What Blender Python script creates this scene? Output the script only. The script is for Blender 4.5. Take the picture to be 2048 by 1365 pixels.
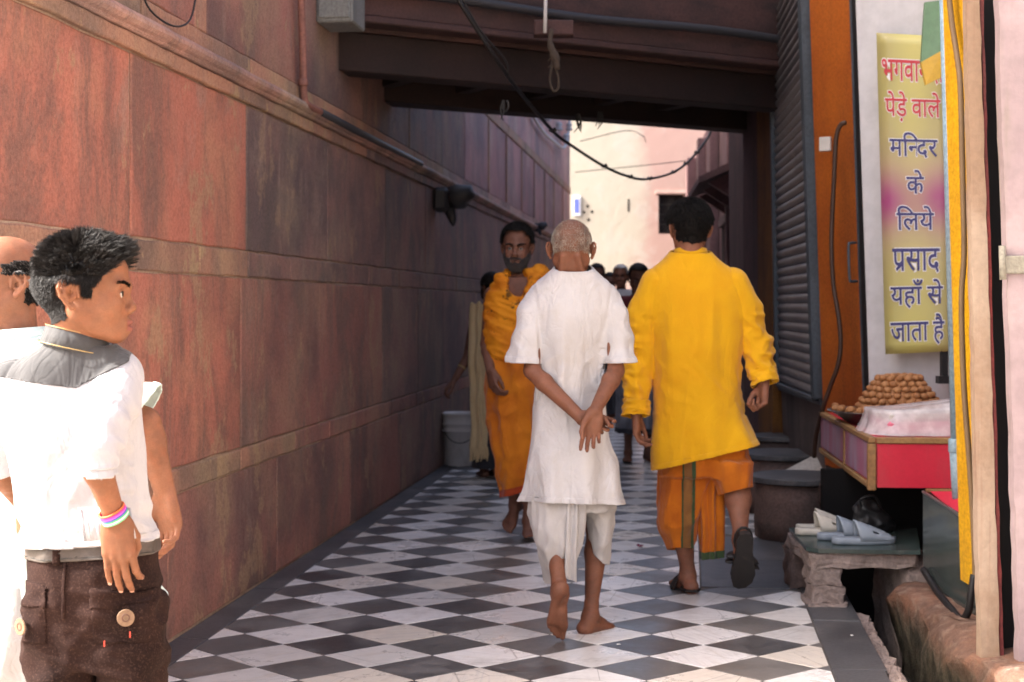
import bpy, bmesh, math, random
import numpy as np
from mathutils import Vector, Matrix

for _o in list(bpy.data.objects):
    bpy.data.objects.remove(_o)
SC = bpy.context.scene
COL = SC.collection
random.seed(7)

# ------------------------------------------------------------------ camera
F, CAM_H, HORIZON = 2900.0, 1.29, 612.0          # focal length and horizon in photo pixels (2048 wide)
cam = bpy.data.cameras.new('camera')
cam.sensor_width = 36.0
cam.lens = 36.0 * F / 2048.0
cam.shift_y = -(682.5 - HORIZON) / 2048.0
cam.clip_start, cam.clip_end = 0.05, 400
cam.dof.use_dof = True
cam.dof.focus_distance = 3.9
cam.dof.aperture_fstop = 5.6
cam_o = bpy.data.objects.new('camera', cam)
COL.objects.link(cam_o)
cam_o.location = (0, 0, CAM_H)
cam_o.rotation_euler = (math.radians(90), 0, 0)
SC.camera = cam_o

# ------------------------------------------------------------------ light
SUN_DIR = Vector((0.90, 0.155, -0.78)).normalized()     # the way the light travels
sun = bpy.data.lights.new('sun', 'SUN')
sun.energy = 3.3
sun.angle = math.radians(0.6)
sun.color = (1.0, 0.955, 0.89)
sun_o = bpy.data.objects.new('sun', sun)
COL.objects.link(sun_o)
sun_o.location = (-8, -4, 12)
sun_o.rotation_euler = SUN_DIR.to_track_quat('-Z', 'Y').to_euler()
world = bpy.data.worlds.new('World')
SC.world = world
world.use_nodes = True
_nt = world.node_tree
_bg = _nt.nodes['Background']
_sky = _nt.nodes.new('ShaderNodeTexSky')
_sky.sky_type = 'NISHITA'
_sky.sun_disc = False
_sky.sun_elevation = math.asin(-SUN_DIR.z)
_sky.sun_rotation = math.atan2(-SUN_DIR.x, -SUN_DIR.y)
_sky.air_density, _sky.dust_density, _sky.ozone_density = 0.65, 7.0, 0.1
_nt.links.new(_sky.outputs[0], _bg.inputs[0])
_bg.inputs[1].default_value = 0.15
SC.view_settings.view_transform = 'Standard'
SC.view_settings.look = 'None'
SC.view_settings.gamma = 1.0
SC.view_settings.use_curve_mapping = False
SC.view_settings.exposure = 2.22
SC.cycles.use_denoising = True
SC.cycles.max_bounces = 9
SC.cycles.diffuse_bounces = 6
SC.cycles.sample_clamp_indirect = 6

# ------------------------------------------------------------------ helpers
def P(px, py, Y):
    "a photo pixel at distance Y in front of the camera, as a point of the place"
    return Vector(((px - 1024.0) / F * Y, Y, CAM_H - (py - HORIZON) / F * Y))

ORIG = {}
def org(o):
    return ORIG.get(o.name, Vector((0, 0, 0))) if o is not None else Vector((0, 0, 0))

def tag(o, label=None, cat=None, group=None, kind=None):
    for k, v in (('label', label), ('category', cat), ('group', group), ('kind', kind)):
        if v:
            o[k] = v
    return o

def thing(name, loc, label, cat, group=None):
    o = bpy.data.objects.new(name, None)
    o.empty_display_size = 0.1
    COL.objects.link(o)
    o.location = loc
    ORIG[o.name] = Vector(loc)
    return tag(o, label, cat, group)

def mesh_obj(name, verts, faces, mat, parent=None, smooth=False, recalc=True, base=None):
    "verts in world coordinates; the object's origin is the parent's (or base)"
    b = Vector(base) if base is not None else org(parent)
    pb = org(parent)
    me = bpy.data.meshes.new(name)
    me.from_pydata([(v[0] - b.x, v[1] - b.y, v[2] - b.z) for v in verts], [], [tuple(f) for f in faces])
    if recalc:
        bm = bmesh.new(); bm.from_mesh(me)
        bmesh.ops.recalc_face_normals(bm, faces=bm.faces)
        bm.to_mesh(me); bm.free()
    if smooth:
        me.polygons.foreach_set('use_smooth', [True] * len(me.polygons))
    if mat:
        for m in (mat if isinstance(mat, (list, tuple)) else [mat]):
            me.materials.append(m)
    o = bpy.data.objects.new(name, me)
    COL.objects.link(o)
    o.location = b - pb
    o.parent = parent
    ORIG[o.name] = b
    return o

class MB:
    def __init__(s):
        s.v, s.f = [], []
    def add(s, vs, fs):
        k = len(s.v)
        s.v += [Vector(v) for v in vs]
        s.f += [tuple(i + k for i in f) for f in fs]
        return s
    def box(s, lo, hi, fr=None, c=0.0):
        "box from lo to hi in a frame (origin, ex, ey, ez), edges chamfered by c"
        lo, hi = Vector(lo), Vector(hi)
        ce, ha = (lo + hi) / 2, (hi - lo) / 2
        c = min(c, 0.45 * min(abs(ha.x), abs(ha.y), abs(ha.z)) * 2)
        vs, idx = [], {}
        sg = [(x, y, z) for x in (-1, 1) for y in (-1, 1) for z in (-1, 1)]
        for q in sg:
            for a in range(3):
                p = [ce[i] + q[i] * (ha[i] - (0 if i == a else c)) for i in range(3)]
                idx[q, a] = len(vs)
                vs.append(p)
        fs = []
        for a in range(3):
            b_, c_ = (a + 1) % 3, (a + 2) % 3
            for g in (-1, 1):
                qs = []
                for (m, n) in ((-1, -1), (1, -1), (1, 1), (-1, 1)):
                    q = [0, 0, 0]; q[a] = g; q[b_] = m; q[c_] = n
                    qs.append(idx[tuple(q), a])
                fs.append(qs)
        if c > 0:
            for q in sg:
                fs.append([idx[q, 0], idx[q, 1], idx[q, 2]])
                for a in range(3):
                    if q[a] == -1:
                        r = list(q); r[a] = 1; r = tuple(r)
                        b_, c_ = (a + 1) % 3, (a + 2) % 3
                        fs.append([idx[q, b_], idx[r, b_], idx[r, c_], idx[q, c_]])
        else:
            # merge the three copies of each corner
            rep = {idx[q, a]: idx[q, 0] for q in sg for a in range(3)}
            fs = [[rep[i] for i in f] for f in fs]
            used = sorted(set(rep.values())); m2 = {u: k for k, u in enumerate(used)}
            vs = [vs[u] for u in used]; fs = [[m2[i] for i in f] for f in fs]
        if fr:
            o, ex, ey, ez = fr
            vs = [o + ex * v[0] + ey * v[1] + ez * v[2] for v in vs]
        return s.add(vs, fs)
    def prism(s, poly, d, inset=0.0):
        "polygon (world points) extruded by vector d"
        n = len(poly); d = Vector(d)
        vs = [Vector(p) for p in poly] + [Vector(p) + d for p in poly]
        fs = [list(range(n))[::-1], list(range(n, 2 * n))]
        fs += [[i, (i + 1) % n, n + (i + 1) % n, n + i] for i in range(n)]
        return s.add(vs, fs)
    def tube(s, pts, rad, seg=10, cap=True, flat=1.0):
        pts = [Vector(p) for p in pts]
        n = len(pts)
        if not isinstance(rad, (list, tuple, np.ndarray)):
            rad = [rad] * n
        up = Vector((0.13, 0.31, 0.94)).normalized()
        vs, fs = [], []
        t0 = (pts[1] - pts[0]).normalized()
        nx = t0.cross(up)
        if nx.length < 1e-3: nx = t0.cross(Vector((1, 0, 0)))
        nx.normalize()
        for i in range(n):
            t = (pts[min(i + 1, n - 1)] - pts[max(i - 1, 0)]).normalized()
            nx = (nx - t * nx.dot(t)).normalized()
            ny = t.cross(nx)
            for k in range(seg):
                a = 2 * math.pi * k / seg
                vs.append(pts[i] + (nx * math.cos(a) + ny * math.sin(a) * flat) * rad[i])
        for i in range(n - 1):
            for k in range(seg):
                k2 = (k + 1) % seg
                fs.append([i * seg + k, i * seg + k2, (i + 1) * seg + k2, (i + 1) * seg + k])
        if cap:
            fs.append(list(range(seg))[::-1]); fs.append([(n - 1) * seg + k for k in range(seg)])
        return s.add(vs, fs)
    def lathe(s, base, prof, seg=32, axis=Vector((0, 0, 1)), capb=True, capt=True):
        base = Vector(base)
        ez = axis.normalized()
        ex = ez.orthogonal().normalized(); ey = ez.cross(ex)
        vs, fs = [], []
        for r, z in prof:
            for k in range(seg):
                a = 2 * math.pi * k / seg
                vs.append(base + ez * z + (ex * math.cos(a) + ey * math.sin(a)) * r)
        for i in range(len(prof) - 1):
            for k in range(seg):
                k2 = (k + 1) % seg
                fs.append([i * seg + k, i * seg + k2, (i + 1) * seg + k2, (i + 1) * seg + k])
        if capb: fs.append(list(range(seg))[::-1])
        if capt: fs.append([(len(prof) - 1) * seg + k for k in range(seg)])
        return s.add(vs, fs)
    def build(s, name, mat, parent=None, smooth=False, base=None, recalc=True):
        return mesh_obj(name, s.v, s.f, mat, parent, smooth, recalc, base)

def cat_rom(pts, n=8):
    pts = [Vector(p) for p in pts]
    q = [pts[0] * 2 - pts[1]] + pts + [pts[-1] * 2 - pts[-2]]
    out = []
    for i in range(1, len(q) - 2):
        for k in range(n):
            t = k / n
            a, b, c, d = q[i - 1], q[i], q[i + 1], q[i + 2]
            out.append(0.5 * ((2 * b) + (c - a) * t + (2 * a - 5 * b + 4 * c - d) * t * t + (3 * b - a - 3 * c + d) * t ** 3))
    out.append(pts[-1])
    return out

# ------------------------------------------------------------------ materials
class M:
    def __init__(s, name, rough=0.7, spec=0.4, **kw):
        s.m = bpy.data.materials.new(name)
        s.m.use_nodes = True
        s.t = s.m.node_tree
        s.b = s.t.nodes['Principled BSDF']
        s.b.inputs['Roughness'].default_value = rough
        s.b.inputs['Specular IOR Level'].default_value = spec
        for k, v in kw.items():
            s.b.inputs[k.replace('_', ' ')].default_value = v
        s._pos = None
    def nd(s, typ, ins=None, **pr):
        n = s.t.nodes.new(typ)
        for k, v in pr.items(): setattr(n, k, v)
        for k, v in (ins or {}).items(): s.put(n.inputs[k], v)
        return n
    def put(s, sock, v):
        if isinstance(v, bpy.types.NodeSocket): s.t.links.new(v, sock)
        else:
            if sock.type == 'RGBA' and len(v) == 3: v = (*v, 1)
            sock.default_value = v
    @property
    def pos(s):
        if s._pos is None: s._pos = s.nd('ShaderNodeNewGeometry').outputs['Position']
        return s._pos
    @property
    def rnd(s): return s.nd('ShaderNodeObjectInfo').outputs['Random']
    @property
    def obj(s): return s.nd('ShaderNodeTexCoord').outputs['Object']
    @property
    def gen(s): return s.nd('ShaderNodeTexCoord').outputs['Generated']
    def vmul(s, v, k): return s.nd('ShaderNodeVectorMath', {0: v, 1: k}, operation='MULTIPLY').outputs[0]
    def vadd(s, v, k): return s.nd('ShaderNodeVectorMath', {0: v, 1: k}, operation='ADD').outputs[0]
    def shift(s, v, amt=37.0):
        "offset coordinates by the object's own random number so that copies differ"
        return s.vadd(v, s.nd('ShaderNodeCombineXYZ', {0: s.mul(s.rnd, amt), 1: s.mul(s.rnd, amt * 1.7), 2: 0.0}).outputs[0])
    def noise(s, v, sc=1.0, det=4, ro=0.55, dist=0.0):
        return s.nd('ShaderNodeTexNoise', {'Vector': v, 'Scale': sc, 'Detail': det, 'Roughness': ro, 'Distortion': dist}).outputs[0]
    def vor(s, v, sc=1.0, feature='F1', out=0):
        return s.nd('ShaderNodeTexVoronoi', {'Vector': v, 'Scale': sc}, feature=feature).outputs[out]
    def wave(s, v, sc, dist=2.0, det=3, prof='SIN', d='X'):
        n = s.nd('ShaderNodeTexWave', {'Vector': v, 'Scale': sc, 'Distortion': dist, 'Detail': det}, wave_profile=prof)
        n.bands_direction = d
        return n.outputs[1]
    def math(s, op, a, b=0.0, clamp=False):
        n = s.nd('ShaderNodeMath', {0: a, 1: b}, operation=op); n.use_clamp = clamp
        return n.outputs[0]
    def mul(s, a, b): return s.math('MULTIPLY', a, b)
    def ss(s, v, a, b, lo=0.0, hi=1.0):
        return s.nd('ShaderNodeMapRange', {0: v, 1: a, 2: b, 3: lo, 4: hi}, interpolation_type='SMOOTHSTEP').outputs[0]
    def mix(s, f, a, b, blend='MIX'):
        n = s.nd('ShaderNodeMix', data_type='RGBA', blend_type=blend)
        s.put(n.inputs[0], f); s.put(n.inputs[6], a); s.put(n.inputs[7], b)
        return n.outputs[2]
    def xyz(s, v): return s.nd('ShaderNodeSeparateXYZ', {0: v}).outputs
    def col(s, c): s.put(s.b.inputs['Base Color'], c); return s
    def bump(s, h, st=0.3, d=0.01):
        n = s.nd('ShaderNodeBump', {'Height': h, 'Strength': st, 'Distance': d})
        prev = s.b.inputs['Normal']
        if prev.is_linked: s.t.links.new(prev.links[0].from_socket, n.inputs['Normal'])
        s.t.links.new(n.outputs[0], prev)
        return s
    def set(s, k, v): s.put(s.b.inputs[k], v); return s

def worn(name, c1, c2, dirt=(0.05, 0.045, 0.04), amt=0.5, rough=0.7, streak=(6, 6, 0.5), sc=1.0, bump=0.25, spec=0.35, fine=70, famt=0.35):
    "painted or bare surface with dirt in streaks and patches"
    m = M(name, rough, spec)
    p = m.pos
    base = m.mix(m.ss(m.noise(p, 2.2 * sc, 6, 0.65), 0.38, 0.66), c1, c2)
    s = m.noise(m.vmul(p, streak), 1.0 * sc, 5, 0.65)
    base = m.mix(m.mul(m.ss(s, 0.48, 0.72), amt), base, dirt)
    f = m.noise(p, fine, 3, 0.6)
    base = m.mix(m.ss(f, 0.3, 0.75, 0.0, famt), base, (0.02, 0.02, 0.02), 'MULTIPLY')
    m.col(base)
    m.bump(m.math('ADD', f, m.mul(m.noise(p, 9 * sc, 5, 0.6), 2.0)), bump, 0.006)
    return m.m

def wall_paint(name, c1, c2, soot, tan, sootc=(0.045, 0.036, 0.034), wash=0.6):
    "old limewash on stone: patches rubbed to brown, long dark runs, pale rain washes, chipped spots"
    m = M(name, 0.75, 0.3)
    p = m.pos
    base = m.mix(m.rnd, c1, c2)
    big = m.noise(m.shift(p, 3.0), 0.9, 6, 0.62)
    base = m.mix(m.ss(big, 0.40, 0.66, 0, 0.85), base, (c2[0] * 0.42, c2[1] * 0.60, c2[2] * 0.72))
    hue = m.noise(m.vadd(p, (9, 4, 2)), 1.7, 5, 0.6)
    base = m.mix(m.ss(hue, 0.45, 0.7, 0, 0.55), base, (c1[0] * 1.02, c1[1] * 1.45, c1[2] * 1.25))
    # pale washes down the wall
    w1 = m.noise(m.vmul(m.shift(p, 9.0), (3.6, 3.6, 1.3)), 1.0, 9, 0.74, 0.5)
    base = m.mix(m.ss(w1, 0.53, 0.72, 0, wash), base, (0.36, 0.255, 0.20))
    # dark runs
    d1 = m.noise(m.vmul(m.shift(p, 5.0), (1.9, 1.9, 0.8)), 1.0, 10, 0.75, 0.5)
    base = m.mix(m.mul(m.ss(d1, 0.47, 0.62), soot), base, sootc)
    d2 = m.noise(m.vmul(m.shift(p, 7.0), (8, 8, 2.2)), 1.0, 8, 0.74, 0.5)
    base = m.mix(m.mul(m.ss(d2, 0.55, 0.70), soot * 0.55), base, sootc)
    # chipped spots down to buff stone
    tn = m.noise(m.vmul(p, (3.0, 3.0, 2.0)), 1.0, 10, 0.74)
    base = m.mix(m.mul(m.ss(tn, 0.565, 0.605), tan), base, (0.42, 0.29, 0.17))
    f = m.noise(p, 70, 5, 0.75)
    base = m.mix(m.ss(f, 0.34, 0.62, 0.42, 0.0), base, (0.32, 0.26, 0.25), 'MULTIPLY')
    pk = m.noise(p, 190, 3, 0.65)
    base = m.mix(m.ss(pk, 0.56, 0.70, 0, 0.28), base, (min(.6, c1[0] * 1.3), c1[1] * 1.7, c1[2] * 1.9))
    m.col(base)
    h = m.math('ADD', m.mul(f, 0.9), m.mul(m.noise(p, 12, 7, 0.68), 1.8))
    m.bump(h, 0.75, 0.007)
    m.put(m.b.inputs['Roughness'], m.ss(d1, 0.4, 0.7, 0.82, 0.6))
    return m.m

def plain(name, c, rough=0.6, spec=0.4, var=0.25, sc=12.0, bump=0.1, bd=0.003, **kw):
    m = M(name, rough, spec, **kw)
    p = m.pos
    n = m.noise(p, sc, 5, 0.6)
    m.col(m.mix(m.ss(n, 0.3, 0.7, 0, var), c, tuple(x * 0.45 for x in c)))
    if bump: m.bump(m.noise(p, sc * 6, 4, 0.6), bump, bd)
    return m.m

MT = {}
MT['wall_red'] = wall_paint('red_wall_paint', (0.52, 0.195, 0.135), (0.45, 0.165, 0.115), 0.7, 0.55, (0.165, 0.105, 0.088), 0.6)
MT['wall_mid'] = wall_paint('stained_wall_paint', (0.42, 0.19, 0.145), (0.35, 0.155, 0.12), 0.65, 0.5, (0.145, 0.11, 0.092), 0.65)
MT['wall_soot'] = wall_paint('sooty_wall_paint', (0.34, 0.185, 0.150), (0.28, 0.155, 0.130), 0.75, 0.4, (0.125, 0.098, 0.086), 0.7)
MT['wall_band'] = wall_paint('worn_band_stone', (0.50, 0.265, 0.175), (0.42, 0.215, 0.145), 0.5, 1.0, (0.17, 0.13, 0.105), 0.8)
MT['wall_pink'] = wall_paint('pink_wall_paint', (0.56, 0.285, 0.255), (0.48, 0.235, 0.215), 0.45, 0.1, (0.18, 0.14, 0.13), 0.5)
MT['moulding'] = wall_paint('moulding_paint', (0.60, 0.34, 0.275), (0.50, 0.265, 0.21), 0.6, 0.5, (0.15, 0.115, 0.10), 0.6)
MT['joint'] = worn('wall_joint_mortar', (0.44, 0.33, 0.25), (0.32, 0.22, 0.17), amt=0.35)

def mk_tiles():
    m = M('white_marble', 0.2, 0.5)
    o = m.shift(m.obj, 23.0)
    r = m.rnd
    o2 = m.nd('ShaderNodeVectorRotate', {'Vector': o, 'Angle': m.mul(r, 6.28)}, rotation_type='Z_AXIS').outputs[0]
    vein = m.noise(m.vmul(o2, (4, 60, 4)), 1.0, 4, 0.6, 0.3)
    vein2 = m.noise(m.vmul(o2, (2, 22, 3)), 1.0, 5, 0.6, 0.2)
    base = m.mix(m.ss(r, 0.25, 0.95), (0.74, 0.73, 0.72), (0.56, 0.55, 0.535))
    base = m.mix(m.ss(m.math('FRACT', m.mul(r, 7.3)), 0.62, 0.95, 0, 0.6), base, (0.62, 0.55, 0.45))
    base = m.mix(m.ss(vein, 0.50, 0.72, 0, 0.45), base, (0.36, 0.36, 0.38))
    base = m.mix(m.ss(vein2, 0.5, 0.75, 0, 0.5), base, (0.50, 0.44, 0.36))
    dirt = m.noise(m.pos, 3.0, 8, 0.7)
    base = m.mix(m.ss(dirt, 0.48, 0.72, 0, 0.5), base, (0.28, 0.25, 0.22))
    crk = m.vor(m.shift(m.pos, 1.0), 2.2, 'DISTANCE_TO_EDGE')
    base = m.mix(m.ss(crk, 0.006, 0.0, 0, 0.55), base, (0.10, 0.09, 0.08))
    spk = m.noise(m.pos, 60, 3, 0.6)
    base = m.mix(m.ss(spk, 0.66, 0.74, 0, 0.5), base, (0.2, 0.18, 0.16))
    m.col(base)
    m.put(m.b.inputs['Roughness'], m.ss(dirt, 0.35, 0.7, 0.24, 0.52))
    m.bump(m.noise(m.pos, 25, 4, 0.6), 0.05, 0.004)
    MT['marble'] = m.m
    m = M('black_slate_tile', 0.3, 0.5)
    r = m.rnd
    base = m.mix(m.ss(r, 0.1, 0.9), (0.042, 0.042, 0.046), (0.085, 0.084, 0.084))
    base = m.mix(m.ss(m.math('FRACT', m.mul(r, 5.1)), 0.70, 0.9, 0, 0.75), base, (0.145, 0.135, 0.125))
    dust = m.noise(m.shift(m.pos, 2.0), 4.0, 8, 0.72)
    base = m.mix(m.ss(dust, 0.40, 0.72, 0, 0.6), base, (0.20, 0.19, 0.185))
    spk = m.noise(m.pos, 95, 3, 0.6)
    base = m.mix(m.ss(spk, 0.64, 0.72, 0, 0.5), base, (0.34, 0.33, 0.32))
    m.col(base)
    m.put(m.b.inputs['Roughness'], m.ss(dust, 0.35, 0.7, 0.28, 0.55))
    m.bump(m.noise(m.pos, 40, 4, 0.6), 0.06, 0.004)
    MT['slate_tile'] = m.m
mk_tiles()
MT['slate'] = worn('dark_slate', (0.085, 0.087, 0.093), (0.062, 0.062, 0.066), (0.19, 0.18, 0.17), 0.5, 0.42, (3, 3, 3), bump=0.12)
MT['mortar'] = worn('floor_mortar', (0.17, 0.15, 0.13), (0.10, 0.09, 0.08), amt=0.4)
MT['earth'] = worn('packed_earth', (0.20, 0.15, 0.105), (0.13, 0.10, 0.075), amt=0.4, streak=(2, 2, 2), bump=0.5)
MT['court'] = worn('courtyard_stone', (0.58, 0.49, 0.39), (0.50, 0.41, 0.32), (0.2, 0.15, 0.11), 0.3, 0.7, (2, 2, 2))
# ------------------------------------------------------------------ the alley frame: u along the left wall, v across, z up
WO = Vector((-1.995, 0, 0))
EU = Vector((0.1211, 0.9926, 0)); EV = Vector((0.9926, -0.1211, 0)); EZ = Vector((0, 0, 1))
def A(u, v, z): return WO + EU * u + EV * v + EZ * z
FR = (WO, EU, EV, EZ)
def uv_of(p):
    d = Vector(p) - WO
    return d.dot(EU), d.dot(EV)

# ground and paving
g = MB().box((-90, -90, -0.75), (90, 90, -0.40)).build('ground', MT['earth']); g['kind'] = 'structure'
g = MB().box((-30, -30, -0.39), (30, 4.55, -0.012)).build('pavement', MT['court']); g['kind'] = 'structure'
floor = MB().prism([A(4.61, 0.0, -0.39), A(4.26, 2.67, -0.39), A(10.2, 2.67, -0.39), A(10.2, 3.3, -0.39), A(29, 3.6, -0.39), A(29, 0.0, -0.39)], (0, 0, 0.386)).build('alley_floor', MT['mortar'])
floor['kind'] = 'structure'

def clip_poly(poly, n, d):
    out = []
    for i in range(len(poly)):
        a, b = poly[i], poly[(i + 1) % len(poly)]
        da, db = a[0] * n[0] + a[1] * n[1] - d, b[0] * n[0] + b[1] * n[1] - d
        if da <= 0: out.append(a)
        if (da < 0 < db) or (db < 0 < da):
            t = da / (da - db)
            out.append((a[0] + t * (b[0] - a[0]), a[1] + t * (b[1] - a[1])))
    return out

HU, HV = 0.177, 0.200                         # half diagonals of a floor tile, along and across
HD = 0.18
AX = (0.1130, 0.9936)                        # the across diagonal in (u, v)
u0, v0 = uv_of((-0.2725, 5.526, 0))          # the middle of one black tile
VL, VR = 0.135, 2.478
def tile_mesh(poly, c, bev=0.0025, zt=0.0):
    n = len(poly)
    vs = []
    for k, z in ((1.0, -0.006), (1.0, zt - 0.0015), (0.985, zt)):
        for (u, v) in poly:
            q = EU * ((u - c[0]) * k) + EV * ((v - c[1]) * k)
            vs.append((q.x, q.y, z))
    fs = [[2 * n + i for i in range(n)]]
    for r in (0, 1):
        fs += [[r * n + i, r * n + (i + 1) % n, (r + 1) * n + (i + 1) % n, (r + 1) * n + i] for i in range(n)]
    return vs, fs
GAP = 0.0022
diamond = [(-HU + GAP, 0), (-AX[0] * (HV - GAP), -AX[1] * (HV - GAP)), (HU - GAP, 0), (AX[0] * (HV - GAP), AX[1] * (HV - GAP))]
shared = {}
for nm, mt in (('w', MT['marble']), ('b', MT['slate_tile'])):
    vs, fs = tile_mesh(diamond, (0, 0))
    me = bpy.data.meshes.new('floor_tile'); me.from_pydata(vs, [], fs); me.materials.append(mt)
    bm = bmesh.new(); bm.from_mesh(me); bmesh.ops.recalc_face_normals(bm, faces=bm.faces); bm.to_mesh(me); bm.free()
    shared[nm] = me
DARK = (6.95, 8.42, 2.03)                    # dark slabs in front of the round steps
rest = {'w': MB(), 'b': MB()}
cand = []
for i in range(-14, 140):
    for j in range(-8, 9):
        q_ = (2 * j + (i % 2)) * HV; u = u0 + i * HU + q_ * AX[0]; v = v0 + q_ * AX[1]
        if not (4.3 < u < 28.5) or v < VL - HV or v > 3.7 + HV: continue
        poly = [(u + a, v + b) for a, b in diamond]
        full = True
        vr = VR if u < 10.2 else 3.3
        lo = min(p[1] for p in poly); hi = max(p[1] for p in poly)
        if lo < VL or hi > vr:
            full = False
            poly = clip_poly(clip_poly(poly, (0, 1), vr), (0, -1), -VL)
        if u + HU > DARK[0] and u - HU < DARK[1] and hi > DARK[2]:
            full = False
            if u < DARK[0] + 0.05: poly = clip_poly(poly, (1, 0), DARK[0]) if lo > DARK[2] - 0.02 else clip_poly(poly, (0, 1), DARK[2])
            elif u > DARK[1] - 0.05: poly = clip_poly(poly, (-1, 0), -DARK[1]) if lo > DARK[2] - 0.02 else clip_poly(poly, (0, 1), DARK[2])
            else: poly = clip_poly(poly, (0, 1), DARK[2])
        if len(poly) < 3: continue
        cand.append((u, v, 'b' if i % 2 == 0 else 'w', poly, full))
cand.sort(key=lambda t: (t[0] < 4.85, t[0]))
for k, (u, v, c, poly, full) in enumerate(cand):
    jz = random.uniform(-0.0008, 0.0008)
    if k < 298:
        if full:
            o = bpy.data.objects.new('floor_tile', shared[c]); COL.objects.link(o); o.parent = floor
            o.location = A(u, v, jz); ORIG[o.name] = Vector(o.location)
            o.rotation_euler = (random.uniform(-.0035, .0035), random.uniform(-.0035, .0035), random.choice((0, math.pi)))
        else:
            vs, fs = tile_mesh(poly, (u, v))
            b = A(u, v, 0)
            mesh_obj('floor_tile', [(x + b.x, y + b.y, z) for x, y, z in vs], fs, MT['marble'] if c == 'w' else MT['slate_tile'], floor, base=b)
    else:
        vs, fs = tile_mesh(poly, (u, v)); b = A(u, v, 0)
        rest[c].add([(x + b.x, y + b.y, z) for x, y, z in vs], fs)
for c, mt in (('w', MT['marble']), ('b', MT['slate_tile'])):
    if rest[c].v:
        o = rest[c].build('floor_tiling', mt, floor); o['kind'] = 'stuff'
# border strips and the dark slabs by the steps
u = 4.65
while u < 27:
    l = random.uniform(0.75, 1.05)
    MB().box((u, 0.012, -0.02), (u + l - 0.004, VL - 0.004, 0.001), FR, 0.002).build('border_slab', MT['slate'], floor)
    u += l
u = 4.25
while u < 10.1:
    l = random.choice((0.62, 0.8, 0.7))
    MB().box((u, VR + 0.006, -0.06), (u + l - 0.005, 2.672 + random.uniform(-.006, .006), 0.002 + random.uniform(-.001, .002)), FR, 0.003).build('border_slab', MT['slate'], floor)
    u += l
for (a, b, c, d) in ((6.955, 7.68, 2.036, 2.475), (7.685, 8.415, 2.036, 2.475)):
    MB().box((a, c, -0.02), (b, d, 0.0015), FR, 0.002).build('border_slab', MT['slate'], floor)

# ------------------------------------------------------------------ left wall
wall = thing('stone_wall', A(4.2, 0, 0), 'long red-painted stone slab wall with a projecting moulding along the left side of the alley', 'wall')
MB().box((4.2, -0.55, -0.42), (13.0, -0.007, 6.4), FR).build('core', MT['joint'], wall)
MB().box((13.0, -0.55, -0.42), (24.55, -0.007, 5.9), FR).build('core', MT['joint'], wall)
def slab(parent, name, mat, u0, u1, z0, z1, v=0.0, th=0.03, jit=0.004, bev=0.006, fr=FR):
    "a stone slab: its outline wanders a little, its arris is worn"
    o, ex, ey, ez = fr
    step = 0.07
    pts = []
    def run(a, b):
        n = max(2, int(((b[0] - a[0]) ** 2 + (b[1] - a[1]) ** 2) ** 0.5 / step))
        ph = random.uniform(0, 9)
        for k in range(n):
            t = k / n
            w = jit * (math.sin(ph + t * n * 0.9) * 0.5 + random.uniform(-0.5, 0.5))
            if k == 0: w = 0
            dx, dy = b[0] - a[0], b[1] - a[1]
            l = (dx * dx + dy * dy) ** 0.5
            pts.append((a[0] + dx * t - dy / l * w, a[1] + dy * t + dx / l * w))
    cs = [(u0, z0), (u1, z0), (u1, z1), (u0, z1)]
    for k in range(4): run(cs[k], cs[(k + 1) % 4])
    cx, cz = (u0 + u1) / 2, (z0 + z1) / 2
    n = len(pts)
    vs = []
    for (d, off) in ((0, v - th), (0, v - bev), (bev * 1.2, v)):
        for (a, b) in pts:
            sa = 1 - 2 * d / max(u1 - u0, 1e-3); sb = 1 - 2 * d / max(z1 - z0, 1e-3)
            vs.append(o + ex * (cx + (a - cx) * sa) + ey * off + ez * (cz + (b - cz) * sb))
    fs = [[2 * n + i for i in range(n)]]
    for r in (0, 1):
        fs += [[r * n + i, r * n + (i + 1) % n, (r + 1) * n + (i + 1) % n, (r + 1) * n + i] for i in range(n)]
    return mesh_obj(name, vs, fs, mat, parent)
def row(z0, z1, cuts, mats, v=0.0, name='stone_slab', gap=0.0035, jit=0.003, bev=0.0045, vj=0.003):
    for a, b in zip(cuts[:-1], cuts[1:]):
        m = mats((a + b) / 2)
        slab(wall, name, MT[m], a + gap * 1.3, b - gap * 1.3, z0 + gap / 2, z1 - gap / 2, v + random.uniform(-vj, vj), 0.04, jit, bev)
def seq(first, step, j=0.12, end=24.5):
    out = list(first)
    while out[-1] < end - step:
        out.append(out[-1] + step + random.uniform(-j, j))
    return out[:-1] + [end] if end - out[-1] < step * 0.5 else out + [end]
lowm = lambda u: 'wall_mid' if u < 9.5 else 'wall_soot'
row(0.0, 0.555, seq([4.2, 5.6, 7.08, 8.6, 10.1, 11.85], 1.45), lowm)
row(0.558, 0.655, seq([4.2, 4.9, 5.7, 6.5, 7.4, 8.1, 9.0], 0.8), lambda u: 'wall_band' if u < 7.2 else 'wall_mid', v=0.003, name='band_stone', jit=0.004, bev=0.005)
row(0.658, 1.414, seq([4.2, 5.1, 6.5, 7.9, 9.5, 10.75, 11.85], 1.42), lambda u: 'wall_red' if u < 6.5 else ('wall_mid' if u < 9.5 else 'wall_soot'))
row(1.417, 1.535, seq([4.2, 5.0, 5.27, 5.95, 6.6, 7.3, 8.2, 9.1], 0.85), lambda u: 'wall_band' if u < 6.6 else 'wall_soot', v=0.003, name='band_stone', jit=0.004, bev=0.005)
row(1.538, 2.197, seq([4.2, 5.22, 6.58, 8.06, 9.6, 11.05], 1.42), lambda u: 'wall_red' if u < 6.58 else 'wall_soot')
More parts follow.
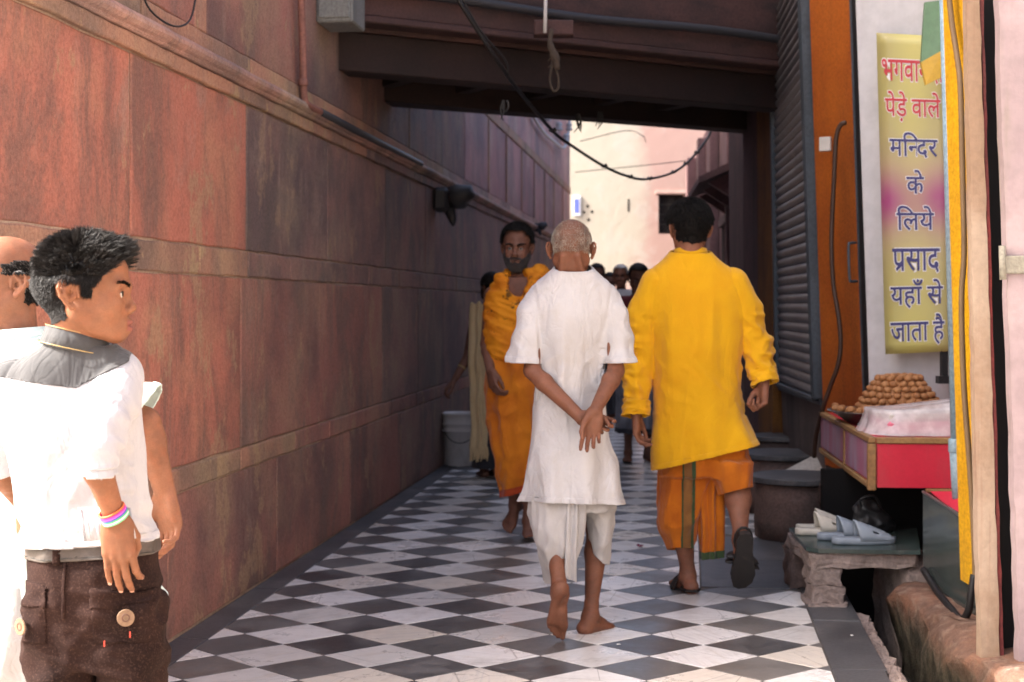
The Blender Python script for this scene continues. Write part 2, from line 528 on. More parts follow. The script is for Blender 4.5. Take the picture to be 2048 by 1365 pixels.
row(2.20, 2.262, seq([4.2, 5.6], 1.6), lambda u: 'wall_band' if u < 9 else 'wall_soot', v=0.016, name='fillet_stone', jit=0.003)
row(2.335, 2.41, seq([4.2, 5.3], 1.3), lambda u: 'wall_band' if u < 12 else 'moulding', v=0.010, name='band_stone', jit=0.004)
cut = seq([4.2, 5.9, 6.05, 7.62], 1.45, end=13.0)
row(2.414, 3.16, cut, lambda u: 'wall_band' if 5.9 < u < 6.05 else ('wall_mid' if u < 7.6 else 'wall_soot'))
cut = seq([13.0, 14.5], 1.45)
row(2.414, 3.16, cut, lambda u: 'wall_pink')
row(3.163, 3.27, seq([13.0], 1.6), lambda u: 'wall_band', v=0.012, name='band_stone')
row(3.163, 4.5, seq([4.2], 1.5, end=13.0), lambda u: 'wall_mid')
row(3.273, 4.5, seq([13.0, 14.2], 1.45), lambda u: 'wall_pink')
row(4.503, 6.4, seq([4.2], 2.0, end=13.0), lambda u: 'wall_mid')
row(4.503, 5.9, seq([13.0], 2.0), lambda u: 'wall_pink')
# thin raised ribs between the far pink slabs
for uu in cut[1:-1]:
    MB().box((uu - 0.02, 0.0, 2.42), (uu + 0.02, 0.016, 3.155), FR, 0.004).build('rib', MT['wall_band'], wall)
# half-round moulding, in lengths
cuts = seq([4.2, 5.5, 7.1], 1.55)
for a, b in zip(cuts[:-1], cuts[1:]):
    vs, fs = [], []
    prof = [(0.0, 2.264), (0.022, 2.266), (0.030, 2.272), (0.030, 2.278), (0.044, 2.284), (0.056, 2.296), (0.058, 2.310), (0.050, 2.324), (0.034, 2.333), (0.0, 2.334)]
    n = len(prof)
    ns = 6
    for k in range(ns + 1):
        uu = a + 0.003 + (b - a - 0.006) * k / ns
        w = random.uniform(-0.0025, 0.0025)
        for (d, z) in prof:
            vs.append(A(uu, d + w if d > 0 else -0.02, z + w * 0.6))
    for k in range(ns):
        for i in range(n - 1):
            fs.append([k * n + i, k * n + i + 1, (k + 1) * n + i + 1, (k + 1) * n + i])
    fs += [list(range(n)), [ns * n + i for i in range(n)]]
    mesh_obj('moulding', vs, fs, MT['moulding'], wall, smooth=False)

# ------------------------------------------------------------------ bridge room over the alley
BL, BR_ = Vector((-0.99, 8.2, 0)), Vector((1.80, 9.83, 0))
bd = (BR_ - BL).normalized(); bn = Vector((-bd.y, bd.x, 0))
BF = (BL, bd, bn, EZ)
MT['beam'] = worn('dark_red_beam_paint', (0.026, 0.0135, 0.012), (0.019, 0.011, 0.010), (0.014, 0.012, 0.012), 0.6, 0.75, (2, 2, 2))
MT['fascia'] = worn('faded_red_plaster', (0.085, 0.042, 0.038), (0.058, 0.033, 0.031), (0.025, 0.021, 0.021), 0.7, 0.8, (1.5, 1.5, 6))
bridge = thing('overhead_passage', A(8.3, 0.2, 2.6), 'dark red beamed passage room crossing high over the alley', 'bridge')
L = (BR_ - BL).length
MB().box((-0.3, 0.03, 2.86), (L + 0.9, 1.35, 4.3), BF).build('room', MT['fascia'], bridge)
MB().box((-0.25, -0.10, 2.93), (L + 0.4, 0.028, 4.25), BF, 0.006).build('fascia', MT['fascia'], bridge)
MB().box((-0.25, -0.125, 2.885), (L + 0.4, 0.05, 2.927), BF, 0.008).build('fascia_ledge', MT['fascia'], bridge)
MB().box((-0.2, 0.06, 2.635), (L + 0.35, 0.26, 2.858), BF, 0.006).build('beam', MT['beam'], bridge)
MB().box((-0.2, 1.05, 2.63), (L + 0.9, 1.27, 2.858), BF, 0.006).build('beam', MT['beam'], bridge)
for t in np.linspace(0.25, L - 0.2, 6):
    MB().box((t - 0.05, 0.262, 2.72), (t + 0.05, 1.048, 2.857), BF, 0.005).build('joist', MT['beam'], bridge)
MT['pipe_dark'] = plain('dark_iron_pipe', (0.035, 0.035, 0.04), 0.55)
pp = [BL + bd * t + bn * -0.15 + EZ * (3.06 + 0.012 * math.sin(t * 3)) for t in np.linspace(0.0, L + 0.1, 14)]
o = MB().tube(pp, 0.028, 10).build('iron_pipe', MT['pipe_dark'], smooth=True)
tag(o, 'long dark iron pipe running along the front of the overhead passage', 'pipe')

# ------------------------------------------------------------------ far building closing the alley
def mk_far():
    m = M('far_limewash', 0.85, 0.2)
    p = m.pos
    x, y, z = m.xyz(p)
    n = m.noise(p, 0.7, 6, 0.6)
    cream, pink = (0.43, 0.395, 0.325), (0.41, 0.275, 0.24)
    up = m.math('ADD', x, m.mul(n, 1.6))
    lowp = m.math('ADD', z, m.mul(n, 1.5))
    base = m.mix(m.ss(up, 2.9, 3.35), cream, pink)
    base = m.mix(m.ss(lowp, 2.75, 2.35), base, (0.44, 0.275, 0.24))
    base = m.mix(m.ss(m.noise(p, 1.5, 8, 0.7), 0.50, 0.62, 0, 0.35), base, (0.46, 0.44, 0.40))
    base = m.mix(m.ss(m.noise(m.vmul(p, (2, 2, .5)), 1.2, 8, 0.75), 0.56, 0.72, 0, 0.5), base, (0.42, 0.36, 0.29))
    base = m.mix(m.ss(m.noise(p, 9, 5, 0.7), 0.6, 0.72, 0, 0.3), base, (0.3, 0.27, 0.22))
    m.col(base).bump(m.noise(p, 6, 6, 0.6), 0.3, 0.02)
    return m.m
MT['far'] = mk_far()
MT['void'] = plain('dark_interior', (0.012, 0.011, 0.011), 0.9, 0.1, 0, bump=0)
FY = 26.2
far = thing('end_building', (2.0, FY, 0), 'pale cream and pink limewashed building closing the far end of the alley', 'building')
def far_x(px): return (px - 1024) / F * FY
def far_z(py): return CAM_H - (py - HORIZON) / F * FY
wx0, wx1, wz0, wz1 = far_x(1317), far_x(1368), far_z(468), far_z(389)
xs0, xs1, ztop = -1.5, 9.0, 4.75
mb = MB()
for (a, b, c, d) in ((xs0, wx0, 0, ztop), (wx1, xs1, 0, ztop), (wx0, wx1, 0, wz0), (wx0, wx1, wz1, ztop)):
    mb.box((a, FY, c), (b, FY + 0.35, d))
mb.build('facade', MT['far'], far)
MB().box((xs0, FY + 0.4, 0), (xs1, FY + 6, ztop - 0.1)).build('house_body', MT['far'], far)
MB().box((wx0 - 0.06, FY - 0.035, wz1 + 0.003), (wx1 + 0.06, FY + 0.1, wz1 + 0.06), None, 0.006).build('lintel', MT['far'], far)
MT['iron'] = plain('window_iron', (0.06, 0.055, 0.05), 0.6)
w = MB().box((wx0, FY + 0.2, wz0), (wx1, FY + 0.24, wz1)).build('window', MT['void'], far)
MB().box((wx0, FY + 0.05, wz0), (wx0 + 0.025, FY + 0.12, wz1)).build('window_frame', MT['iron'], w)
for k in range(1, 10):
    x = wx0 + (wx1 - wx0) * k / 10
    MB().tube([(x, FY + 0.1, wz0), (x, FY + 0.1, wz1)], 0.008, 6).build('bar', MT['iron'], w)
for k in range(1, 4):
    z = wz0 + (wz1 - wz0) * k / 4
    MB().tube([(wx0, FY + 0.11, z), (wx1, FY + 0.11, z)], 0.008, 6).build('bar', MT['iron'], w)
for (px, py) in ((1175, 413), (1168, 425), (1184, 424), (1177, 440)):
    p = (far_x(px), far_z(py))
    MB().box((p[0] - 0.022, FY - 0.004, p[1] - 0.022), (p[0] + 0.022, FY + 0.01, p[1] + 0.022)).build('vent_hole', MT['void'], far)
p = (far_x(1257), far_z(411))
MB().box((p[0] - 0.014, FY - 0.004, p[1] - 0.115), (p[0] + 0.014, FY + 0.01, p[1] + 0.115)).build('wall_slit', MT['void'], far)
# small blue and white notice on the far house
MT['notice'] = plain('notice_white', (0.7, 0.72, 0.78), 0.5, var=0.1, bump=0)
MT['blue_print'] = plain('notice_blue', (0.12, 0.16, 0.5), 0.5, var=0.1, bump=0)
nx0, nx1, nz0, nz1 = far_x(1146), far_x(1161), far_z(432), far_z(392)
sg = thing('notice_board', ((nx0 + nx1) / 2, FY - 0.02, nz0), 'small upright white and blue notice on the pale far building', 'notice')
MB().box((nx0, FY - 0.03, nz0), (nx1, FY - 0.006, nz1), None, 0.003).build('board', MT['notice'], sg)
MB().box((nx0 + 0.02, FY - 0.0335, nz0 + 0.05), (nx1 - 0.03, FY - 0.0305, nz1 - 0.06)).build('print', MT['blue_print'], sg)

# ------------------------------------------------------------------ far right house (beyond the passage)
MT['mauve'] = worn('mauve_plaster', (0.20, 0.11, 0.115), (0.15, 0.085, 0.09), (0.05, 0.04, 0.04), 0.7, 0.8, (4, 4, .5))
MT['mauve_dark'] = worn('dark_mauve_plaster', (0.11, 0.06, 0.062), (0.075, 0.045, 0.048), (0.03, 0.025, 0.025), 0.7, 0.8, (4, 4, .5))
rh0, rh1 = Vector((1.98, 11.3, 0)), Vector((3.05, 25.2, 0))
rd = (rh1 - rh0).normalized(); rn = Vector((rd.y, -rd.x, 0))      # rn points away from the alley
RF = (rh0, rd, rn, EZ)
rhouse = thing('side_house', rh0, 'dim mauve house with pilasters and a stone awning along the right beyond the passage', 'house')
RL = (rh1 - rh0).length
MB().box((0, 0.12, -0.1), (RL, 4.0, 3.9), RF).build('wall', MT['mauve'], rhouse)
for t, w_, d in ((0.02, 0.35, -0.02), (2.3, 0.4, 0.0), (4.6, 0.3, 0.02), (7.4, 0.4, 0.0), (10.4, 0.4, 0.0), (13.3, 0.6, -0.03)):
    MB().box((t, d, 0), (t + w_, 0.118, 3.8), RF, 0.01).build('pilaster', MT['mauve'], rhouse)
for t in (0.7, 3.0, 5.4, 8.3):
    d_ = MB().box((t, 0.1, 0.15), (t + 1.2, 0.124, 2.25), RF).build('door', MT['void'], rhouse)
    MB().box((t - 0.08, 0.06, 2.25), (t + 1.28, 0.125, 2.36), RF, 0.006).build('door_head', MT['mauve_dark'], rhouse)
    MB().box((t + 0.57, 0.085, 0.2), (t + 0.63, 0.11, 2.24), RF, 0.004).build('stile', MT['mauve_dark'], d_)
# stone awning on brackets
aw = []
for (t0, t1) in ((3.2, 5.6),):
    MB().prism([rh0 + rd * t0 + rn * 0.11 + EZ * 2.72, rh0 + rd * t0 + rn * -0.36 + EZ * 2.52, rh0 + rd * t0 + rn * -0.36 + EZ * 2.58, rh0 + rd * t0 + rn * 0.11 + EZ * 2.80], rd * (t1 - t0)).build('awning', MT['mauve_dark'], rhouse)
    for t in (t0 + 0.2, (t0 + t1) / 2, t1 - 0.3):
        MB().prism([rh0 + rd * t + rn * 0.115 + EZ * 2.30, rh0 + rd * t + rn * -0.25 + EZ * 2.54, rh0 + rd * t + rn * 0.115 + EZ * 2.70], rd * 0.1).build('bracket', MT['mauve'], rhouse)
# ------------------------------------------------------------------ right side: shop front
MT['shop_wall'] = worn('shop_plaster', (0.13, 0.10, 0.095), (0.09, 0.075, 0.07), (0.03, 0.027, 0.025), 0.7, 0.85, (3, 3, .8))
MT['orange'] = worn('orange_paint', (0.44, 0.115, 0.014), (0.36, 0.085, 0.012), (0.12, 0.04, 0.018), 0.4, 0.55, (4, 4, .6), bump=0.1)
MT['white_paint'] = worn('white_wall_paint', (0.56, 0.555, 0.57), (0.49, 0.485, 0.50), (0.30, 0.27, 0.24), 0.22, 0.55, (7, 7, .5), bump=0.05, fine=18, famt=0.1)
MT['shutter'] = worn('shutter_steel', (0.16, 0.155, 0.165), (0.11, 0.105, 0.115), (0.05, 0.045, 0.045), 0.5, 0.42, (3, 3, 3), bump=0.1, spec=0.5)
MT['rail'] = worn('grey_blue_rail', (0.075, 0.095, 0.115), (0.055, 0.07, 0.085), (0.04, 0.03, 0.025), 0.5, 0.5)
MT['black'] = plain('black_paint', (0.012, 0.012, 0.013), 0.5, 0.4, 0.2, bump=0.05)
MT['brownpost'] = worn('ochre_brown_paint', (0.20, 0.085, 0.02), (0.12, 0.05, 0.02), (0.03, 0.02, 0.015), 0.6)

def quad_slab(pts, th, c=None):
    "four corner points and a thickness vector"
    return MB().prism([Vector(p) for p in pts], th)

shop = thing('shop_house', (2.2, 8.6, 0), 'dark shop house rising behind the shutter and the sweet stall', 'house')
MB().prism([Vector((1.98, 10.15, -0.39)), Vector((1.98, 8.4, -0.39)), Vector((2.35, 7.75, -0.39)), Vector((6, 7.75, -0.39)), Vector((6, 11.2, -0.39)), Vector((2.1, 11.2, -0.39))], (0, 0, 4.6)).build('wall', MT['shop_wall'], shop)
MB().prism([P(1518, 1000, 10.6), P(1546, 1000, 10.15), P(1540, -60, 10.15), P(1512, -60, 10.6)], (0.25, 0.1, 0)).build('pillar', MT['brownpost'], shop)
MB().prism([P(1490, 1000, 11.2), P(1519, 1000, 10.65), P(1511, -60, 10.65), P(1484, -60, 11.2)], (0.3, 0.1, 0)).build('pillar', MT['mauve_dark'], shop)
MB().prism([P(1462, 1000, 12.3), P(1492, 1000, 11.25), P(1485, -60, 11.25), P(1455, -60, 12.3)], (0.5, 0.1, 0)).build('pillar', MT['mauve_dark'], shop)
# wall under the shutter
MB().prism([P(1562, 772, 10.1), P(1642, 803, 8.32), P(1662, 1100, 8.32), P(1572, 1010, 10.1)], (0.2, 0.02, 0)).build('sill_wall', MT['shop_wall'], shop)
MB().prism([P(1556, 768, 10.08), P(1640, 797, 8.28), P(1641, 812, 8.28), P(1556, 780, 10.08)], (0.16, 0.0, 0)).build('sill', MT['rail'], shop)

sh = thing('roller_shutter', P(1600, 797, 9.2), 'closed grey ribbed roller shutter beside the orange wall', 'shutter')
shl_t, shl_b = P(1546, -60, 10.04), P(1562, 768, 10.04)
shr_t, shr_b = P(1605, -60, 8.34), P(1634, 796, 8.34)
NS = 40
z_b = 0.5 * (shl_b.z + shr_b.z); pitch = 0.0605
def on(a, b, z): return a + (b - a) * ((z - a.z) / (b.z - a.z))
nslat = int((3.35 - z_b) / pitch)
prof = [(0.0, 0.0), (-0.004, 0.004), (-0.013, 0.012), (-0.018, 0.024), (-0.017, 0.036), (-0.010, 0.047), (-0.002, 0.053), (0.0, 0.0585)]
for k in range(nslat):
    z = z_b + 0.01 + k * pitch
    vs = []
    l, r = on(shl_t, shl_b, z), on(shr_t, shr_b, z)
    d = (r - l).normalized(); nrm = Vector((-d.y, d.x, 0)); nrm = nrm if nrm.x > 0 else -nrm
    for q in (l, r):
        for (a, b) in prof: vs.append(Vector((q.x, q.y, z + b)) + nrm * a)
    n = len(prof)
    mesh_obj('slat', vs, [[i, i + 1, n + i + 1, n + i] for i in range(n - 1)], MT['shutter'], sh, smooth=True)
for (a, b, wd) in ((shr_t, shr_b, 0.075), (shl_t, shl_b, 0.05)):
    d = Vector((0.02, -1, 0)).normalized() if a is shr_t else Vector((0, 1, 0))
    MB().prism([a + Vector((-0.035, 0, 0)), a + Vector((-0.035, 0, 0)) + d * wd, b + Vector((-0.035, 0, 0)) + d * wd, b + Vector((-0.035, 0, 0))], (0.09, 0, 0)).build('guide_rail', MT['rail'], sh)
MB().box((0, -0.03, 0), (1.74, 0.03, 0.028), (shr_b + Vector((0, 0, -0.02)), (shl_b - shr_b).normalized(), Vector((1, 0, 0)), EZ), 0.004).build('bottom_rail', MT['rail'], sh)

ow = thing('orange_wall', P(1670, 800, 8.0), 'bright orange painted strip of wall between the shutter and the white panel', 'wall')
MB().prism([P(1617, -60, 8.2), P(1704, -60, 7.72), P(1738, 960, 7.72), P(1650, 930, 8.2)], (0.12, 0.2, 0)).build('plaster', MT['orange'], ow)
# switch box
sb = thing('switch_box', P(1652, 303, 7.93), 'small white square switch box on the orange wall', 'switch box')
def facing(px0, py0, px1, py1, Y0, Y1, th, mat, name, parent, c=0.003):
    a, b = P(px0, py1, Y0), P(px1, py1, Y1)
    ex = (b - a); w_ = Vector((ex.x, ex.y, 0)).length; ex = Vector((ex.x, ex.y, 0)).normalized()
    ey = Vector((-ex.y, ex.x, 0))
    h = (py1 - py0) / F * Y0
    return MB().box((0, -th, 0), (w_, 0, h), (a, ex, ey, EZ), c).build(name, mat, parent)
MT['ivory'] = plain('ivory_plastic', (0.52, 0.50, 0.46), 0.45, var=0.3)
b_ = facing(1641, 276, 1664, 304, 7.93, 7.90, 0.03, MT['ivory'], 'box', sb)
facing(1652, 280, 1661, 300, 7.895, 7.885, 0.006, MT['ivory'], 'switch', sb, 0.002)
# brown hose
MT['hose'] = plain('brown_rubber_hose', (0.055, 0.028, 0.018), 0.5)
hp = [(1692, 245, 7.68), (1680, 252, 7.7), (1672, 280, 7.72), (1668, 360, 7.74), (1664, 440, 7.76), (1663, 500, 7.76), (1667, 570, 7.75), (1678, 640, 7.72), (1681, 690, 7.71), (1676, 730, 7.72), (1660, 775, 7.76), (1645, 820, 7.8), (1632, 870, 7.95), (1628, 915, 8.0)]
o = MB().tube(cat_rom([P(*q) for q in hp], 5), 0.0125, 8).build('rubber_hose', MT['hose'], smooth=True)
tag(o, 'dark brown hose snaking down the orange wall to the counter', 'hose')

# black door edge and handle
dr = thing('folded_door', P(1720, 790, 7.6), 'black folded-back door edge with a bar handle beside the white panel', 'door')
MB().prism([P(1701, -60, 7.62), P(1712, -60, 7.55), P(1744, 850, 7.55), P(1731, 850, 7.62)], (0.03, 0.1, 0)).build('leaf_edge', MT['black'], dr)
MB().prism([P(1696, -60, 7.66), P(1702, -60, 7.63), P(1732, 850, 7.63), P(1727, 850, 7.66)], (0.03, 0.06, 0)).build('jamb', MT['rail'], dr)
MB().tube(cat_rom([P(1711, 486, 7.60), P(1701, 487, 7.55), P(1697, 494, 7.54), P(1699, 556, 7.54), P(1703, 563, 7.55), P(1714, 563, 7.6)], 4), 0.007, 8).build('handle', MT['rail'], dr, smooth=True)

wp = thing('white_panel', P(1800, 800, 7.4), 'white painted wall panel carrying the tall yellow banner', 'wall')
MB().prism([P(1710, -60, 7.5), P(1960, -60, 7.25), P(1960, 830, 7.25), P(1741, 830, 7.5)], (0.05, 0.25, 0)).build('plaster', MT['white_paint'], wp)
MT['grime'] = worn('dark_grime', (0.06, 0.055, 0.05), (0.04, 0.036, 0.033), amt=0.4)
# shutter catch / bracket on the wall
o = MB().prism([P(1883, 700, 7.2), P(1896, 700, 7.2), P(1896, 752, 7.2), P(1883, 752, 7.2)], (0, 0.03, 0)).box(P(1878, 768, 7.18), P(1900, 752, 7.24)).build('wall_bracket', MT['black'])
tag(o, 'small black bracket on the white panel right of the sweets', 'bracket')

# ------------------------------------------------------------------ banner with Hindi lettering
def mk_banner():
    m = M('printed_flex', 0.42, 0.45)
    x, y, z = m.xyz(m.gen)
    xx = m.math('ABSOLUTE', m.math('SUBTRACT', x, 0.5))
    dz = m.math('DIVIDE', m.math('SUBTRACT', z, 0.475), 0.085)
    band = m.math('POWER', 2.718, m.math('MULTIPLY', m.math('MULTIPLY', dz, dz), -1.0))
    core = m.ss(xx, 0.02, 0.36, 0.5, 1.0)
    base = m.mix(m.ss(xx, 0.0, 0.5), (0.46, 0.42, 0.13), (0.34, 0.30, 0.115))
    halo = m.math('POWER', 2.718, m.math('MULTIPLY', m.math('MULTIPLY', dz, dz), -0.22))
    base = m.mix(m.mul(halo, 0.5), base, (0.42, 0.30, 0.26))
    base = m.mix(m.mul(m.mul(band, core), 0.95), base, (0.30, 0.045, 0.17))
    n = m.noise(m.pos, 5, 5, 0.6)
    base = m.mix(m.ss(n, 0.45, 0.75, 0, 0.22), base, (0.3, 0.26, 0.16))
    m.col(base)
    m.bump(m.noise(m.vmul(m.pos, (9, 9, 2)), 1, 3, 0.5), 0.25, 0.01)
    return m.m
MT['banner'] = mk_banner()
MT['ink_blue'] = plain('blue_ink', (0.035, 0.035, 0.15), 0.45, var=0.15, bump=0)
MT['ink_red'] = plain('red_ink', (0.46, 0.03, 0.045), 0.45, var=0.15, bump=0)
MT['ink_white'] = plain('white_ink', (0.70, 0.70, 0.72), 0.45, var=0.1, bump=0)
BTL, BTR, BBR, BBL = P(1753, 66, 7.34), P(1897, 74, 7.18), P(1902, 703, 7.18), P(1771, 709, 7.34)
bn_ = thing('shop_banner', P(1830, 708, 7.26), 'tall narrow yellow and magenta banner with red and blue Hindi lettering', 'banner')
def ban(s, t, d=0.0):
    "point on the banner: s across 0..1, t down 0..1, d towards the viewer"
    a = BTL + (BTR - BTL) * s; b = BBL + (BBR - BBL) * s
    return a + (b - a) * t + Vector((-0.15, -0.98, 0)) * d
vs, fs = [], []
nx_, nz_ = 6, 30
for j in range(nz_ + 1):
    for i in range(nx_ + 1):
        vs.append(ban(i / nx_, j / nz_, 0.004 * math.sin(j * 0.55) * (i / nx_ - 0.5)))
for j in range(nz_):
    for i in range(nx_):
        a = j * (nx_ + 1) + i
        fs.append([a, a + 1, a + nx_ + 2, a + nx_ + 1])
o = mesh_obj('sheet', vs, fs, MT['banner'], bn_, smooth=True)
o.modifiers.new('thick', 'SOLIDIFY').thickness = 0.003
_glyph = {}
def glyph(ch, off=0.0):
    k = (ch, off)
    if k not in _glyph:
        c = bpy.data.curves.new('glyph', 'FONT'); c.body = ch; c.offset = off; c.resolution_u = 3
        ob = bpy.data.objects.new('glyph', c); COL.objects.link(ob)
        bpy.context.view_layer.update()
        me = bpy.data.meshes.new_from_object(ob.evaluated_get(bpy.context.evaluated_depsgraph_get()))
        v = np.array([tuple(x.co) for x in me.vertices]); f = [tuple(p.vertices) for p in me.polygons]
        bpy.data.objects.remove(ob); bpy.data.curves.remove(c); bpy.data.meshes.remove(me)
        _glyph[k] = (v, f)
    return _glyph[k]
ADV = {'ि': 0.262, 'ा': 0.262}
MARKS = 'ेैँ़'
def word(items, off):
    "list of (char, mode) laid out along the headline; half letters lose their stem"
    V, Fc, pen = [], [], 0.0
    def push(v, f):
        k = sum(len(a) for a in V)
        V.append(v); Fc.extend([tuple(i + k for i in q) for q in f])
    for it in items:
        if it == ' ':
            pen += 0.26; continue
        half = it.endswith('/'); ra = it.endswith('^')
        ch = it[0]
        v, f = glyph(ch, off)
        v0, _ = glyph(ch, 0.0)
        v = v.copy()
        if ch in MARKS:
            dx = pen
            if ch == '़': dx = pen - 0.02
            if ch == 'ँ': dx = pen - 0.02
            v[:, 0] += dx
            push(v, f); continue
        if half:
            cutx = v0[:, 0].max() - 0.17
            bm = bmesh.new()
            bv = [bm.verts.new(p) for p in v]
            for q in f:
                try: bm.faces.new([bv[i] for i in q])
                except ValueError: pass
            bmesh.ops.bisect_plane(bm, geom=bm.verts[:] + bm.edges[:] + bm.faces[:], plane_co=(cutx + off, 0, 0), plane_no=(1, 0, 0), clear_outer=True)
            bm.verts.index_update()
            v = np.array([tuple(x.co) for x in bm.verts]); f = [tuple(x.index for x in q.verts) for q in bm.faces]
            bm.free()
            adv = cutx
        else:
            adv = ADV.get(ch, v0[:, 0].max())
        v[:, 0] += pen
        push(v, f)
        if ra:
            w_ = 0.036 + off
            a, b = np.array((pen + adv - 0.16, 0.20)), np.array((pen + adv - 0.42, 0.03))
            d = (b - a) / np.linalg.norm(b - a); n = np.array((-d[1], d[0])) * w_
            a = a - d * off; b = b + d * off
            push(np.array([(*(a + n), 0), (*(a - n), 0), (*(b - n), 0), (*(b + n), 0)]), [(0, 1, 2, 3)])
        pen += adv
    return np.concatenate(V), Fc
def inv_ban(px, py):
    # s,t of a photo pixel on the banner sheet (bilinear, by a few Newton steps)
    s, t = 0.5, 0.5
    def pr(s, t):
        q = ban(s, t); return np.array((1024 + q.x / q.y * F, HORIZON + (CAM_H - q.z) / q.y * F))
    for _ in range(8):
        f0 = pr(s, t); e = np.array((px, py)) - f0
        J = np.stack([(pr(s + 1e-3, t) - f0) / 1e-3, (pr(s, t + 1e-3) - f0) / 1e-3], 1)
        d = np.linalg.solve(J, e); s += d[0]; t += d[1]
    return s, t
def line(items, box, ink):
    x0, y0, x1, y1 = box
    (s0, t0), (s1, t1) = inv_ban(x0, y0), inv_ban(x1, y1)
    ref, _ = word(items, 0.008)
    lo, hi = ref.min(0), ref.max(0)
    for off, mat, d, nm in ((0.040, MT['ink_white'], 0.0045, 'letter_outline'), (0.012, MT[ink], 0.0065, 'lettering')):
        v, f = word(items, off)
        pts = [ban(s0 + (s1 - s0) * (p[0] - lo[0]) / (hi[0] - lo[0]), t1 + (t0 - t1) * (p[1] - lo[1]) / (hi[1] - lo[1]), d) for p in v]
        mesh_obj(nm, pts, f, mat, bn_, recalc=False)
line(['भ', 'ग', 'व', 'ा', 'न', 'द', 'ा', 'स'], (1763, 118, 1912, 171), 'ink_red')
line(['प', 'े', 'ड', '़', 'े', ' ', 'व', 'ा', 'ल', 'े'], (1769, 182, 1881, 246), 'ink_red')
line(['म', 'ि', 'न/', 'द', 'र'], (1778, 264, 1875, 317), 'ink_blue')
line(['क', 'े'], (1812, 340, 1848, 388), 'ink_blue')
line(['ि', 'ल', 'य', 'े'], (1792, 412, 1868, 461), 'ink_blue')
line(['प^', 'स', 'ा', 'द'], (1784, 498, 1880, 545), 'ink_blue')
line(['य', 'ह', 'ा', 'ँ', ' ', 'स', 'े'], (1780, 560, 1886, 615), 'ink_blue')
line(['ज', 'ा', 'त', 'ा', ' ', 'ह', 'ै'], (1780, 630, 1889, 688), 'ink_blue')

# hanging green and yellow pouch in front of the banner
MT['pouch_y'] = plain('yellow_packet_foil', (0.55, 0.33, 0.02), 0.4, 0.5, 0.3, 30, 0.3, 0.01)
MT['pouch_g'] = plain('green_packet_foil', (0.10, 0.20, 0.10), 0.4, 0.5, 0.3, 30, 0.3, 0.01)
pk = thing('hanging_packet', P(1865, 170, 6.9), 'green and yellow packet dangling in front of the banner top', 'packet')
MB().prism([P(1850, 5, 6.93), P(1887, 0, 6.9), P(1886, 100, 6.88), P(1842, 125, 6.92)], (0, 0.02, 0)).build('upper_half', MT['pouch_g'], pk)
MB().prism([P(1842, 125, 6.915), P(1886, 100, 6.875), P(1884, 155, 6.88), P(1852, 170, 6.9)], (0, 0.022, 0)).build('lower_half', MT['pouch_y'], pk)

# ------------------------------------------------------------------ counter
MT['red_lam'] = worn('scuffed_red_laminate', (0.56, 0.026, 0.055), (0.50, 0.022, 0.046), (0.30, 0.10, 0.10), 0.2, 0.32, (14, 14, 3), bump=0.03, famt=0.08)
def mk_purple():
    m = M('peeling_mauve_film', 0.35, 0.5)
    p = m.pos
    n = m.noise(m.vmul(p, (9, 9, 1.2)), 1.0, 6, 0.65)
    x, y, z = m.xyz(p)
    f = m.ss(m.math('ADD', m.mul(n, 0.32), m.mul(z, -1.0)), -0.55, -0.46)
    c = m.mix(m.ss(n, 0.35, 0.62), (0.34, 0.27, 0.36), (0.36, 0.10, 0.17))
    c = m.mix(m.ss(m.noise(p, 40, 3), 0.55, 0.7, 0, .3), c, (0.2, 0.1, 0.15))
    m.col(c).bump(m.noise(p, 30, 4), 0.15, 0.004)
    return m.m
MT['purple'] = mk_purple()
MT['cane'] = worn('ochre_wood_trim', (0.36, 0.21, 0.085), (0.27, 0.14, 0.055), (0.1, 0.06, 0.03), 0.4, 0.5, (30, 30, 30))
CF, CB = Vector((1.552, 6.30, 0)), Vector((1.668, 7.87, 0))     # front and back corner of the alley side
ce = (CB - CF).normalized(); cn = Vector((ce.y, -ce.x, 0))        # cn: into the shop
CFR = (CF, ce, cn, EZ)
CL, Z0, Z1 = (CB - CF).length, 0.50, 0.715
ct = thing('sweet_counter', CF + Vector((0, 0, Z0)), 'red laminate sweet counter with mauve side panels and ochre wood edging', 'counter')
MB().box((0.012, 0.012, Z0 + 0.006), (CL - 0.01, 0.9, Z1 - 0.02), CFR).build('carcass', MT['red_lam'], ct)
MB().box((0.0, 0.0, Z1 - 0.018), (CL, 0.95, Z1 - 0.004), CFR, 0.003).build('counter_top', MT['red_lam'], ct)
MB().box((0.005, 0.035, Z0), (0.0115, 0.9, Z1 - 0.026), CFR).build('front_panel', MT['red_lam'], ct)
for (a, b) in ((0.05, 0.70), (0.735, CL - 0.03)):
    MB().box((a, 0.004, Z0 + 0.03), (b, 0.0115, Z1 - 0.026), CFR).build('side_panel', MT['purple'], ct)
for (lo, hi) in (((-0.004, -0.004, Z1 - 0.022), (CL, 0.03, Z1 + 0.004)), ((-0.0045, 0.031, Z1 - 0.024), (0.024, 0.9, Z1 + 0.0035)), ((-0.006, -0.006, Z0 - 0.012), (0.03, 0.03, Z1 - 0.024)),
                 ((0.701, -0.002, Z0 - 0.01), (0.734, 0.02, Z1 - 0.025)), ((0.031, -0.003, Z0 - 0.006), (0.7, 0.02, Z0 + 0.02)), ((0.735, -0.003, Z0 - 0.006), (CL, 0.02, Z0 + 0.02)), ((-0.02, 0.24, Z0 - 0.018), (0.012, 0.8, Z0 - 0.003))):
    MB().box(lo, hi, CFR, 0.004).build('wood_edging', MT['cane'], ct)
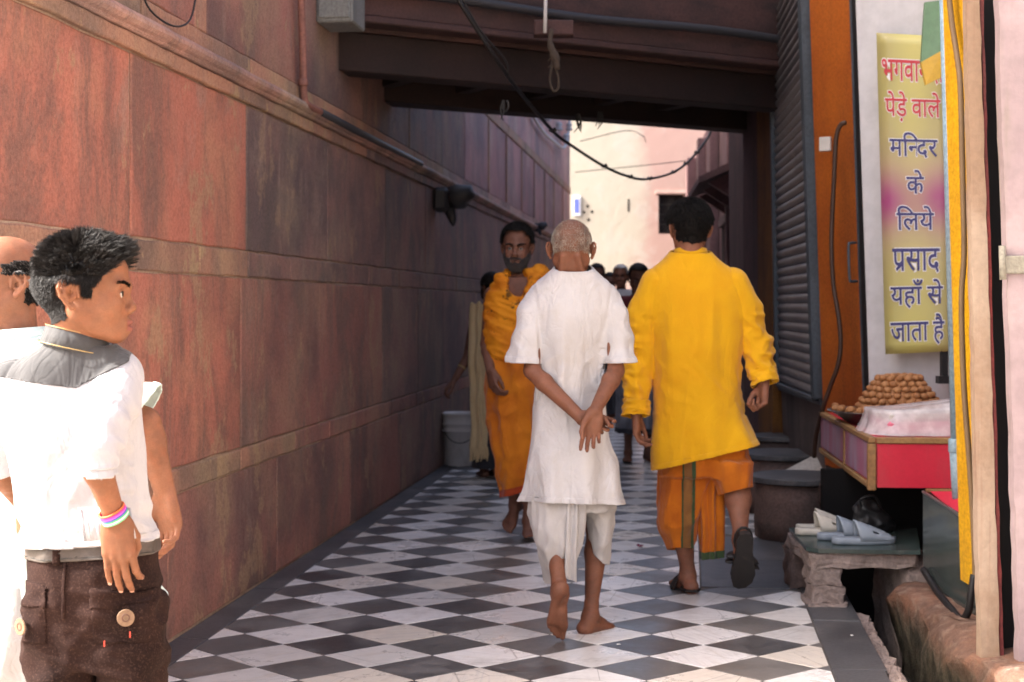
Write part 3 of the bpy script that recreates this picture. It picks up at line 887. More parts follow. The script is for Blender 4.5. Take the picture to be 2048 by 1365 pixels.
for (a, b) in ((0.2, 0.5), (1.3, 0.5), (0.3, 0.85)):
    MB().box((a, b, -0.05), (a + 0.05, b + 0.05, Z0 + 0.004), CFR).build('leg', MT['grime'], ct)
# steel tray with the heap of sweets
MT['steel'] = plain('dull_steel', (0.35, 0.35, 0.36), 0.32, 0.5, 0.4, 8, 0.05, Metallic=0.85)
def mk_sweet():
    m = M('milk_sweet', 0.62, 0.35)
    r = m.rnd
    b = m.mix(r, (0.30, 0.125, 0.045), (0.40, 0.19, 0.075))
    b = m.mix(m.ss(m.noise(m.pos, 120, 4), 0.4, 0.7, 0, 0.5), b, (0.16, 0.06, 0.02))
    m.col(b).bump(m.noise(m.pos, 150, 4, 0.7), 0.6, 0.003)
    return m.m
MT['sweet'] = mk_sweet()
TC = Vector((1.845, 7.12, Z1 - 0.004))
tr = thing('steel_tray', TC, 'shallow round steel tray holding the heap of brown sweets', 'tray')
MB().lathe(TC, [(0.17, 0.002), (0.19, 0.004), (0.275, 0.062), (0.292, 0.064), (0.292, 0.067), (0.272, 0.066), (0.185, 0.009), (0.0001, 0.009)], 40, capt=False).build('tray_bowl', MT['steel'], tr, smooth=True)
bm = bmesh.new(); bmesh.ops.create_icosphere(bm, subdivisions=2, radius=0.0215)
for v in bm.verts: v.co.z *= 0.78
sw_me = bpy.data.meshes.new('milk_sweet'); bm.to_mesh(sw_me); bm.free()
sw_me.polygons.foreach_set('use_smooth', [True] * len(sw_me.polygons)); sw_me.materials.append(MT['sweet'])
def sweet(p):
    o = bpy.data.objects.new('milk_sweet', sw_me); COL.objects.link(o); o.location = p
    o.rotation_euler = (random.uniform(-.3, .3), random.uniform(-.3, .3), random.uniform(0, 6))
    s_ = random.uniform(0.86, 1.12); o.scale = (s_ * random.uniform(.93, 1.07), s_ * random.uniform(.93, 1.07), s_ * random.uniform(.88, 1.1)); o.location += Vector((random.uniform(-.003, .003), random.uniform(-.003, .003), random.uniform(-.002, .002)))
    tag(o, 'round brown milk sweet in the heap on the steel tray', 'sweet', 'sweets heaped on the steel tray')
HC = TC + Vector((0.055, 0.0, 0))
layers = 7
for k in range(layers):
    R = 0.212 - 0.0185 * k
    z = 0.058 + k * 0.0285 * (1 if k < 5 else .97)
    n = max(4, int(2 * math.pi * R / 0.0432))
    for i in range(n):
        a = 2 * math.pi * (i + 0.5 * (k % 2)) / n
        q = Vector((math.cos(a) * R, math.sin(a) * R * 0.95, z + random.uniform(-.002, .002)))
        if q.y < 0.11: sweet(HC + q)
    if k == layers - 1:
        for R2 in (0.06, 0.018):
            n = int(2 * math.pi * R2 / 0.044)
            for i in range(n):
                a = 2 * math.pi * i / n
                sweet(HC + Vector((math.cos(a) * R2, math.sin(a) * R2, z + 0.006 + random.uniform(-.002, .003))))
# loose sweets spread over the tray's left rim
for i in range(14):
    a = math.radians(150 + 9 * i); R = 0.232 + 0.02 * (i % 2)
    sweet(TC + Vector((math.cos(a) * R, math.sin(a) * R, 0.066 + 0.008 * (i % 2) + random.uniform(0, .006))))
# mound under the sweets
def mk_mound():
    vs, fs = [], []
    MBm = MB().lathe(HC, [(0.205, 0.03), (0.195, 0.07), (0.172, 0.10), (0.135, 0.16), (0.09, 0.222), (0.0001, 0.224)], 28, capb=False, capt=False)
    return MBm.build('sweet_core', MT['sweet'], tr, smooth=True)
mk_mound()

# second tray under a plastic sheet
def mk_sheet():
    m = M('thin_plastic_sheet', 0.22, 0.5)
    m.set('Base Color', (0.80, 0.76, 0.78, 1)); m.set('Transmission Weight', 0.0)
    tr_ = m.nd('ShaderNodeBsdfTransparent', {'Color': (0.95, 0.9, 0.92)})
    mx = m.nd('ShaderNodeMixShader')
    n = m.noise(m.pos, 12, 5, 0.6)
    m.put(mx.inputs[0], m.ss(n, 0.35, 0.7, 0.40, 0.66))
    m.t.links.new(tr_.outputs[0], mx.inputs[1]); m.t.links.new(m.b.outputs[0], mx.inputs[2])
    m.t.links.new(mx.outputs[0], m.t.nodes['Material Output'].inputs[0])
    m.bump(m.noise(m.vmul(m.pos, (40, 40, 6)), 1, 4, 0.6), 0.3, 0.004)
    return m.m
MT['plastic'] = mk_sheet()
MT['pink_sweet'] = plain('pink_sweet_block', (0.62, 0.16, 0.24), 0.5, 0.3, 0.3, 14)
PC = Vector((1.86, 6.58, Z1 - 0.003))
ptray = thing('covered_sweet_box', PC, 'box of pink sweets under a cloudy plastic sheet on the counter front', 'box')
MB().box((-0.20, -0.16, 0.002), (0.5, 0.17, 0.066), (PC, Vector((1, 0.03, 0)), Vector((-0.03, 1, 0)), EZ), 0.012).build('sweet_block', MT['pink_sweet'], ptray)
MB().box((-0.19, -0.15, 0.067), (0.5, 0.16, 0.1), (PC, Vector((1, 0.03, 0)), Vector((-0.03, 1, 0)), EZ), 0.008).build('white_sweet_layer', MT['ivory'], ptray)
vs, fs = [], []
nu, nv = 46, 14
for j in range(nv + 1):
    t = j / nv
    for i in range(nu):
        a = 2 * math.pi * i / nu
        ca, sa = math.cos(a), math.sin(a)
        sup = (abs(ca) ** 4 + abs(sa) ** 4) ** -0.25
        if t < 0.5:       # skirt from hem to rim
            q = t / 0.5
            z = 0.004 + 0.108 * q
            bulge = 0.03 * (1 - q) ** 2 + 0.012 * math.sin(a * 13) * (1 - q) * 0.8 + 0.004 * math.sin(a * 29 + 2) * (1 - q)
            rx, ry = 0.385 + bulge, 0.185 + bulge
        else:             # top, sagging to a peak at the right
            q = (t - 0.5) / 0.5
            rx, ry = 0.385 * (1 - q) + 1e-4, 0.185 * (1 - q) + 1e-4
            z = 0.112 + 0.012 * math.sin(a * 3 + 1) * q * (1 - q)
        x, y = rx * ca * sup, ry * sa * sup
        if t >= 0.5: z += 0.085 * max(0.0, min(1.0, (x + 0.30) / 0.6)) ** 1.2 * min(1.0, q * 3)
        vs.append(PC + Vector((0.14 + x, y + 0.01, z)))
for j in range(nv):
    for i in range(nu):
        i2 = (i + 1) % nu
        fs.append([j * nu + i, j * nu + i2, (j + 1) * nu + i2, (j + 1) * nu + i])
fs.append([nv * nu + i for i in range(nu)])
mesh_obj('plastic_sheet', vs, fs, MT['plastic'], ptray, smooth=True)

# ------------------------------------------------------------------ stone steps, bench, drain
MT['brown_stone'] = worn('brown_rendered_stone', (0.145, 0.095, 0.08), (0.10, 0.07, 0.062), (0.05, 0.042, 0.038), 0.5, 0.8, (3, 3, 3), bump=0.5)
MT['marble_old'] = worn('old_pale_marble', (0.50, 0.47, 0.43), (0.42, 0.38, 0.33), (0.22, 0.19, 0.16), 0.5, 0.5, (8, 8, 8))
def drum(px, Y, r, ztop, label):
    c = P(px, 900, Y); c.z = 0
    t = thing('round_step', c, label, 'step')
    prof = [(r - 0.012, 0.0), (r - 0.006, 0.1), (r - 0.012, 0.2), (r - 0.016, ztop - 0.035)]
    mb = MB().lathe(c, prof, 40)
    for v in mb.v:
        n = math.sin(v.x * 31 + v.z * 17) * math.sin(v.y * 27) * 0.006
        v.x += n; v.y += n
    mb.build('drum', MT['brown_stone'], t, smooth=True)
    MB().lathe(c, [(r + 0.004, ztop - 0.034), (r + 0.012, ztop - 0.028), (r + 0.012, ztop - 0.004), (r + 0.006, ztop)], 48).build('slate_top', MT['slate'], t)
    return t
d1 = drum(1598, 8.10, 0.255, 0.345, 'nearest round masonry step with a dark slate top, below the counter')
d2 = drum(1566, 9.12, 0.25, 0.37, 'middle round slate-topped step, behind the nearest one')
d3 = drum(1562, 10.0, 0.20, 0.40, 'farthest low round slate-topped step under the shutter')
o = MB().prism([P(1560, 946, 8.42), P(1650, 899, 8.72), P(1712, 925, 8.5), P(1712, 950, 8.3)], (0.01, 0, -0.03)).build('marble_offcut', MT['marble_old'])
tag(o, 'pale triangular marble offcut lying on the round steps', 'marble slab')
# masonry between the nearest drum and the shop
mas = thing('masonry_block', P(1650, 1080, 7.9), 'rough brown masonry block with a dark hole right of the nearest round step', 'masonry')
MB().box((1.66, 7.78, 0.22), (2.1, 8.2, 0.335), None, 0.01).build('lintel_stone', MT['brown_stone'], mas)
MB().box((1.86, 7.8, 0.0), (2.1, 8.2, 0.218), None, 0.01).build('brick', MT['brown_stone'], mas)
MB().box((1.66, 8.1, 0.0), (1.858, 8.2, 0.218), None, 0.0).build('back', MT['void'], mas)
for (x, z, w_) in ((1.80, 0.115, 0.115), (1.74, 0.0, 0.15), (1.82, 0.045, 0.13)):
    MB().box((x, 7.74, z), (x + w_, 7.86, z + 0.06), None, 0.008).build('brick', MT['brown_stone'], mas)
# bench slab on stacked blocks
MT['green_slab'] = worn('dark_green_marble', (0.05, 0.075, 0.07), (0.035, 0.055, 0.052), (0.16, 0.15, 0.14), 0.4, 0.25, (4, 4, 4), bump=0.05, spec=0.5)
MT['rough_stone'] = worn('rough_pinkish_stone', (0.34, 0.27, 0.24), (0.25, 0.19, 0.165), (0.08, 0.065, 0.055), 0.6, 0.85, (6, 6, 6), bump=0.7)
BX, BYf, BYb, BZ = 1.270, 6.20, 6.80, 0.232
bench = thing('stone_bench', (1.5, 6.3, 0), 'low bench of a green marble slab on rough stone blocks, holding sandals', 'bench')
def rough_box(lo, hi, mat, name, parent, j=0.008, sub=5):
    bm = bmesh.new()
    bmesh.ops.create_cube(bm, size=1.0)
    bmesh.ops.bevel(bm, geom=bm.edges[:], offset=0.05, segments=1, affect='EDGES')
    bmesh.ops.subdivide_edges(bm, edges=bm.edges[:], cuts=sub, use_grid_fill=True)
    lo, hi = Vector(lo), Vector(hi); ph = random.uniform(0, 20)
    vs = []
    for v in bm.verts:
        p = Vector([lo[i] + (hi[i] - lo[i]) * (v.co[i] + 0.5) for i in range(3)])
        n = Vector((math.sin(p.y * 43 + p.z * 61 + ph), math.sin(p.x * 47 + p.z * 39 + ph), math.sin(p.x * 37 + p.y * 53 + ph)))
        vs.append(p + n * j + Vector([random.uniform(-1, 1) * j * 0.4 for _ in range(3)]))
    bm.verts.index_update()
    fs = [[v.index for v in f.verts] for f in bm.faces]
    bm.free()
    return mesh_obj(name, vs, fs, mat, parent)
MB().prism([Vector((BX, BYf + 0.06, BZ)), Vector((BX + 0.04, BYf, BZ)), Vector((1.735, BYf - 0.04, BZ)), Vector((1.9, BYb, BZ)), Vector((BX + 0.03, BYb, BZ))], (0, 0, 0.018)).build('marble_slab', MT['green_slab'], bench)
rough_box((BX + 0.01, BYf + 0.005, 0.165), (1.745, BYb, BZ - 0.001), MT['rough_stone'], 'bed_stone', bench, 0.006)
rough_box((BX + 0.015, BYf + 0.012, 0.088), (BX + 0.145, BYf + 0.2, 0.166), MT['rough_stone'], 'block', bench, 0.006)
rough_box((BX + 0.02, BYf + 0.006, 0.012), (BX + 0.155, BYf + 0.2, 0.086), MT['rough_stone'], 'block', bench, 0.006)
rough_box((BX + 0.0, BYf - 0.012, -0.02), (BX + 0.17, BYf + 0.22, 0.016), MT['rough_stone'], 'block', bench, 0.005)
rough_box((BX + 0.0, BYb - 0.2, 0.0), (BX + 0.12, BYb - 0.01, 0.168), MT['brown_stone'], 'block', bench, 0.006)
rough_box((1.69, BYf + 0.02, -0.3), (1.9, BYb, 0.164), MT['rough_stone'], 'block', bench, 0.008)
# drain behind the border, mossy plinth
def mk_moss():
    m = M('mossy_plinth_stone', 0.8, 0.3)
    p = m.pos
    x, y, z = m.xyz(p)
    n = m.noise(p, 7, 7, 0.68)
    b = m.mix(m.ss(n, 0.35, 0.62), (0.22, 0.112, 0.072), (0.125, 0.075, 0.055))
    b = m.mix(m.ss(m.noise(p, 18, 6, 0.7), 0.5, 0.66, 0, .7), b, (0.27, 0.20, 0.155))
    ns = m.noise(m.vmul(p, (12, 12, 5)), 1, 7, 0.7)
    low = m.ss(m.math('ADD', z, m.mul(ns, 0.22)), 0.20, 0.06)
    g = m.mix(m.ss(ns, 0.4, 0.6), (0.040, 0.036, 0.026), (0.115, 0.098, 0.068))
    b = m.mix(low, b, g)
    m.col(b).bump(m.math('ADD', n, m.mul(m.noise(p, 60, 4, .7), .5)), 0.8, 0.02)
    m.put(m.b.inputs['Roughness'], m.ss(n, 0.4, 0.7, 0.45, 0.85))
    return m.m
MT['moss'] = mk_moss()
pl = thing('mossy_plinth', A(5.4, 2.95, -0.3), 'worn reddish stone plinth with mossy face along the open drain', 'plinth')
vs, fs = [], []
nu = 40
prof = [(0.03, -0.39), (0.02, -0.2), (0.0, -0.05), (-0.005, 0.04), (0.005, 0.085), (0.03, 0.108), (0.07, 0.118), (0.14, 0.125), (0.25, 0.125), (0.8, 0.13), (0.8, -0.39)]
for i in range(nu + 1):
    u = 4.3 + (6.55 - 4.3) * i / nu
    vb = 2.955 - 0.07 * (u - 5.0)
    for k, (d, z) in enumerate(prof):
        w = 0.018 * math.sin(u * 7 + k) + 0.012 * math.sin(u * 19 + k * 2.2) + random.uniform(-.006, .006)
        zz = (0.014 * math.sin(u * 9 + d * 9) + random.uniform(-.004, .004)) if 3 <= k <= 8 else 0
        vs.append(A(u, vb + d + (w if k < 9 else 0), z + zz))
n = len(prof)
for i in range(nu):
    for k in range(n - 1):
        fs.append([i * n + k, i * n + k + 1, (i + 1) * n + k + 1, (i + 1) * n + k])
fs += [list(range(n)), [nu * n + k for k in range(n)]]
mesh_obj('plinth_stone', vs, fs, MT['moss'], pl, smooth=True)
kb = thing('drain_kerb', A(5.4, 2.69, -0.2), 'rough stone lip of the open drain beside the dark border slabs', 'kerb')
for k in range(5):
    u = 4.5 + k * 0.42
    p0 = A(u, 2.70, 0)
    mbq = rough_box((u, 2.676, -0.32), (u + 0.41, 2.735, -0.022 + random.uniform(-.02, .01)), MT['rough_stone'], 'kerb_stone', kb, 0.008)
    b0 = ORIG[mbq.name]
    for v in mbq.data.vertices:
        w = v.co + b0
        q = A(w.x, w.y, w.z)
        v.co = q - b0
dd = MB().box((4.3, 2.6, -0.395), (6.6, 3.3, -0.27), FR).build('drain_bed', MT['grime']); dd['kind'] = 'structure'
bk = MB().box((1.5, 7.0, -0.39), (3.2, 7.05, 0.5)).build('under_counter_shade', MT['void'])  # near-black sheet: the shade below the counter put into its colour
tag(bk, 'black sheet standing in for the shade under the sweet counter', 'wall')
# rubble in the drain
for k, (u, v, r) in enumerate(((5.05, 2.80, 0.05), (5.3, 2.82, 0.04), (5.62, 2.79, 0.035), (5.85, 2.80, 0.045))):
    q = A(u, v, -0.25)
    o = rough_box(q - Vector((r, r, r * .7)), q + Vector((r, r, r * .7)), MT['rough_stone'], 'rubble_stone', None, 0.008, 3)
    tag(o, ('nearest', 'second nearest', 'third nearest', 'farthest')[k] + ' broken stone lying in the open drain', 'stone', 'stones in the drain')

# glass / green sheet leaning below the counter
MT['green_glass'] = worn('dirty_green_glass', (0.05, 0.065, 0.062), (0.04, 0.05, 0.05), (0.12, 0.12, 0.115), 0.5, 0.12, (8, 8, .8), bump=0.03, spec=0.6)
gp = thing('green_glass_panel', P(1890, 1240, 5.7), 'dusty green glass panel with broken lower edge standing under the counter', 'panel')
MB().prism([P(1846, 985, 6.05), P(1958, 1058, 5.45), P(1966, 1265, 5.45), P(1932, 1245, 5.6), P(1846, 1135, 6.05)], (0.02, 0.012, 0)).build('glass', MT['green_glass'], gp)
MB().tube([P(1846, 984, 6.05), P(1958, 1057, 5.45)], 0.006, 6).build('edge_strip', MT['steel'], gp)
o = MB().prism([P(1860, 983, 6.12), P(1950, 983, 5.9), P(1950, 1062, 5.5), P(1935, 1046, 5.7)], (0.01, 0.01, -0.012)).build('red_shelf', MT['red_lam'])
tag(o, 'dark red shelf board just under the counter front', 'shelf')
# black hose along the plinth
o = MB().tube(cat_rom([P(1847, 1140, 6.0), P(1872, 1180, 5.85), P(1900, 1215, 5.65), P(1922, 1238, 5.5), P(1936, 1225, 5.42), P(1942, 1190, 5.4), P(1948, 1150, 5.4)], 6), 0.014, 10).build('black_hose', MT['black'], smooth=True)
tag(o, 'black hose bent along the foot of the green glass panel', 'hose')

# ------------------------------------------------------------------ posts and pipes at the right edge
MT['blue_pvc'] = worn('pale_blue_pvc', (0.30, 0.42, 0.50), (0.24, 0.35, 0.43), (0.14, 0.15, 0.15), 0.45, 0.4, (10, 10, 1), bump=0.05)
MT['yellow'] = worn('yellow_gloss_paint', (0.66, 0.36, 0.012), (0.58, 0.29, 0.012), (0.20, 0.12, 0.05), 0.35, 0.45, (12, 12, .8), bump=0.1)
MT['old_wood'] = worn('worn_painted_timber', (0.34, 0.265, 0.20), (0.25, 0.17, 0.115), (0.20, 0.09, 0.06), 0.6, 0.7, (24, 24, .8), bump=0.4, fine=40, famt=0.15)
MT['maroon'] = worn('maroon_edge_paint', (0.20, 0.03, 0.028), (0.14, 0.025, 0.025), amt=0.4)
MT['pink_door'] = worn('pale_pink_paint', (0.31, 0.245, 0.26), (0.25, 0.195, 0.21), (0.16, 0.15, 0.10), 0.6, 0.6, (7, 7, 1), bump=0.25, fine=22, famt=0.15)
o_ = thing('drain_pipe', P(1915, 1020, 5.95), 'pale blue plastic drain pipe with a broken lower end', 'pipe')
MB().tube([P(1888, -60, 5.95), P(1901, 450, 5.95), P(1912, 885, 5.95)], 0.0215, 16).build('pipe', MT['blue_pvc'], o_, smooth=True)
MB().lathe(P(1912, 905, 5.95), [(0.029, 0.0), (0.031, 0.004), (0.031, 0.05), (0.027, 0.056)], 18).build('collar', MT['blue_pvc'], o_, smooth=True)
MB().tube([P(1912, 900, 5.95), P(1918, 1016, 5.95)], [0.027, 0.0255], 16).build('lower_pipe', MT['blue_pvc'], o_, smooth=True)
yb = thing('yellow_board', P(1935, 1170, 5.6), 'bright yellow painted timber board beside the blue drain pipe', 'board')
MB().prism([P(1884, -60, 5.6), P(1934, -60, 5.45), P(1962, 1185, 5.45), P(1921, 1160, 5.6)], (0.012, 0.035, 0)).build('plank', MT['yellow'], yb)
MT['cable_brown'] = plain('dusty_brown_cable', (0.17, 0.105, 0.05), 0.6)
o = MB().tube(cat_rom([P(1893, -60, 5.5), P(1903, 40, 5.48), P(1915, 120, 5.44), P(1921, 180, 5.41), P(1925, 345, 5.4), P(1928, 505, 5.4), P(1923, 600, 5.4), P(1927, 760, 5.4), P(1937, 900, 5.4), P(1944, 1000, 5.4), P(1949, 1100, 5.4), P(1951, 1180, 5.4)], 5), 0.0115, 8).build('thick_cable', MT['cable_brown'], smooth=True)
tag(o, 'dusty brown cable tied along the yellow board', 'cable')
post = thing('timber_post', P(1960, 1365, 4.9), 'worn pale timber post with a maroon edge at the right', 'post')
def strip(x0t, x1t, x0b, x1b, Y, th, mat, name, parent, y0=-80, y1=1500, n=40, j=0.0025):
    pts = []
    for k in range(n + 1):
        t = k / n; pts.append(P(x0t + (x0b - x0t) * t, y0 + (y1 - y0) * t, Y) + Vector((random.uniform(-j, j), 0, 0)))
    for k in range(n, -1, -1):
        t = k / n; pts.append(P(x1t + (x1b - x1t) * t, y0 + (y1 - y0) * t, Y) + Vector((random.uniform(-j, j), 0, 0)))
    return MB().prism(pts, th).build(name, mat, parent)
strip(1932, 1957, 1966, 2006, 4.9, (0.0, 0.05, 0), MT['old_wood'], 'post_body', post)
strip(1957.5, 1964, 2006.5, 2013, 4.905, (0.0, 0.045, 0), MT['maroon'], 'edge_strip', post)
bl = strip(1962, 2004, 2012, 2052, 4.97, (0.0, 0.06, 0), MT['black'], 'gap_shade_strip', None)  # the gap's shade as a black strip, no real jamb
tag(bl, 'black strip standing in for the shaded gap between the timber post and the pink door', 'dark gap')
pd = thing('pink_door', P(2040, 1365, 4.8), 'chipped pale pink door leaf cut by the right edge of the picture', 'door')
strip(1995, 2300, 2045, 2330, 4.8, (0.0, 0.05, 0), MT['pink_door'], 'leaf', pd, j=0.0035)
MT['rust'] = worn('green_grey_hinge', (0.24, 0.23, 0.19), (0.17, 0.15, 0.12), (0.1, 0.06, 0.03), 0.5)
hg = MB().box(P(2004, 548, 4.795) - Vector((0, 0.014, 0)), P(2110, 512, 4.795), None, 0.003).build('hinge_strap', MT['rust'], pd)
MB().tube([P(2006, 560, 4.785), P(2004, 492, 4.785)], 0.011, 10).build('hinge_pin', MT['rust'], hg, smooth=True)
sh_l = MB().box((2.62, 4.9, -0.39), (6, 7.2, 5.2)).build('corner_house', MT['shop_wall'])
tag(sh_l, 'plain plastered corner house behind the pink door', 'house')


MT['bounce_plaster'] = worn('bounce_house_plaster', (0.44, 0.40, 0.38), (0.38, 0.345, 0.325), (0.25, 0.2, 0.16), 0.4, 0.8, (4, 4, .8))
ph = thing('bounce_house', (2.4, 0, 0), 'unseen pale pink house front, added to bounce sunlight onto the left wall', 'house')  # house front out of view, added so sunlight bounces onto the left wall
MB().box((2.25, -8.0, -0.02), (6.0, 4.72, 4.6)).build('wall', MT['bounce_plaster'], ph)
for yy in (-5.5, -1.8, 1.9):
    d_ = MB().box((2.225, yy, 0.0), (2.247, yy + 1.1, 2.2)).build('door', MT['brownpost'], ph)
    MB().box((2.18, yy - 0.1, 2.21), (2.247, yy + 1.2, 2.33), None, 0.008).build('door_head', MT['bounce_plaster'], ph)
# ------------------------------------------------------------------ pipes, cables and fittings
MT['pipe_pink'] = worn('painted_pipe', (0.30, 0.13, 0.10), (0.20, 0.09, 0.07), amt=0.4)
def on_wall(px, py, off=0.0):
    "point on the left wall's face seen at a pixel"
    t = (px - 1024.0) / F
    d = Vector((t, 1, 0))
    # WO + u EU + off EV = Y d
    w = WO + EV * off
    Y = (w.x * EU.y - w.y * EU.x) / (t * EU.y - EU.x)
    return P(px, py, Y)
dp = thing('wall_pipe', on_wall(608, 205, 0.04), 'pinkish downpipe elbowing onto the moulding of the left wall', 'pipe')
MB().tube(cat_rom([on_wall(601, -60, 0.04), on_wall(606, 120, 0.04), on_wall(608, 195, 0.04), on_wall(618, 212, 0.05), on_wall(640, 224, 0.05)], 6), 0.019, 12).build('upright', MT['pipe_pink'], dp, smooth=True)
MB().tube([on_wall(640, 224, 0.05), on_wall(720, 266, 0.055), on_wall(842, 328, 0.05)], 0.021, 12).build('sloping_run', MT['pipe_dark'], dp, smooth=True)
MB().lathe(on_wall(606, 172, 0.04), [(0.024, 0), (0.026, 0.004), (0.026, 0.03), (0.022, 0.034)], 14).build('collar', MT['pipe_pink'], dp, smooth=True)
# grey meter box
MT['grey_box'] = worn('grey_enclosure', (0.25, 0.26, 0.25), (0.20, 0.21, 0.20), (0.08, 0.08, 0.075), 0.4, 0.5)
q = on_wall(632, 45, 0.0)
uu, vv = uv_of(q)
jb = thing('meter_box', q, 'grey square meter box high on the left wall by the passage', 'box')
MB().box((uu, 0.0, q.z), (uu + 0.30, 0.20, q.z + 0.45), FR, 0.008).build('case', MT['grey_box'], jb)
MB().box((uu - 0.012, 0.015, q.z + 0.02), (uu - 0.001, 0.185, q.z + 0.43), FR, 0.004).build('cover', MT['grey_box'], jb)
# black stone spouts
def spout(px, py, s, label):
    q = on_wall(px, py, 0.0); u, v = uv_of(q); z = q.z
    t = thing('stone_spout', q, label, 'spout')
    MB().box((u - 0.10 * s, 0.0, z - 0.09 * s), (u + 0.10 * s, 0.13 * s, z + 0.10 * s), FR, 0.03 * s).build('block', MT['pipe_dark'], t)
    MB().tube([A(u, 0.12 * s, z + 0.02 * s), A(u, 0.18 * s, z + 0.03 * s), A(u, 0.27 * s, z + 0.025 * s), A(u, 0.29 * s, z)], [0.085 * s, 0.10 * s, 0.095 * s, 0.05 * s], 14).build('mouth', MT['pipe_dark'], t, smooth=True)
    MB().tube([A(u, 0.12 * s, z - 0.06 * s), A(u, 0.15 * s, z - 0.16 * s), A(u, 0.155 * s, z - 0.20 * s)], [0.05 * s, 0.03 * s, 0.008 * s], 8).build('drip', MT['pipe_dark'], t, smooth=True)
spout(868, 402, 1.0, 'black projecting stone spout on the left wall above the bucket')
spout(1068, 455, 0.55, 'distant black stone spout on the left wall past the passage')
# overhead cable with clips
MT['wire'] = plain('black_wire', (0.015, 0.015, 0.016), 0.5)
wp_ = [(893, -40, 7.7), (938, 35, 7.8), (1000, 130, 8.0), (1040, 185, 8.5), (1105, 262, 9.4), (1145, 293, 10.0), (1208, 333, 11.0), (1252, 352, 11.5), (1290, 359, 12.0), (1340, 348, 12.5), (1372, 328, 12.8), (1398, 300, 13.0), (1418, 272, 13.2), (1424, 250, 13.3)]
pts = cat_rom([P(*p) for p in wp_], 5)
wr = thing('overhead_cable', pts[0], 'black cable sagging under the passage across the pale far building', 'cable')
MB().tube(pts, 0.011, 8).build('wire', MT['wire'], wr, smooth=True)
for k in (20, 30, 36, 41, 46, 50, 54):
    p = pts[min(k, len(pts) - 2)]
    MB().tube([p + Vector((-0.02, 0, 0.01)), p + Vector((0.0, 0, -0.002)), p + Vector((0.022, 0, 0.012))], 0.014, 6).build('clip', MT['wire'], wr)
for k, (pp_, lb) in enumerate((([(905, -40, 7.6), (960, 60, 7.75), (1010, 120, 7.9), (1016, 150, 7.95)], 'thin dark wire dropping beside the overhead cable'),
              ([(1150, 345, 22), (1220, 338, 21), (1300, 330, 20), (1372, 322, 19)], 'faint thin wire crossing the pale far building'),
              ([(1160, 283, 22), (1250, 262, 21), (1285, 272, 20), (1292, 285, 20)], 'faint looped wire high on the pale far building'))):
    o = MB().tube(cat_rom([P(*p) for p in pp_], 6), 0.006, 6).build('thin_wire', MT['wire'], smooth=True); tag(o, lb, 'wire')
o = MB().tube(cat_rom([on_wall(280, -30, .03), on_wall(300, 20, .04), on_wall(345, 52, .05), on_wall(380, 40, .04), on_wall(396, -30, .03)], 6), 0.004, 6).build('thin_wire', MT['wire'], smooth=True)
tag(o, 'thin wire loop hanging at the top of the left wall', 'wire')
# wires and insulators on the far left wall
MT['grey_wire'] = plain('grey_conduit', (0.36, 0.36, 0.38), 0.5)
o = MB().tube(cat_rom([on_wall(1060, 222, .05), on_wall(1085, 262, .06), on_wall(1110, 285, .08), on_wall(1128, 296, .12), on_wall(1136, 270, .10), on_wall(1140, 240, .08)], 6), 0.022, 8).build('conduit_loop', MT['grey_wire'], smooth=True)
tag(o, 'pale grey conduit looping at the far end of the left wall', 'conduit')
for k, (px, py) in enumerate(((1094, 242), (1118, 262), (1132, 285), (1138, 262))):
    q = on_wall(px, py, 0.10)
    o = MB().lathe(q, [(0.05, 0), (0.06, 0.03), (0.03, 0.06), (0.055, 0.09), (0.03, 0.13)], 12).build('insulator', MT['grey_wire'], smooth=True)
    tag(o, ('first', 'second', 'third', 'last')[k] + ' grey insulator from the left on the far left wall', 'insulator', 'insulators on the far left wall')
# white rod and rope on the passage front
MT['rope'] = plain('dirty_jute_rope', (0.085, 0.065, 0.05), 0.9, 0.2, 0.5, 60, 0.6, 0.01)
MT['white_rod'] = plain('white_pvc_rod', (0.62, 0.62, 0.62), 0.5)
o = MB().tube([P(1092, -60, 8.15), P(1090, 66, 8.15)], 0.0105, 10).build('plastic_rod', MT['white_rod'], smooth=True)
tag(o, 'short white rod hanging on the passage front above the rope', 'rod')
o = MB().box(P(1068, 70, 8.2), P(1146, 48, 8.32), None, 0.006).build('hook_board', MT['fascia']); tag(o, 'small faded board fixed on the passage front behind the rope', 'board')
rp = thing('hanging_rope', P(1108, 70, 8.1), 'knotted jute rope with a loop hanging from the passage front', 'rope')
MB().tube(cat_rom([P(1103, 60, 8.12), P(1100, 85, 8.1), P(1106, 105, 8.1), P(1112, 120, 8.1), P(1115, 140, 8.1)], 4), [0.014] * 5 + [0.02] * 4 + [0.026] * 4 + [0.02] * 3 + [0.014], 8).build('knot', MT['rope'], rp, smooth=True)
MB().tube(cat_rom([P(1106, 115, 8.1), P(1102, 140, 8.1), P(1100, 160, 8.1), P(1104, 178, 8.1), P(1111, 183, 8.1), P(1117, 175, 8.1), P(1117, 158, 8.1), P(1113, 140, 8.1), P(1114, 118, 8.1)], 5), 0.0065, 8).build('loop', MT['rope'], rp, smooth=True)
for k in range(9):
    a = random.uniform(0, 6.28); s_ = P(1106, 100 + k * 4, 8.1)
    MB().tube([s_, s_ + Vector((math.cos(a) * .03, math.sin(a) * .02, random.uniform(-.04, .01)))], [0.006, 0.002], 5).build('frayed_strand', MT['rope'], rp)
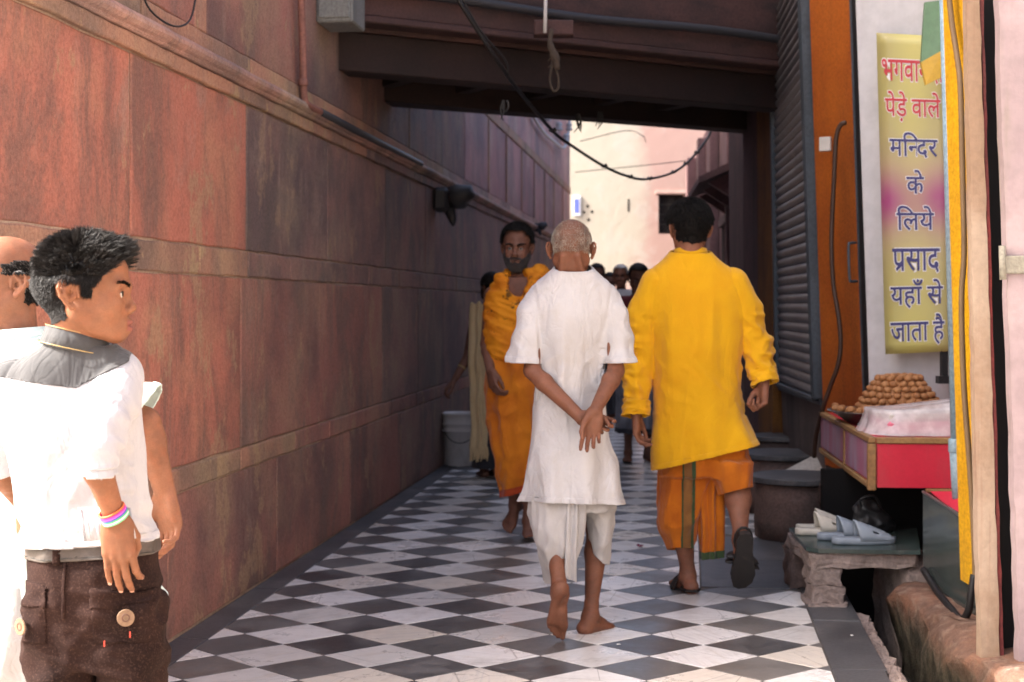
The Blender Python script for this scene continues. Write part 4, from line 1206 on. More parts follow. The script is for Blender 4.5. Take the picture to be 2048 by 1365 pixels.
# tattered threads hanging from the lower beam edge
for k, (px, py, Y, n) in enumerate(((1155, 232, 9.9, 5), (1197, 228, 10.2, 3), (1012, 205, 8.35, 4))):
    t = thing('hanging_threads', P(px, py, Y), ('clump of black threads hanging left under the far beam edge', 'single dark tatter hanging under the far beam edge', 'dark tatter tied to the cable under the beam')[k], 'threads')
    for i in range(n):
        a = P(px + random.uniform(-6, 6), py - 4, Y); l = random.uniform(.06, .13)
        MB().tube(cat_rom([a, a + Vector((random.uniform(-.02, .02), 0, -l * .5)), a + Vector((random.uniform(-.03, .03), 0, -l))], 3), [0.007, 0.007, 0.0065, 0.006, 0.005, 0.004, 0.002], 5).build('thread', MT['wire'], t)

# ------------------------------------------------------------------ bucket
def mk_bucket():
    m = M('dirty_white_plastic', 0.45, 0.4)
    n = m.noise(m.vmul(m.pos, (5, 5, 2)), 1.2, 6, .65)
    m.col(m.mix(m.ss(n, .42, .7, 0, .6), (0.70, 0.66, 0.63), (0.36, 0.31, 0.27)))
    return m.m
MT['bucket'] = mk_bucket()
bc = P(921, 928, 11.75); bc.z = 0.0
bk_ = thing('plastic_bucket', bc, 'dirty white plastic bucket with wire handle against the left wall', 'bucket')
prof = [(0.122, 0.0), (0.128, 0.006), (0.137, 0.27), (0.150, 0.275), (0.151, 0.29), (0.141, 0.295), (0.142, 0.325), (0.152, 0.33), (0.153, 0.345), (0.143, 0.35), (0.145, 0.405), (0.156, 0.41), (0.157, 0.425), (0.150, 0.425), (0.138, 0.40), (0.12, 0.02), (0.0001, 0.015)]
MB().lathe(bc, prof, 36, capt=False).build('pail', MT['bucket'], bk_, smooth=True)
MB().tube(cat_rom([bc + Vector((0.148 * math.cos(a), 0.148 * math.sin(a), 0.30 - 0.11 * math.sin((a - math.radians(200)) / math.radians(140) * math.pi))) for a in np.radians(np.linspace(200, 340, 9))], 3), 0.0035, 6).build('handle', MT['iron'], bk_, smooth=True)
# flower petals, chips and litter on the floor
MT['petal'] = plain('magenta_petal', (0.20, 0.01, 0.06), 0.6)
MT['paper'] = plain('white_scrap', (0.6, 0.6, 0.58), 0.6)
MT['leaf'] = plain('dry_yellow_scrap', (0.42, 0.28, 0.05), 0.6)
q = P(1280, 1096, 7.73); q.z = 0.002
fl = thing('crushed_flower', q, 'small crushed magenta flower on a tile between the two men', 'flower')
for k in range(6):
    a = k * 1.05
    d = Vector((math.cos(a), math.sin(a), 0)) * 0.013
    pts_ = [q + d * 0.2, q + d + Vector((-d.y, d.x, 0)) * .5 + EZ * .012, q + d * 1.7 + EZ * random.uniform(.004, .02), q + d - Vector((-d.y, d.x, 0)) * .5 + EZ * .014]
    mesh_obj('petal', pts_, [(0, 1, 2, 3)], MT['petal'], fl)
def scrap(px, py, s, m, lb, n=5):
    Y = F * CAM_H / (py - HORIZON)
    c = P(px, py, Y); c.z = 0.0042
    poly = [c + Vector((math.cos(k * 6.28 / n) * s * random.uniform(.6, 1.2), math.sin(k * 6.28 / n) * s * random.uniform(.5, 1), random.uniform(0, .003))) for k in range(n)]
    o = MB().prism(poly, (0, 0, 0.001)).build('litter_scrap', MT[m]); tag(o, lb, 'litter')
scrap(1704, 1274, 0.010, 'paper', 'tiny white scrap on the dark border slab at right')
scrap(1237, 1292, 0.012, 'paper', 'white chip on the tile right of the old man heel')
scrap(1232, 1236, 0.012, 'paper', 'white chip above the old man planted toes')
scrap(1178, 1146, 0.008, 'paper', 'white chip left of the old man planted leg')
scrap(726, 977 + 180, 0.008, 'petal', 'tiny dark red petal on a tile left of the old man')
# ------------------------------------------------------------------ sandals on the bench
MT['rub_white'] = plain('cream_rubber', (0.56, 0.52, 0.44), 0.5, 0.4, 0.3, 14)
MT['rub_grey'] = plain('blue_grey_rubber', (0.25, 0.29, 0.34), 0.5, 0.4, 0.25, 14)
def sandal(loc, rz, L_, mat, label, side=1):
    t = thing('slip_on_sandal', loc, label, 'sandal', 'sandals left on the stone bench')
    R = Matrix.Rotation(rz, 4, 'Z')
    def W(x): # half width along the sole
        return 0.034 + 0.014 * math.sin(max(0, min(1, (x - 0.25) / 0.6)) * math.pi) if x < 0.95 else 0.03
    T = lambda x, y, z: Vector(loc) + R @ Vector((x * L_, y, z))
    n = 14; out = []
    for k in range(n + 1):
        x = k / n; w = W(x) * (math.sqrt(max(0, 1 - ((x - .12) / .12) ** 2)) if x < .12 else (math.sqrt(max(0, 1 - ((x - .86) / .14) ** 2)) if x > .86 else 1))
        out.append((x, max(w, 0.004)))
    vs, fs = [], []
    for (zz, sc_) in ((0.0, .93), (0.012, 1.0), (0.024, 1.02), (0.027, 0.95)):
        for (x, w) in out: vs.append(T(x, w * sc_, zz + .010 * max(0, .3 - x) + .012 * max(0, x - .8)))
        for (x, w) in reversed(out): vs.append(T(x, -w * sc_, zz + .010 * max(0, .3 - x) + .012 * max(0, x - .8)))
    m_ = 2 * (n + 1)
    for r in range(3):
        fs += [[r * m_ + i, r * m_ + (i + 1) % m_, (r + 1) * m_ + (i + 1) % m_, (r + 1) * m_ + i] for i in range(m_)]
    for r, rev in ((0, True), (3, False)):
        for i in range(n):
            fs.append([r * m_ + i, r * m_ + i + 1, r * m_ + m_ - 2 - i, r * m_ + m_ - 1 - i])
    mesh_obj('sole', vs, fs, MT[mat], t, smooth=True)
    vs, fs = [], []
    na, nx_ = 14, 12
    for i in range(nx_ + 1):
        s = i / nx_
        for k in range(na + 1):
            a = math.pi * k / na
            x = 0.40 + 0.53 * s - 0.06 * math.sin(a) * (1 - s) 
            h = 0.072 * (1 - s) ** 0.8 + 0.018
            w = W(min(x, .94)) * 1.03 * (1 if x < .86 else math.sqrt(max(.12, 1 - ((x - .86) / .14) ** 2)))
            vs.append(T(x, w * math.cos(a), 0.016 + h * max(0, math.sin(a)) ** 0.75))
    for i in range(nx_):
        for k in range(na):
            hole = (i in (4, 6, 8) and k in (5, 8)) or (i in (5, 6) and k in (2, 11)) or (i == 10 and 5 <= k <= 8)
            if hole: continue
            a = i * (na + 1) + k
            fs.append([a, a + 1, a + na + 2, a + na + 1])
    o = mesh_obj('strap', vs, fs, MT[mat], t, smooth=True)
    md = o.modifiers.new('thick', 'SOLIDIFY'); md.thickness = 0.005
BT = BZ + 0.019
sandal((1.285, 6.58, BT), math.radians(6), 0.265, 'rub_white', 'cream rubber slip-on sandal at the left of the bench, nearer of its pair')
sandal((1.31, 6.69, BT), math.radians(3), 0.265, 'rub_white', 'cream rubber slip-on sandal at the back left of the bench')
sandal((1.355, 6.44, BT), math.radians(8), 0.275, 'rub_grey', 'blue-grey slip-on sandal, left one of the grey pair')
sandal((1.395, 6.325, BT), math.radians(4), 0.285, 'rub_grey', 'blue-grey slip-on sandal nearest the bench front edge')
# ------------------------------------------------------------------ figures: implicit surfaces turned into meshes
_rs = np.random.RandomState(5)
_perm = np.concatenate([_rs.permutation(256)] * 3)
_grad = np.array([(1,1,0),(-1,1,0),(1,-1,0),(-1,-1,0),(1,0,1),(-1,0,1),(1,0,-1),(-1,0,-1),(0,1,1),(0,-1,1),(0,1,-1),(0,-1,-1)], float)
def perlin(p):
    p = np.asarray(p, float)
    i = np.floor(p).astype(int); f = p - i; i &= 255
    u = f * f * f * (f * (f * 6 - 15) + 10)
    r = 0
    for dx in (0, 1):
        for dy in (0, 1):
            for dz in (0, 1):
                h = _perm[_perm[_perm[i[:, 0] + dx] + i[:, 1] + dy] + i[:, 2] + dz] % 12
                g = _grad[h]
                d = (g * (f - np.array((dx, dy, dz)))).sum(1)
                w = (u[:, 0] if dx else 1 - u[:, 0]) * (u[:, 1] if dy else 1 - u[:, 1]) * (u[:, 2] if dz else 1 - u[:, 2])
                r = r + w * d
    return r
def V3(p): return np.array((p[0], p[1], p[2]), float)
def unit(v): v = V3(v); return v / np.linalg.norm(v)

class SDF:
    def __init__(s): s.p = []
    def add(s, fn, lo, hi, k, op='u'): s.p.append((fn, np.array(lo), np.array(hi), k, op)); return s
    def rc(s, a, b, ra, rb, k=0.012, op='u'):
        a, b = V3(a), V3(b); ab = b - a; L2 = max(ab @ ab, 1e-12)
        def fn(x, y, z):
            t = np.clip(((x - a[0]) * ab[0] + (y - a[1]) * ab[1] + (z - a[2]) * ab[2]) / L2, 0, 1)
            return np.sqrt((x - a[0] - t * ab[0]) ** 2 + (y - a[1] - t * ab[1]) ** 2 + (z - a[2] - t * ab[2]) ** 2) - (ra + (rb - ra) * t)
        m = max(ra, rb)
        return s.add(fn, np.minimum(a, b) - m, np.maximum(a, b) + m, k, op)
    def chain(s, pts, rad, k=0.012):
        for i in range(len(pts) - 1): s.rc(pts[i], pts[i + 1], rad[i], rad[i + 1], k if i == 0 else max(k * 0.5, 0.004))
        return s
    def ell(s, c, r, R=None, k=0.012, op='u'):
        c = V3(c); r = np.array(r, float); R = np.eye(3) if R is None else np.asarray(R)
        def fn(x, y, z):
            X, Y, Z = x - c[0], y - c[1], z - c[2]
            q = [(X * R[0, i] + Y * R[1, i] + Z * R[2, i]) for i in range(3)]
            k0 = np.sqrt(sum((q[i] / r[i]) ** 2 for i in range(3)))
            k1 = np.sqrt(sum((q[i] / r[i] ** 2) ** 2 for i in range(3))) + 1e-9
            return k0 * (k0 - 1) / k1
        m = np.abs(R) @ r
        return s.add(fn, c - m, c + m, k, op)
    def loft(s, rows, k=0.02, p=2.2, op='u'):
        "rows (z, cx, cy, a, b): an upright body of varying elliptic section"
        rows = np.array(sorted(rows), float)
        zz = np.linspace(rows[0, 0], rows[-1, 0], max(24, 3 * len(rows)))
        T = [np.interp(zz, rows[:, 0], rows[:, i]) for i in range(1, 5)]
        for i in range(4):
            pad = np.pad(T[i], 2, 'edge'); T[i] = np.convolve(pad, [1 / 9, 2 / 9, 3 / 9, 2 / 9, 1 / 9], 'valid')
        def fn(x, y, z):
            zc = z[0, 0, :]
            cx, cy, a, b = [np.interp(zc, zz, t) for t in T]
            q = (np.abs((x - cx) / a) ** p + np.abs((y - cy) / b) ** p) ** (1 / p)
            d = (q - 1) * np.minimum(a, b)
            return np.maximum(d, np.maximum(zc - zz[-1], zz[0] - zc) + 0 * d)
        m = max(rows[:, 3].max(), rows[:, 4].max())
        lo = (rows[:, 1].min() - m, rows[:, 2].min() - m, rows[0, 0]); hi = (rows[:, 1].max() + m, rows[:, 2].max() + m, rows[-1, 0])
        return s.add(fn, lo, hi, k, op)
    def mesh(s, h, lo=None, hi=None):
        us = [q for q in s.p if q[4] == 'u']
        L = np.min([q[1] for q in us], 0) - 3 * h; H = np.max([q[2] for q in us], 0) + 3 * h
        if lo is not None: L = np.maximum(L, lo)
        if hi is not None: H = np.minimum(H, hi)
        n = np.maximum(np.ceil((H - L) / h).astype(int) + 1, 2)
        ax = [(L[i] + h * np.arange(n[i])).astype(np.float32) for i in range(3)]
        Fd = np.full(n, 0.06, np.float32)
        for fn, a, b, k, op in s.p:
            m = k + 3 * h
            i0 = np.maximum(np.floor((a - m - L) / h).astype(int), 0); i1 = np.minimum(np.ceil((b + m - L) / h).astype(int) + 1, n)
            if (i1 <= i0).any(): continue
            sl = tuple(slice(i0[i], i1[i]) for i in range(3))
            d = fn(ax[0][sl[0]][:, None, None], ax[1][sl[1]][None, :, None], ax[2][sl[2]][None, None, :]).astype(np.float32)
            o = Fd[sl]
            if op == 'u':
                t = np.clip(0.5 + 0.5 * (o - d) / k, 0, 1); Fd[sl] = o + (d - o) * t - k * t * (1 - t)
            else:
                d = -d; t = np.clip(0.5 - 0.5 * (o - d) / k, 0, 1); Fd[sl] = o + (d - o) * t + k * t * (1 - t)
        return surfnet(Fd, L, h)

def surfnet(Fd, L, h):
    S = Fd < 0
    c = [(i, j, k) for i in (0, 1) for j in (0, 1) for k in (0, 1)]
    n = np.array(Fd.shape) - 1
    cnt = np.zeros(n, np.int8)
    for (i, j, k) in c: cnt += S[i:n[0] + i, j:n[1] + j, k:n[2] + k]
    ci = np.argwhere((cnt > 0) & (cnt < 8))
    val = [Fd[ci[:, 0] + i, ci[:, 1] + j, ci[:, 2] + k] for (i, j, k) in c]
    acc = np.zeros((len(ci), 3)); num = np.zeros(len(ci))
    for a in range(8):
        for b in range(a + 1, 8):
            if sum(abs(c[a][q] - c[b][q]) for q in range(3)) != 1: continue
            m = (val[a] < 0) != (val[b] < 0)
            t = np.where(m, val[a] / np.where(m, val[a] - val[b], 1), 0)
            pt = np.array(c[a])[None] + t[:, None] * (np.array(c[b]) - np.array(c[a]))[None]
            acc += pt * m[:, None]; num += m
    Vv = L + h * (ci + acc / num[:, None])
    ids = np.full(n, -1, np.int64); ids[ci[:, 0], ci[:, 1], ci[:, 2]] = np.arange(len(ci))
    quads = []
    for ax in range(3):
        o1, o2 = (ax + 1) % 3, (ax + 2) % 3
        sl0 = [slice(0, None)] * 3; sl1 = [slice(0, None)] * 3
        sl0[ax] = slice(0, -1); sl1[ax] = slice(1, None)
        a, b = S[tuple(sl0)], S[tuple(sl1)]
        e = np.argwhere(a != b)
        e = e[(e[:, o1] > 0) & (e[:, o2] > 0) & (e[:, o1] < n[o1]) & (e[:, o2] < n[o2])]
        if not len(e): continue
        fl = a[e[:, 0], e[:, 1], e[:, 2]]
        def at(d1, d2):
            q = e.copy(); q[:, o1] -= d1; q[:, o2] -= d2
            return ids[q[:, 0], q[:, 1], q[:, 2]]
        q = np.stack([at(1, 1), at(0, 1), at(0, 0), at(1, 0)], 1)
        q[~fl] = q[~fl][:, ::-1]
        quads.append(q)
    Q = np.concatenate(quads)
    return Vv, Q[(Q >= 0).all(1)]

def vnormals(V, Q):
    n = np.cross(V[Q[:, 2]] - V[Q[:, 0]], V[Q[:, 3]] - V[Q[:, 1]])
    out = np.zeros_like(V)
    for i in range(3):
        for j in range(4): out[:, i] += np.bincount(Q[:, j], n[:, i], len(V))
    return out / (np.linalg.norm(out, axis=1, keepdims=True) + 1e-12)
def smooth(V, Q, it=1, w=0.5):
    for _ in range(it):
        s = np.zeros_like(V); c = np.zeros(len(V))
        for j in range(4):
            a, b = Q[:, j], Q[:, (j + 1) % 4]
            for i in range(3):
                s[:, i] += np.bincount(a, V[b, i], len(V)) + np.bincount(b, V[a, i], len(V))
            c += np.bincount(a, minlength=len(V)) + np.bincount(b, minlength=len(V))
        V = V * (1 - w) + w * s / np.maximum(c, 1)[:, None]
    return V
def compact(V, Q):
    u, inv = np.unique(Q, return_inverse=True)
    return V[u], inv.reshape(Q.shape)
def cut(V, Q, co, no, region=None):
    "drop what lies beyond a plane; the rim is drawn onto the plane"
    co, no = V3(co), unit(no)
    d = (V - co) @ no
    if region is not None: d = np.where(region(V), d, -1.0)
    out = d > 0
    keep = ~out[Q].all(1)
    Q = Q[keep]
    V = V.copy(); V[out] -= d[out, None] * no
    return compact(V, Q)
def fast_obj(name, V, Q, mat, parent, solid=0.0):
    b = org(parent)
    V = np.asarray(V) - np.array(b)
    me = bpy.data.meshes.new(name)
    me.vertices.add(len(V)); me.vertices.foreach_set('co', V.astype(np.float32).ravel())
    k = Q.shape[1]
    me.loops.add(len(Q) * k); me.loops.foreach_set('vertex_index', Q.astype(np.int32).ravel())
    me.polygons.add(len(Q))
    me.polygons.foreach_set('loop_start', np.arange(0, len(Q) * k, k, dtype=np.int32))
    me.polygons.foreach_set('use_smooth', np.ones(len(Q), bool))
    me.update(calc_edges=True); me.validate()
    me.materials.append(mat)
    o = bpy.data.objects.new(name, me); COL.objects.link(o); o.parent = parent
    ORIG[o.name] = b
    if solid:
        md = o.modifiers.new('thick', 'SOLIDIFY'); md.thickness = solid; md.offset = -1
    return o
def join(*ms):
    Vs, Qs, k = [], [], 0
    for V, Q in ms: Vs.append(V); Qs.append(Q + k); k += len(V)
    return np.concatenate(Vs), np.concatenate(Qs)

def rows_px(Y, rows, cy=0.0):
    "silhouette rows (py, pxL, pxR, half depth[, dy]) at distance Y to loft rows"
    out = []
    for r in rows:
        py, l, rr, b = r[:4]
        z = CAM_H - (py - HORIZON) / F * Y
        x0, x1 = (l - 1024) / F * Y, (rr - 1024) / F * Y
        out.append((z, (x0 + x1) / 2, Y + cy + (r[4] if len(r) > 4 else 0), (x1 - x0) / 2, b))
    return out
def folds(V, Q, amp, freq, seed=0, sharp=False, mask=None, along=None):
    "displace along normals by anisotropic noise"
    N = vnormals(V, Q)
    p = V * np.array(freq) + seed * 7.3
    if along is not None:
        A3 = np.asarray(along); p = (V @ A3.T) * np.array(freq) + seed * 7.3
    n = perlin(p)
    if sharp: n = 0.5 - np.abs(n) * 2.2
    n = n + 0.35 * perlin(p * 2.1 + 3.1)
    if mask is not None: n = n * mask(V)
    return V + N * (amp * n)[:, None]
def basis(d):
    "rows: along d, and two across"
    d = unit(d); a = unit(np.cross(d, (0.3, 0.2, 0.93) if abs(d[2]) < .9 else (0, 1, 0))); return np.stack([d, a, np.cross(d, a)])

# ------------------------------------------------------------------ anatomy
class Head:
    def __init__(s, c, fwd, up=(0, 0, 1), sc=1.0):
        s.c, s.s = V3(c), sc
        f = unit(fwd); u = unit(up); r = unit(np.cross(f, u)); u = np.cross(r, f)
        s.R = np.stack([r, f, u], 1)
    def w(s, x, y, z): return s.c + s.R @ (np.array((x, y, z), float) * s.s)
    def loc(s, V): return ((V - s.c) @ s.R) / s.s
    def build(s, S, neck_to, neck_r=0.052, beard=False, wide=1.0, face=True, thin=0.0, ear=1.0, slit=1.0, es=1.0, kid=0.0):
        k, w = s.s, s.w
        e = lambda c, r, kk, op='u', R=None: S.ell(w(*c), [q * k for q in r], s.R if R is None else s.R @ R, kk * k, op)
        r = lambda a, b, ra, rb, kk, op='u': S.rc(w(*a), w(*b), ra * k, rb * k, kk * k, op)
        e((0, -0.014, 0.034), (0.0745 * wide, 0.095, 0.088), 0.01)
        e((0, 0.012, 0.05), (0.066 * wide, 0.078, 0.062), 0.03)
        e((0, 0.028, -0.038 + .008 * kid), (0.055 * wide, 0.060, 0.074 - .008 * kid), 0.03)
        for g in (-1, 1):
            r((g * 0.052, -0.008, -0.040), (g * 0.020, 0.066 - .004 * kid, -0.094 + .014 * kid), 0.020, 0.017, 0.03)
            e((g * 0.036, 0.056, -0.026), (0.026 - thin, 0.026, 0.030), 0.022)
        e((0, 0.074 - .004 * kid, -0.096 + .013 * kid), (0.020, 0.018, 0.018), 0.025)
        if face:
            r((-0.040, 0.074, 0.023), (0, 0.084, 0.021), 0.0105, 0.011, 0.018); r((0, 0.084, 0.021), (0.040, 0.074, 0.023), 0.011, 0.0105, 0.018)
            for g in (-1, 1):
                e((g * 0.032, 0.092, 0.004), (0.017, 0.013, 0.011), 0.014, 's')
                e((g * 0.031, 0.0735, 0.003), (0.0145, 0.0135, 0.0125), 0.004)
                e((g * 0.031, 0.0880, 0.002), (0.0132, 0.0095, 0.0050 * slit), 0.002, 's')
                e((g * 0.0115, 0.0945, -0.0330), (0.0082, 0.0095, 0.0075), 0.006)
                e((g * 0.007, 0.098, -0.0395), (0.0035, 0.006, 0.003), 0.002, 's')
            r((0, 0.083, 0.010), (0, 0.103 - .004 * kid, -0.025 + .002 * kid), 0.0075, 0.0088, 0.012)
            e((0, 0.1045 - .004 * kid, -0.0295 + .003 * kid), (0.0105, 0.0095 - .001 * kid, 0.0088), 0.009)
            e((0, 0.079, -0.064), (0.026, 0.018, 0.020), 0.018)
            r((-0.018, 0.086, -0.0605), (0, 0.0955, -0.0585), 0.0042, 0.0062, 0.006); r((0, 0.0955, -0.0585), (0.018, 0.086, -0.0605), 0.0062, 0.0042, 0.006)
            r((-0.016, 0.085, -0.0715), (0, 0.0925, -0.0735), 0.0045, 0.0075, 0.006); r((0, 0.0925, -0.0735), (0.016, 0.085, -0.0715), 0.0075, 0.0045, 0.006)
            e((0, 0.099, -0.0660), (0.022, 0.010, 0.0018), 0.003, 's')
            if beard:
                e((0, 0.062, -0.092), (0.046, 0.040, 0.034), 0.02)
        for g in (-1, 1):
            E3 = lambda y, z, dx=0.0: (g * ((0.0720 + dx) * wide + ear * 0.52 * (-y) * es), y * es, z * es)
            hel = [(-.003, .004), (-.004, .018), (-.012, .029), (-.023, .032), (-.033, .025), (-.0365, .010), (-.032, -.006), (-.023, -.019), (-.014, -.028)]
            for i in range(len(hel) - 1): r(E3(*hel[i], .003), E3(*hel[i + 1], .003), 0.0040, 0.0040, 0.003)
            e(E3(-.019, .006, -.0015), (0.0034, 0.0165 * es, 0.026 * es), 0.003, 'u', np.array(((1, -g * ear * .5, 0), (g * ear * .5, 1, 0), (0, 0, 1.)))/np.array((math.sqrt(1+.25*ear*ear), math.sqrt(1+.25*ear*ear), 1.)))
            ant = [(-.015, .018), (-.024, .010), (-.026, -.002), (-.019, -.013)]
            for i in range(3): r(E3(*ant[i], .003), E3(*ant[i + 1], .003), 0.0035, 0.0035, 0.003)
            e(E3(-.013, -.026, .0005), (0.0042, 0.0080, 0.0090), 0.005)
            e(E3(-.002, -.004, .003), (0.0050, 0.0045, 0.0065), 0.003)
            e(E3(-.013, .000, .0035), (0.0058, 0.0075, 0.0095), 0.002, 's')
        S.rc(w(0, -0.022, -0.045), neck_to, neck_r * k, neck_r * 1.06 * k, 0.025 * k)
    def eyes(s, parent, skin_eye, iris, look=(0, 1, 0)):
        for g in (-1, 1):
            c = s.w(g * 0.031, 0.0740, 0.0025)
            o = MB()
            f = Vector(s.R @ unit(look))
            o.lathe(Vector(c) - f * 0.0126 * s.s, [(0.0126 * s.s * math.sin(a), 0.0126 * s.s * (1 - math.cos(a))) for a in np.linspace(0.05, 3.1, 14)], 20, f)
            ob = o.build('eye', skin_eye, parent, smooth=True)
            MB().lathe(Vector(c) + f * (0.01135 * s.s), [(0.0068 * s.s, 0), (0.0063 * s.s, 0.0008 * s.s), (0.0026 * s.s, 0.0015 * s.s)], 16, f).build('iris', iris, ob)
            lz = 0.0046
            pts = []
            for az in np.linspace(-1.05, 1.05, 9):
                el = 0.36 * (1 - (az / 1.25) ** 2)
                pts.append(Vector(s.w(g * 0.031 + 0.0146 * math.sin(az), 0.0735 + 0.0140 * math.cos(az) * math.cos(el), 0.0022 + 0.0140 * math.sin(el))))
            MB().tube(pts, [0.0004 * s.s] + [0.0011 * s.s] * 7 + [0.0004 * s.s], 6).build('eyelash', HR['black'], ob)
    def brows(s, parent, mat, Vh, Qh, n=420, th=1.0, rad=0.00055):
        def mk(p):
            l = s.loc(p); x = np.abs(l[:, 0]); t = (x - .010) / .042
            z0 = 0.0195 + 0.0075 * np.sin(np.clip(t * 1.2, 0, 1) * math.pi * .72)
            return (t > 0) & (t < 1) & (np.abs(l[:, 2] - z0) < .0036 * th * (1.15 - .6 * t)) & (l[:, 1] > .04)
        def df(p, nn):
            sx = np.sign(s.loc(p)[:, :1]); o = s.R[:, 0][None] * sx
            return o + nn * .35 + s.R[:, 2][None] * .35, o + nn * .1 - s.R[:, 2][None] * .05
        return strands('eyebrow', Vh, Qh, mk, df, lambda p: np.full(len(p), .0085 * s.s), n, mat, parent, rad * s.s, 2, 77, .15)

def hand(S, wrist, d, palm, thumb, L=0.18, curl=((20, 25, 15),) * 4, th=(35, 10, 15, 20), splay=5.0):
    "d: wrist to knuckles; palm: out of the palm; thumb: towards the thumb's side"
    s = L / 0.18
    ex = unit(d); ey = V3(thumb); ey = unit(ey - ex * (ey @ ex)); ez = V3(palm); ez = ez - ex * (ez @ ex) - ey * (ez @ ey); ez = unit(ez)
    W = lambda x, y, z: V3(wrist) + s * (ex * x + ey * y + ez * z)
    ys = (0.029, 0.0095, -0.0095, -0.0265); xs = (0.086, 0.089, 0.085, 0.077)
    for x, y in zip(xs, ys): S.rc(W(0.004, y * 0.62, 0), W(x, y, 0.0 - 0.004 * (1 - abs(y) * 30)), 0.0130 * s, 0.0105 * s, 0.010 * s)
    S.ell(W(0.045, 0, 0.002), (0.05 * s, 0.034 * s, 0.0135 * s), np.stack([ex, ey, ez], 1), 0.012 * s)
    S.ell(W(0.040, -0.022, 0.007), (0.034 * s, 0.011 * s, 0.011 * s), np.stack([ex, ey, ez], 1), 0.010 * s)
    lens = ((0.041, 0.025, 0.020), (0.045, 0.028, 0.021), (0.042, 0.026, 0.020), (0.033, 0.020, 0.018))
    rad = ((0.0092, 0.0084, 0.0076, 0.0062), (0.0094, 0.0086, 0.0078, 0.0064), (0.0090, 0.0082, 0.0074, 0.0060), (0.0080, 0.0072, 0.0066, 0.0054))
    tips = []
    for f in range(4):
        p = W(xs[f], ys[f], -0.002); a = 0.0
        sp = math.radians(splay * (1.5 - f))
        for j in range(3):
            a += math.radians(curl[f][j])
            v = (ex * math.cos(sp) + ey * math.sin(sp)) * math.cos(a) + ez * math.sin(a)
            q = p + v * lens[f][j] * s
            S.rc(p, q, rad[f][j] * s, rad[f][j + 1] * s, 0.005 * s if j == 0 else 0.0025 * s)
            p = q
        tips.append((p, v, rad[f][3] * s))
    b = W(0.018, 0.022, 0.006); a1 = math.radians(th[0]); a2 = math.radians(th[1])
    v = ex * math.cos(a1) * math.cos(a2) + ey * math.sin(a1) * math.cos(a2) + ez * math.sin(a2)
    q = b + v * 0.042 * s
    S.rc(b, q, 0.0150 * s, 0.0120 * s, 0.012 * s)
    p = q
    for j, (l, r0, r1) in enumerate(((0.033, 0.0112, 0.0098), (0.027, 0.0098, 0.0074))):
        a1 -= math.radians(th[2 + j]); v = ex * math.cos(a1) * math.cos(a2) + ey * math.sin(a1) * math.cos(a2) + ez * math.sin(a2)
        q = p + v * l * s; S.rc(p, q, r0 * s, r1 * s, 0.004 * s); p = q
    tips.append((p, v, 0.0074 * s))
    return tips, ez
def nails(tips, palm, mat, parent):
    for (p, v, r) in tips:
        n = V3(palm) * -1; n = unit(n - v * (n @ v)); sd = np.cross(v, n)
        vs = []
        for a in (-0.004, 0.002, r * 0.75):
            for t in (-1, -0.5, 0, 0.5, 1):
                vs.append(p + v * a + sd * t * r * 0.72 + n * (r * (1.02 - 0.30 * t * t) - (0.0012 if a > r * .5 else 0)))
        fs = [[i * 5 + j, i * 5 + j + 1, i * 5 + j + 6, i * 5 + j + 5] for i in range(2) for j in range(4)]
        mesh_obj('nail', vs, fs, mat, parent, smooth=True)
def foot(S, ankle, fwd, up, L=0.25, lat=1):
    "lat: +1 when the little toe lies on the fwd x up side"
    s = L / 0.25
    ex = unit(fwd); ez = V3(up); ez = unit(ez - ex * (ez @ ex)); ey = np.cross(ex, ez) * lat
    W = lambda x, y, z: V3(ankle) + s * (ex * x + ey * y + ez * z)
    S.rc(W(0, 0, 0), W(-0.038, 0, -0.044), 0.033 * s, 0.029 * s, 0.02)
    S.ell(W(-0.045, 0, -0.046), (0.034 * s, 0.031 * s, 0.027 * s), np.stack([ex, ey, ez], 1), 0.015)
    S.rc(W(0.005, -0.003, -0.012), W(0.105, -0.010, -0.050), 0.034 * s, 0.022 * s, 0.02)
    S.rc(W(-0.03, 0.010, -0.052), W(0.100, 0.026, -0.058), 0.022 * s, 0.017 * s, 0.02)
    S.rc(W(0.06, -0.012, -0.05), W(0.122, -0.026, -0.056), 0.022 * s, 0.0195 * s, 0.02)
    for i, (x, y, r, l) in enumerate(((0.122, -0.029, 0.0145, 0.046), (0.124, -0.008, 0.0105, 0.042), (0.118, 0.007, 0.0098, 0.037), (0.110, 0.020, 0.0093, 0.032), (0.100, 0.032, 0.0090, 0.026))):
        S.rc(W(x - 0.012, y, -0.056), W(x + l * 0.45, y + 0.001, -0.0585), r * s, r * 0.95 * s, 0.008 * s)
        S.rc(W(x + l * 0.45, y + 0.001, -0.0585), W(x + l, y, -0.0625), r * 0.92 * s, r * 0.82 * s, 0.003 * s)
def leg(S, hip, knee, ankle, r=(0.075, 0.05, 0.05, 0.033)):
    hip, knee, ankle = V3(hip), V3(knee), V3(ankle)
    S.rc(hip, knee, r[0], r[1], 0.03)
    mid = knee + (ankle - knee) * 0.28
    S.rc(knee, mid, r[1] * 0.96, r[2], 0.02)
    S.rc(mid, ankle + (knee - ankle) * 0.12, r[2], r[3] * 0.92, 0.02)
    S.rc(ankle + (knee - ankle) * 0.12, ankle, r[3] * 0.92, r[3], 0.015)
def arm(S, sh, el, wr, r=(0.045, 0.036, 0.038, 0.025)):
    sh, el, wr = V3(sh), V3(el), V3(wr)
    S.rc(sh, el, r[0], r[1], 0.025)
    m = el + (wr - el) * 0.25
    S.rc(el, m, r[1], r[2], 0.015)
    S.rc(m, wr, r[2], r[3], 0.015)

